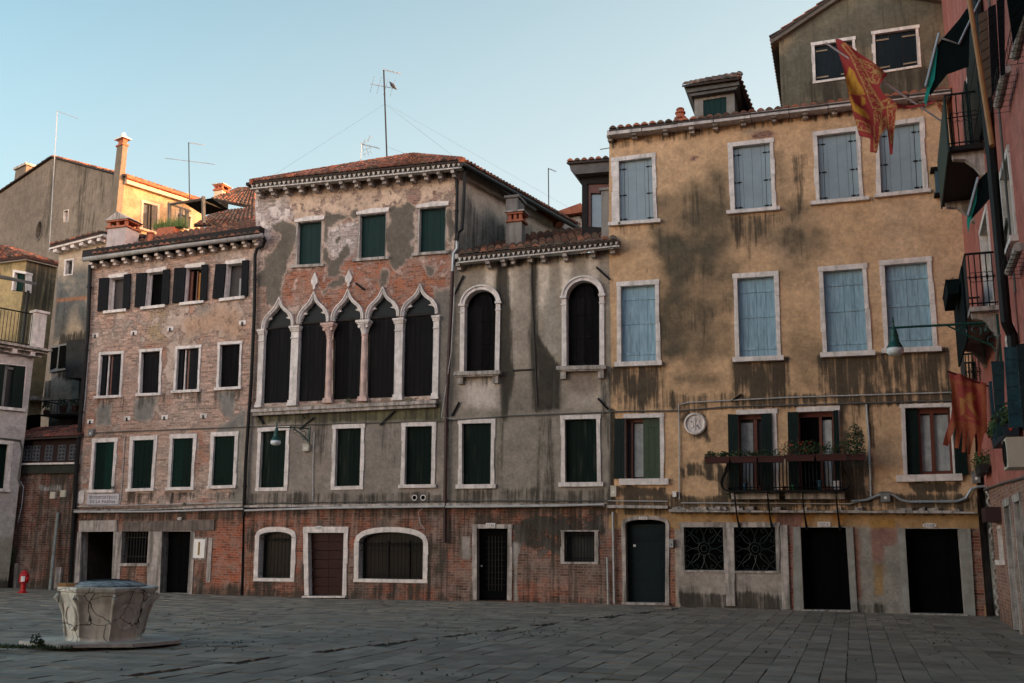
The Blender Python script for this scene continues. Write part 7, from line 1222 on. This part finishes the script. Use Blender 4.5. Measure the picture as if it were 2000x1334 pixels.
mb = MB(); a, b = F.uv(305, 463, -4.2), F.uv(340, 442, -4.2); mb.box(F, a[0], b[0], a[1]-.1, b[1], -4.6, -4.2); rt = root('reed_planter', F.frame(a[0], 4.4, a[1]), 'terracotta planter of tall green reeds on the roof terrace', 'planter'); mb.build('trough', TERRA, rt)
mb = MB()
for k in range(420):
    u = random.uniform(a[0]-.2, b[0]+.35); p = F.W(u, random.uniform(-4.6, -4.2), b[1]); tip = p+np.array([random.gauss(0, .12), random.gauss(0, .12), random.uniform(.2, .55)]); s_ = np.array([.012, 0, 0]); mb.add([p-s_, p+s_, tip], [(0, 1, 2)])
mb.build('reeds', GRASS, rt)
mb = MB(); mb.tube([Fd(340, 470, -4.6), Fd(400, 452, -4.6)], .12, 4); mb.build('parapet', TERRA, AT)
# small chimney hut and red vent behind the grey plaster house
SH = root('chimney_hut', F.at(0, -9).frame(F.uv(1112, 430)[0], 0, 10), 'small tiled chimney hut behind the grey plaster house roof', 'chimney'); a, b = F.uv(1095, 460, -8), F.uv(1133, 422, -8); mb = MB(); mb.box(F, a[0], b[0], a[1]-1, b[1], -9.2, -8); mb.build('wall', mat('hut_plaster', (.36, .31, .26), .9, .2, 3, .1), SH); mb = MB(); mb.box(F, a[0]+.25, b[0]-.35, b[1]-.28, b[1]-.05, -7.99, -7.97); mb.build('vent_slot', DARK, SH); mb = MB(); mb.hexa([F.W(a[0]-.3, -7.7, b[1]), F.W(b[0]+.3, -7.7, b[1]+.05), F.W(b[0]+.3, -9.4, b[1]+.1), F.W(a[0]-.3, -9.4, b[1]+.05)], [F.W(a[0]-.35, -7.7, b[1]+.1), F.W(b[0]+.1, -7.7, b[1]+.42), F.W(b[0]+.1, -9.4, b[1]+.45), F.W(a[0]-.3, -9.4, b[1]+.15)]); mb.build('roof', TERRA, SH)
p = Fd(1058, 418, -6.5); mb = MB(); mb.tube([p+F.U*(-.4)+np.array([0, 0, -.5]), p+np.array([0, 0, .0]), p+F.U*.35+np.array([0, 0, -.1]), p+F.U*.7+np.array([0, 0, -.5])], .28, 14); tag(mb.build('roof_vent', TERRA), 'rounded orange terracotta vent hood on the slanting side roof', 'vent')
# ================================================================== antennas
def antenna(lab, P, d, base, top, booms, r=.018, wires=()):
    b, t = Fd(*base, d, P), Fd(*top, d, P); rt = root('tv_antenna', Matrix.Translation(Vector(b)), lab, 'antenna', 'television antennas on the roofs'); mb = MB(); mb.tube([b, t], r, 6); mb.build('mast', ZINC if r < .02 else PIPE, rt)
    for x0, y0, x1, y1, n, el in booms:
        A, B = Fd(x0, y0, d, P), Fd(x1, y1, d-.5, P); m_ = MB(); m_.tube([A, B], .012, 5); dr = np.cross(B-A, (0, 0, 1.)); dr /= np.linalg.norm(dr)
        dv = (P.N*.7+P.U*.55+np.array([0, 0, .35])) if el < 0 else (P.N*.9+P.U*.1+np.array([0, 0, .12])); e = abs(el)
        for k in range(n): c = lerp(A, B, (k+.3)/n); m_.tube([c-dv*e, c+dv*e], .006, 4)
        m_.build('boom', ZINC, rt)
    for (x0, y0, d0, x1, y1, d1) in wires: m_ = MB(); m_.tube([Fd(x0, y0, d0, P), Fd(x1, y1, d1, P)], .003, 4); m_.build('guy_wire', CABLE, rt)
    return rt
antenna('tall dark mast with two aerials and a perched pigeon on the pointed arch house', F, -3.5, (756, 318), (749.5, 137), [(748, 136, 783, 144, 6, .1), (723, 164, 776, 174, 4, -.45)], .03, wires=[(752, 203, -3.5, 530, 345, -1.5), (752, 203, -3.5, 885, 305, -2), (755, 286, -3.5, 820, 312, -2), (760, 206, -3.5, 1110, 405, -9)])
p = Fd(767, 170, -3.8); mb = MB(); mb.tube([p+np.array([-.10, 0, .19]), p+np.array([-.07, 0, .15]), p+np.array([-.02, 0, .08]), p+np.array([.05, 0, .0]), p+np.array([.14, 0, -.10])], [.02, .045, .075, .055, .015], 8); mb.tube([p+np.array([-.10, 0, .20]), p+np.array([-.15, 0, .19])], [.03, .004], 6); tag(mb.build('pigeon', BIRD, smooth=True), 'dark pigeon perched on the lower boom of the tall mast', 'bird')
antenna('small grid aerial low on the tiled roof left of the tall mast', F, -2.5, (704, 325), (706, 278), [(705, 281, 742, 290, 7, .12), (700, 318, 716, 323, 4, .1), (708, 281, 727, 266, 2, -.2)], .018)
m_ = MB()
for k in range(3): a = Fd(707+k*7, 284+k*1, -2.4); b = Fd(713+k*6.5, 306-k*3, -2.4); m_.tube([a, b], .012, 4)
for y in (292, 300): m_.tube([Fd(709, y+2, -2.4), Fd(724, y-4, -2.4)], .006, 4)
tag(m_.build('grid_reflector', ZINC), 'slanted grid reflector clipped to the small roof aerial', 'antenna')
antenna('thin mast with a long comb aerial behind the roof terrace', F, -9, (370, 392), (368.5, 278), [(368, 279, 399, 283, 5, .1), (322, 309, 420, 321, 11, .12)], .022); antenna('tall thin mast with one horizontal arm in front of the grey gable', G1, .3, (96, 492), (112, 217), [(112, 217, 153, 232, 6, .08)], .018); antenna('thin mast with a small tip aerial behind the grey plaster house', F, -5, (1072, 420), (1071, 329), [(1071, 329, 1086, 335, 5, .08)], .02)
mb = MB(); mb.tube([Fd(1172, 292, -.8), Fd(1190, 289, -.8)], .015, 5); tag(mb.build('antenna_rod', GREYB), 'short dark rod sticking out left of the ochre roof edge', 'antenna')
# ================================================================== well head
WB = gz(193, 1262); wc = WB+np.array([-.12, .48, 0]); kx = 14.9/FPX
fr = Matrix.Translation(Vector(wc)); WL = root('wellhead', fr, 'octagonal cracked white stone wellhead with a curved metal lid in the square', 'wellhead')
WST = mat('wellhead_stone', (.64, .62, .55), .8, .4, 3, .45, streak=.4, amt=.6, dirt=(.27, .23, .18))
nt_ = WST.node_tree; bs = nt_.nodes['Principled BSDF']; src = bs.inputs['Base Color'].links[0].from_socket; tc_ = nt_.nodes.new('ShaderNodeTexCoord'); nz_ = nt_.nodes.new('ShaderNodeTexNoise'); nz_.inputs['Scale'].default_value = 3; ad = nt_.nodes.new('ShaderNodeVectorMath'); ad.operation = 'MULTIPLY_ADD'; ad.inputs[1].default_value = (.28, .28, .28)
nt_.links.new(tc_.outputs['Object'], nz_.inputs['Vector']); nt_.links.new(nz_.outputs['Color'], ad.inputs[0]); nt_.links.new(tc_.outputs['Object'], ad.inputs[2]); vo = nt_.nodes.new('ShaderNodeTexVoronoi'); vo.feature = 'DISTANCE_TO_EDGE'; vo.inputs['Scale'].default_value = 2.3; nt_.links.new(ad.outputs[0], vo.inputs['Vector'])
mr_ = nt_.nodes.new('ShaderNodeMapRange'); mr_.inputs[1].default_value = .004; mr_.inputs[2].default_value = .02; mr_.inputs[3].default_value = 1; mr_.inputs[4].default_value = 0; nt_.links.new(vo.outputs['Distance'], mr_.inputs[0]); mx_ = nt_.nodes.new('ShaderNodeMix'); mx_.data_type = 'RGBA'; mx_.inputs[7].default_value = (.05, .045, .035, 1); nt_.links.new(mr_.outputs[0], mx_.inputs[0]); nt_.links.new(src, mx_.inputs[6]); nt_.links.new(mx_.outputs[2], bs.inputs['Base Color'])
def octa(mb, prof, n=8, rot=R(22.5+6), seg=1, cap=True):
    rings = []
    for r_, h_ in prof: rings.append([wc+np.array([r_*math.cos(rot+2*math.pi*k/n), r_*math.sin(rot+2*math.pi*k/n), h_]) for k in range(n)])
    vs = [p for r_ in rings for p in r_]; fs = [(i*n+k, i*n+(k+1) % n, (i+1)*n+(k+1) % n, (i+1)*n+k) for i in range(len(prof)-1) for k in range(n)]
    if cap: fs += [tuple(range(n-1, -1, -1)), tuple((len(prof)-1)*n+k for k in range(n))]
    mb.add(vs, fs)
def wz(py): return None
Dw = wc[1]-.5; top = EYE-(1155-1078)*Dw/FPX*1.0; H0 = top
mb = MB(); octa(mb, [(.585, .0), (.585, .05), (.545, .07), (.53, .10), (.545, .2), (.585, .42), (.625, .58), (.665, .68), (.68, .72)]); mb.build('basin', WST, WL)
mb = MB(); octa(mb, [(.68, .721), (.68, .75), (.71, .765), (.72, .80), (.715, .825), (.68, .83)]); mb.build('rim', WST, WL)
for k in range(8):
    a = R(22.5+6)+2*math.pi*(k+.5)/8; nv = np.array([math.cos(a), math.sin(a), 0]); tv = np.array([-math.sin(a), math.cos(a), 0]); r0 = .555*math.cos(math.pi/8); c = wc+nv*(r0+.040)+np.array([0, 0, .40]); up_ = np.array([0, 0, 1.])+nv*.17
    if k not in (4, 6): continue
    mb = MB(); n_ = 20; rr = [c+tv*.14*math.cos(t)+up_*.17*math.sin(t) for t in np.linspace(0, 2*math.pi, n_+1)]; mb.tube(rr, .026, 6, close=False); mb.add([c+nv*.012]+[p+nv*.0 for p in rr[:-1]], [(0, i+1, (i+1) % n_+1) for i in range(n_)]); mb.build('carved_shield', WST, WL)
for k in range(8):
    a = R(22.5+6)+2*math.pi*k/8; nv = np.array([math.cos(a), math.sin(a), 0])
    if nv[1] > .6: continue
    mb = MB(); mb.tube([wc+nv*.55+np.array([0, 0, .12]), wc+nv*.60+np.array([0, 0, .42]), wc+nv*.66+np.array([0, 0, .60]), wc+nv*.73+np.array([0, 0, .68]), wc+nv*.70+np.array([0, 0, .73])], [.014, .018, .026, .032, .018], 7); mb.build('corner_leaf', WST, WL)
LID = mat('dull_metal_lid', (.10, .12, .13), .42, .6, 9, .5, c2=(.50, .52, .52), metal=.2)
mb = MB(); mb.lathe(wc, [(.54, .832), (.54, .85), (.52, .862), (.44, .885), (.33, .905), (.18, .92), (.02, .926)], 36); mb.mi = 1
for k in range(9): y_ = -.45+k*.11; w2 = math.sqrt(max(0, .52**2-y_**2)); pts = [wc+np.array([x, y_, .845+.084*max(0, 1-(x*x+y_*y_)/.285)**.8]) for x in np.linspace(-w2, w2, 12)]; mb.tube(pts, .008, 4)
mb.build('lid', [LID, PIPE], WL, smooth=True)
mb = MB(); random.seed(5); vs = []
for k in range(14): a = 2*math.pi*k/14; r_ = random.uniform(.86, 1.1); vs.append((r_*math.cos(a)*1.12, r_*math.sin(a)*.85))
P3 = lambda x, y, z: wc+np.array([x, y, z]); n_ = len(vs); mb.add([P3(x, y, .005) for x, y in vs]+[P3(x*.99, y*.99, .055) for x, y in vs], [tuple(range(n_, 2*n_))]+[(i, (i+1) % n_, n_+(i+1) % n_, n_+i) for i in range(n_)]); mb.build('base_slab', mat('worn_base_stone', (.46, .42, .37), .8, .35, 3, .4, streak=.2, amt=.4), WL)
p = wc+np.array([-.50, -.33, .83]); mb = MB(); mb.add([p+np.array(v) for v in ((-.11, -.06, 0), (.17, -.08, 0), (.18, .06, 0), (-.10, .07, 0), (-.12, -.06, .05), (.17, -.08, .05), (.18, .06, .05), (-.10, .07, .05), (.03, -.11, .0), (.03, -.11, .05))], [(4, 9, 5, 6, 7), (0, 8, 9, 4), (8, 1, 5, 9), (1, 2, 6, 5), (2, 3, 7, 6), (3, 0, 4, 7), (3, 2, 1, 8, 0)]); tag(mb.build('folded_paper', mat('tan_cardboard', (.34, .19, .08), .9, .2, 6, 0), None, frame=Matrix.Translation(Vector(p))), 'small tan cardboard box lying on the left rim of the wellhead', 'box')
mb = MB()
for k in range(520):
    x = -1.6+random.random()*1.5; y = -.82+random.gauss(0, .05)-.35*(x+.1)**2*.3; 
    y = y+.35*max(0, -.9-x)
    q = wc+np.array([x, y, 0]); t_ = q+np.array([random.gauss(0, .03), random.gauss(0, .03), random.uniform(.02, .07)]); mb.add([q+np.array([-.012, 0, 0]), q+np.array([.012, 0, 0]), t_], [(0, 1, 2)])
tag(mb.build('moss', LEAFD, frame=Matrix.Translation(Vector(wc))), 'dark grass and moss fringe along the front edge of the wellhead base', 'grass', kind='stuff')
q = gz(68, 1268); foliage('weed', [(q+np.array([0, 0, .12]), (.07, .07, .11)), (q+np.array([.08, 0, .08]), (.05, .05, .06))], 70, .03, LEAFD, None, 'small dark weed standing left of the wellhead', 'plant')
# weeds on the walls
for (px, py, d_, r_, n_, lab, m) in ((680, 782, .12, .13, 120, 'round green tuft on the long sill under the middle arches', LEAF), (597, 812, .1, .14, 70, 'brown hanging tuft below the left end of the long sill', mat('dry_weed', (.05, .03, .02), .9)), (720, 786, .15, .12, 60, 'low reddish green tuft on the long sill right of centre', LEAFD), (800, 783, .1, .14, 70, 'grassy tuft on the long sill under the fourth arch', GRASS), (842, 785, .15, .10, 60, 'small green tuft near the right end of the long sill', LEAFD), (220, 952, .1, .09, 60, 'small weed on the sill above the street name panel', LEAFD), (1425, 968, .1, .11, 90, 'weed growing under the left end of the balcony', LEAFD), (360, 985, .15, .06, 40, 'tiny weed on the pipe below the brick house windows', LEAFD), (1212, 437, .1, .08, 40, 'small weed at the left end of the upper sill of the ochre house', LEAFD)):
    q = Fd(px, py, d_); foliage('wall_weed', [(q, (r_, r_*.5, r_*.8))], n_, .03, m, None, lab, 'plant')
mb = MB()
for k in range(1800):
    u, d_ = random.uniform(-9, 9), random.uniform(1, 17); 
    if fbm(np.array([u]), np.array([d_]), .5, .5, 33, 2)[0] < .35 and random.random() < .93: continue
    q = F.W(u, d_, ground_z(u)); t_ = q+np.array([random.gauss(0, .02), random.gauss(0, .02), random.uniform(.01, .03)]); mb.add([q+np.array([-.02, 0, 0]), q+np.array([.02, .0, 0]), t_], [(0, 1, 2)])
tag(mb.build('joint_weeds', LEAFD, frame=F.frame()), 'scattered tiny weeds in the joints between the paving stones', 'grass', kind='stuff')
# ================================================================== unseen houses added behind the viewer to darken the lower facades
for i, (u, w_, h_, m, lab) in enumerate(((-16, 11, 17, YPLAIN, 'plain ochre house closing the square behind the viewer on the left'), (-5, 12, 18, GPLAIN, 'plain grey house closing the square behind the viewer'), (7, 9, 16.5, PPLAIN, 'plain pink house closing the square behind the viewer on the right'))):
    P = Pl(F.W(u+w_/2, 33, 0), F.az+180); rt = root('shade_house', P.frame(0, 0, 0), lab, 'house', 'houses behind the viewer'); mb = MB(); mb.box(P, -w_/2, w_/2, -.1, h_, -8, 0); mb.build('wall', m, rt); roof('roof', rt, P.W(-w_/2, .4, h_+.02), P.W(w_/2, .4, h_+.02), P.W(w_/2, -4, h_+1.8), P.W(-w_/2, -4, h_+1.8), tw=.5, tl=.8, seed=70+i)
    for r_ in range(4):
        for c_ in range(int(w_/2.6)):
            x, z = -w_/2+1.3+c_*2.6, 1.2+r_*3.1; mb = MB(); stone_frame(mb, P, (x-.45, z+1.7), (x+.45, z+1.7), (x+.45, z), (x-.45, z), .12, .12, .12, -.1, .04, .1); o = mb.build('window', STONE, rt); m_ = MB(); m_.box(P, x-.44, x+.44, z, z+1.68, .001, .02); m_.build('shutter', GREENO, o)
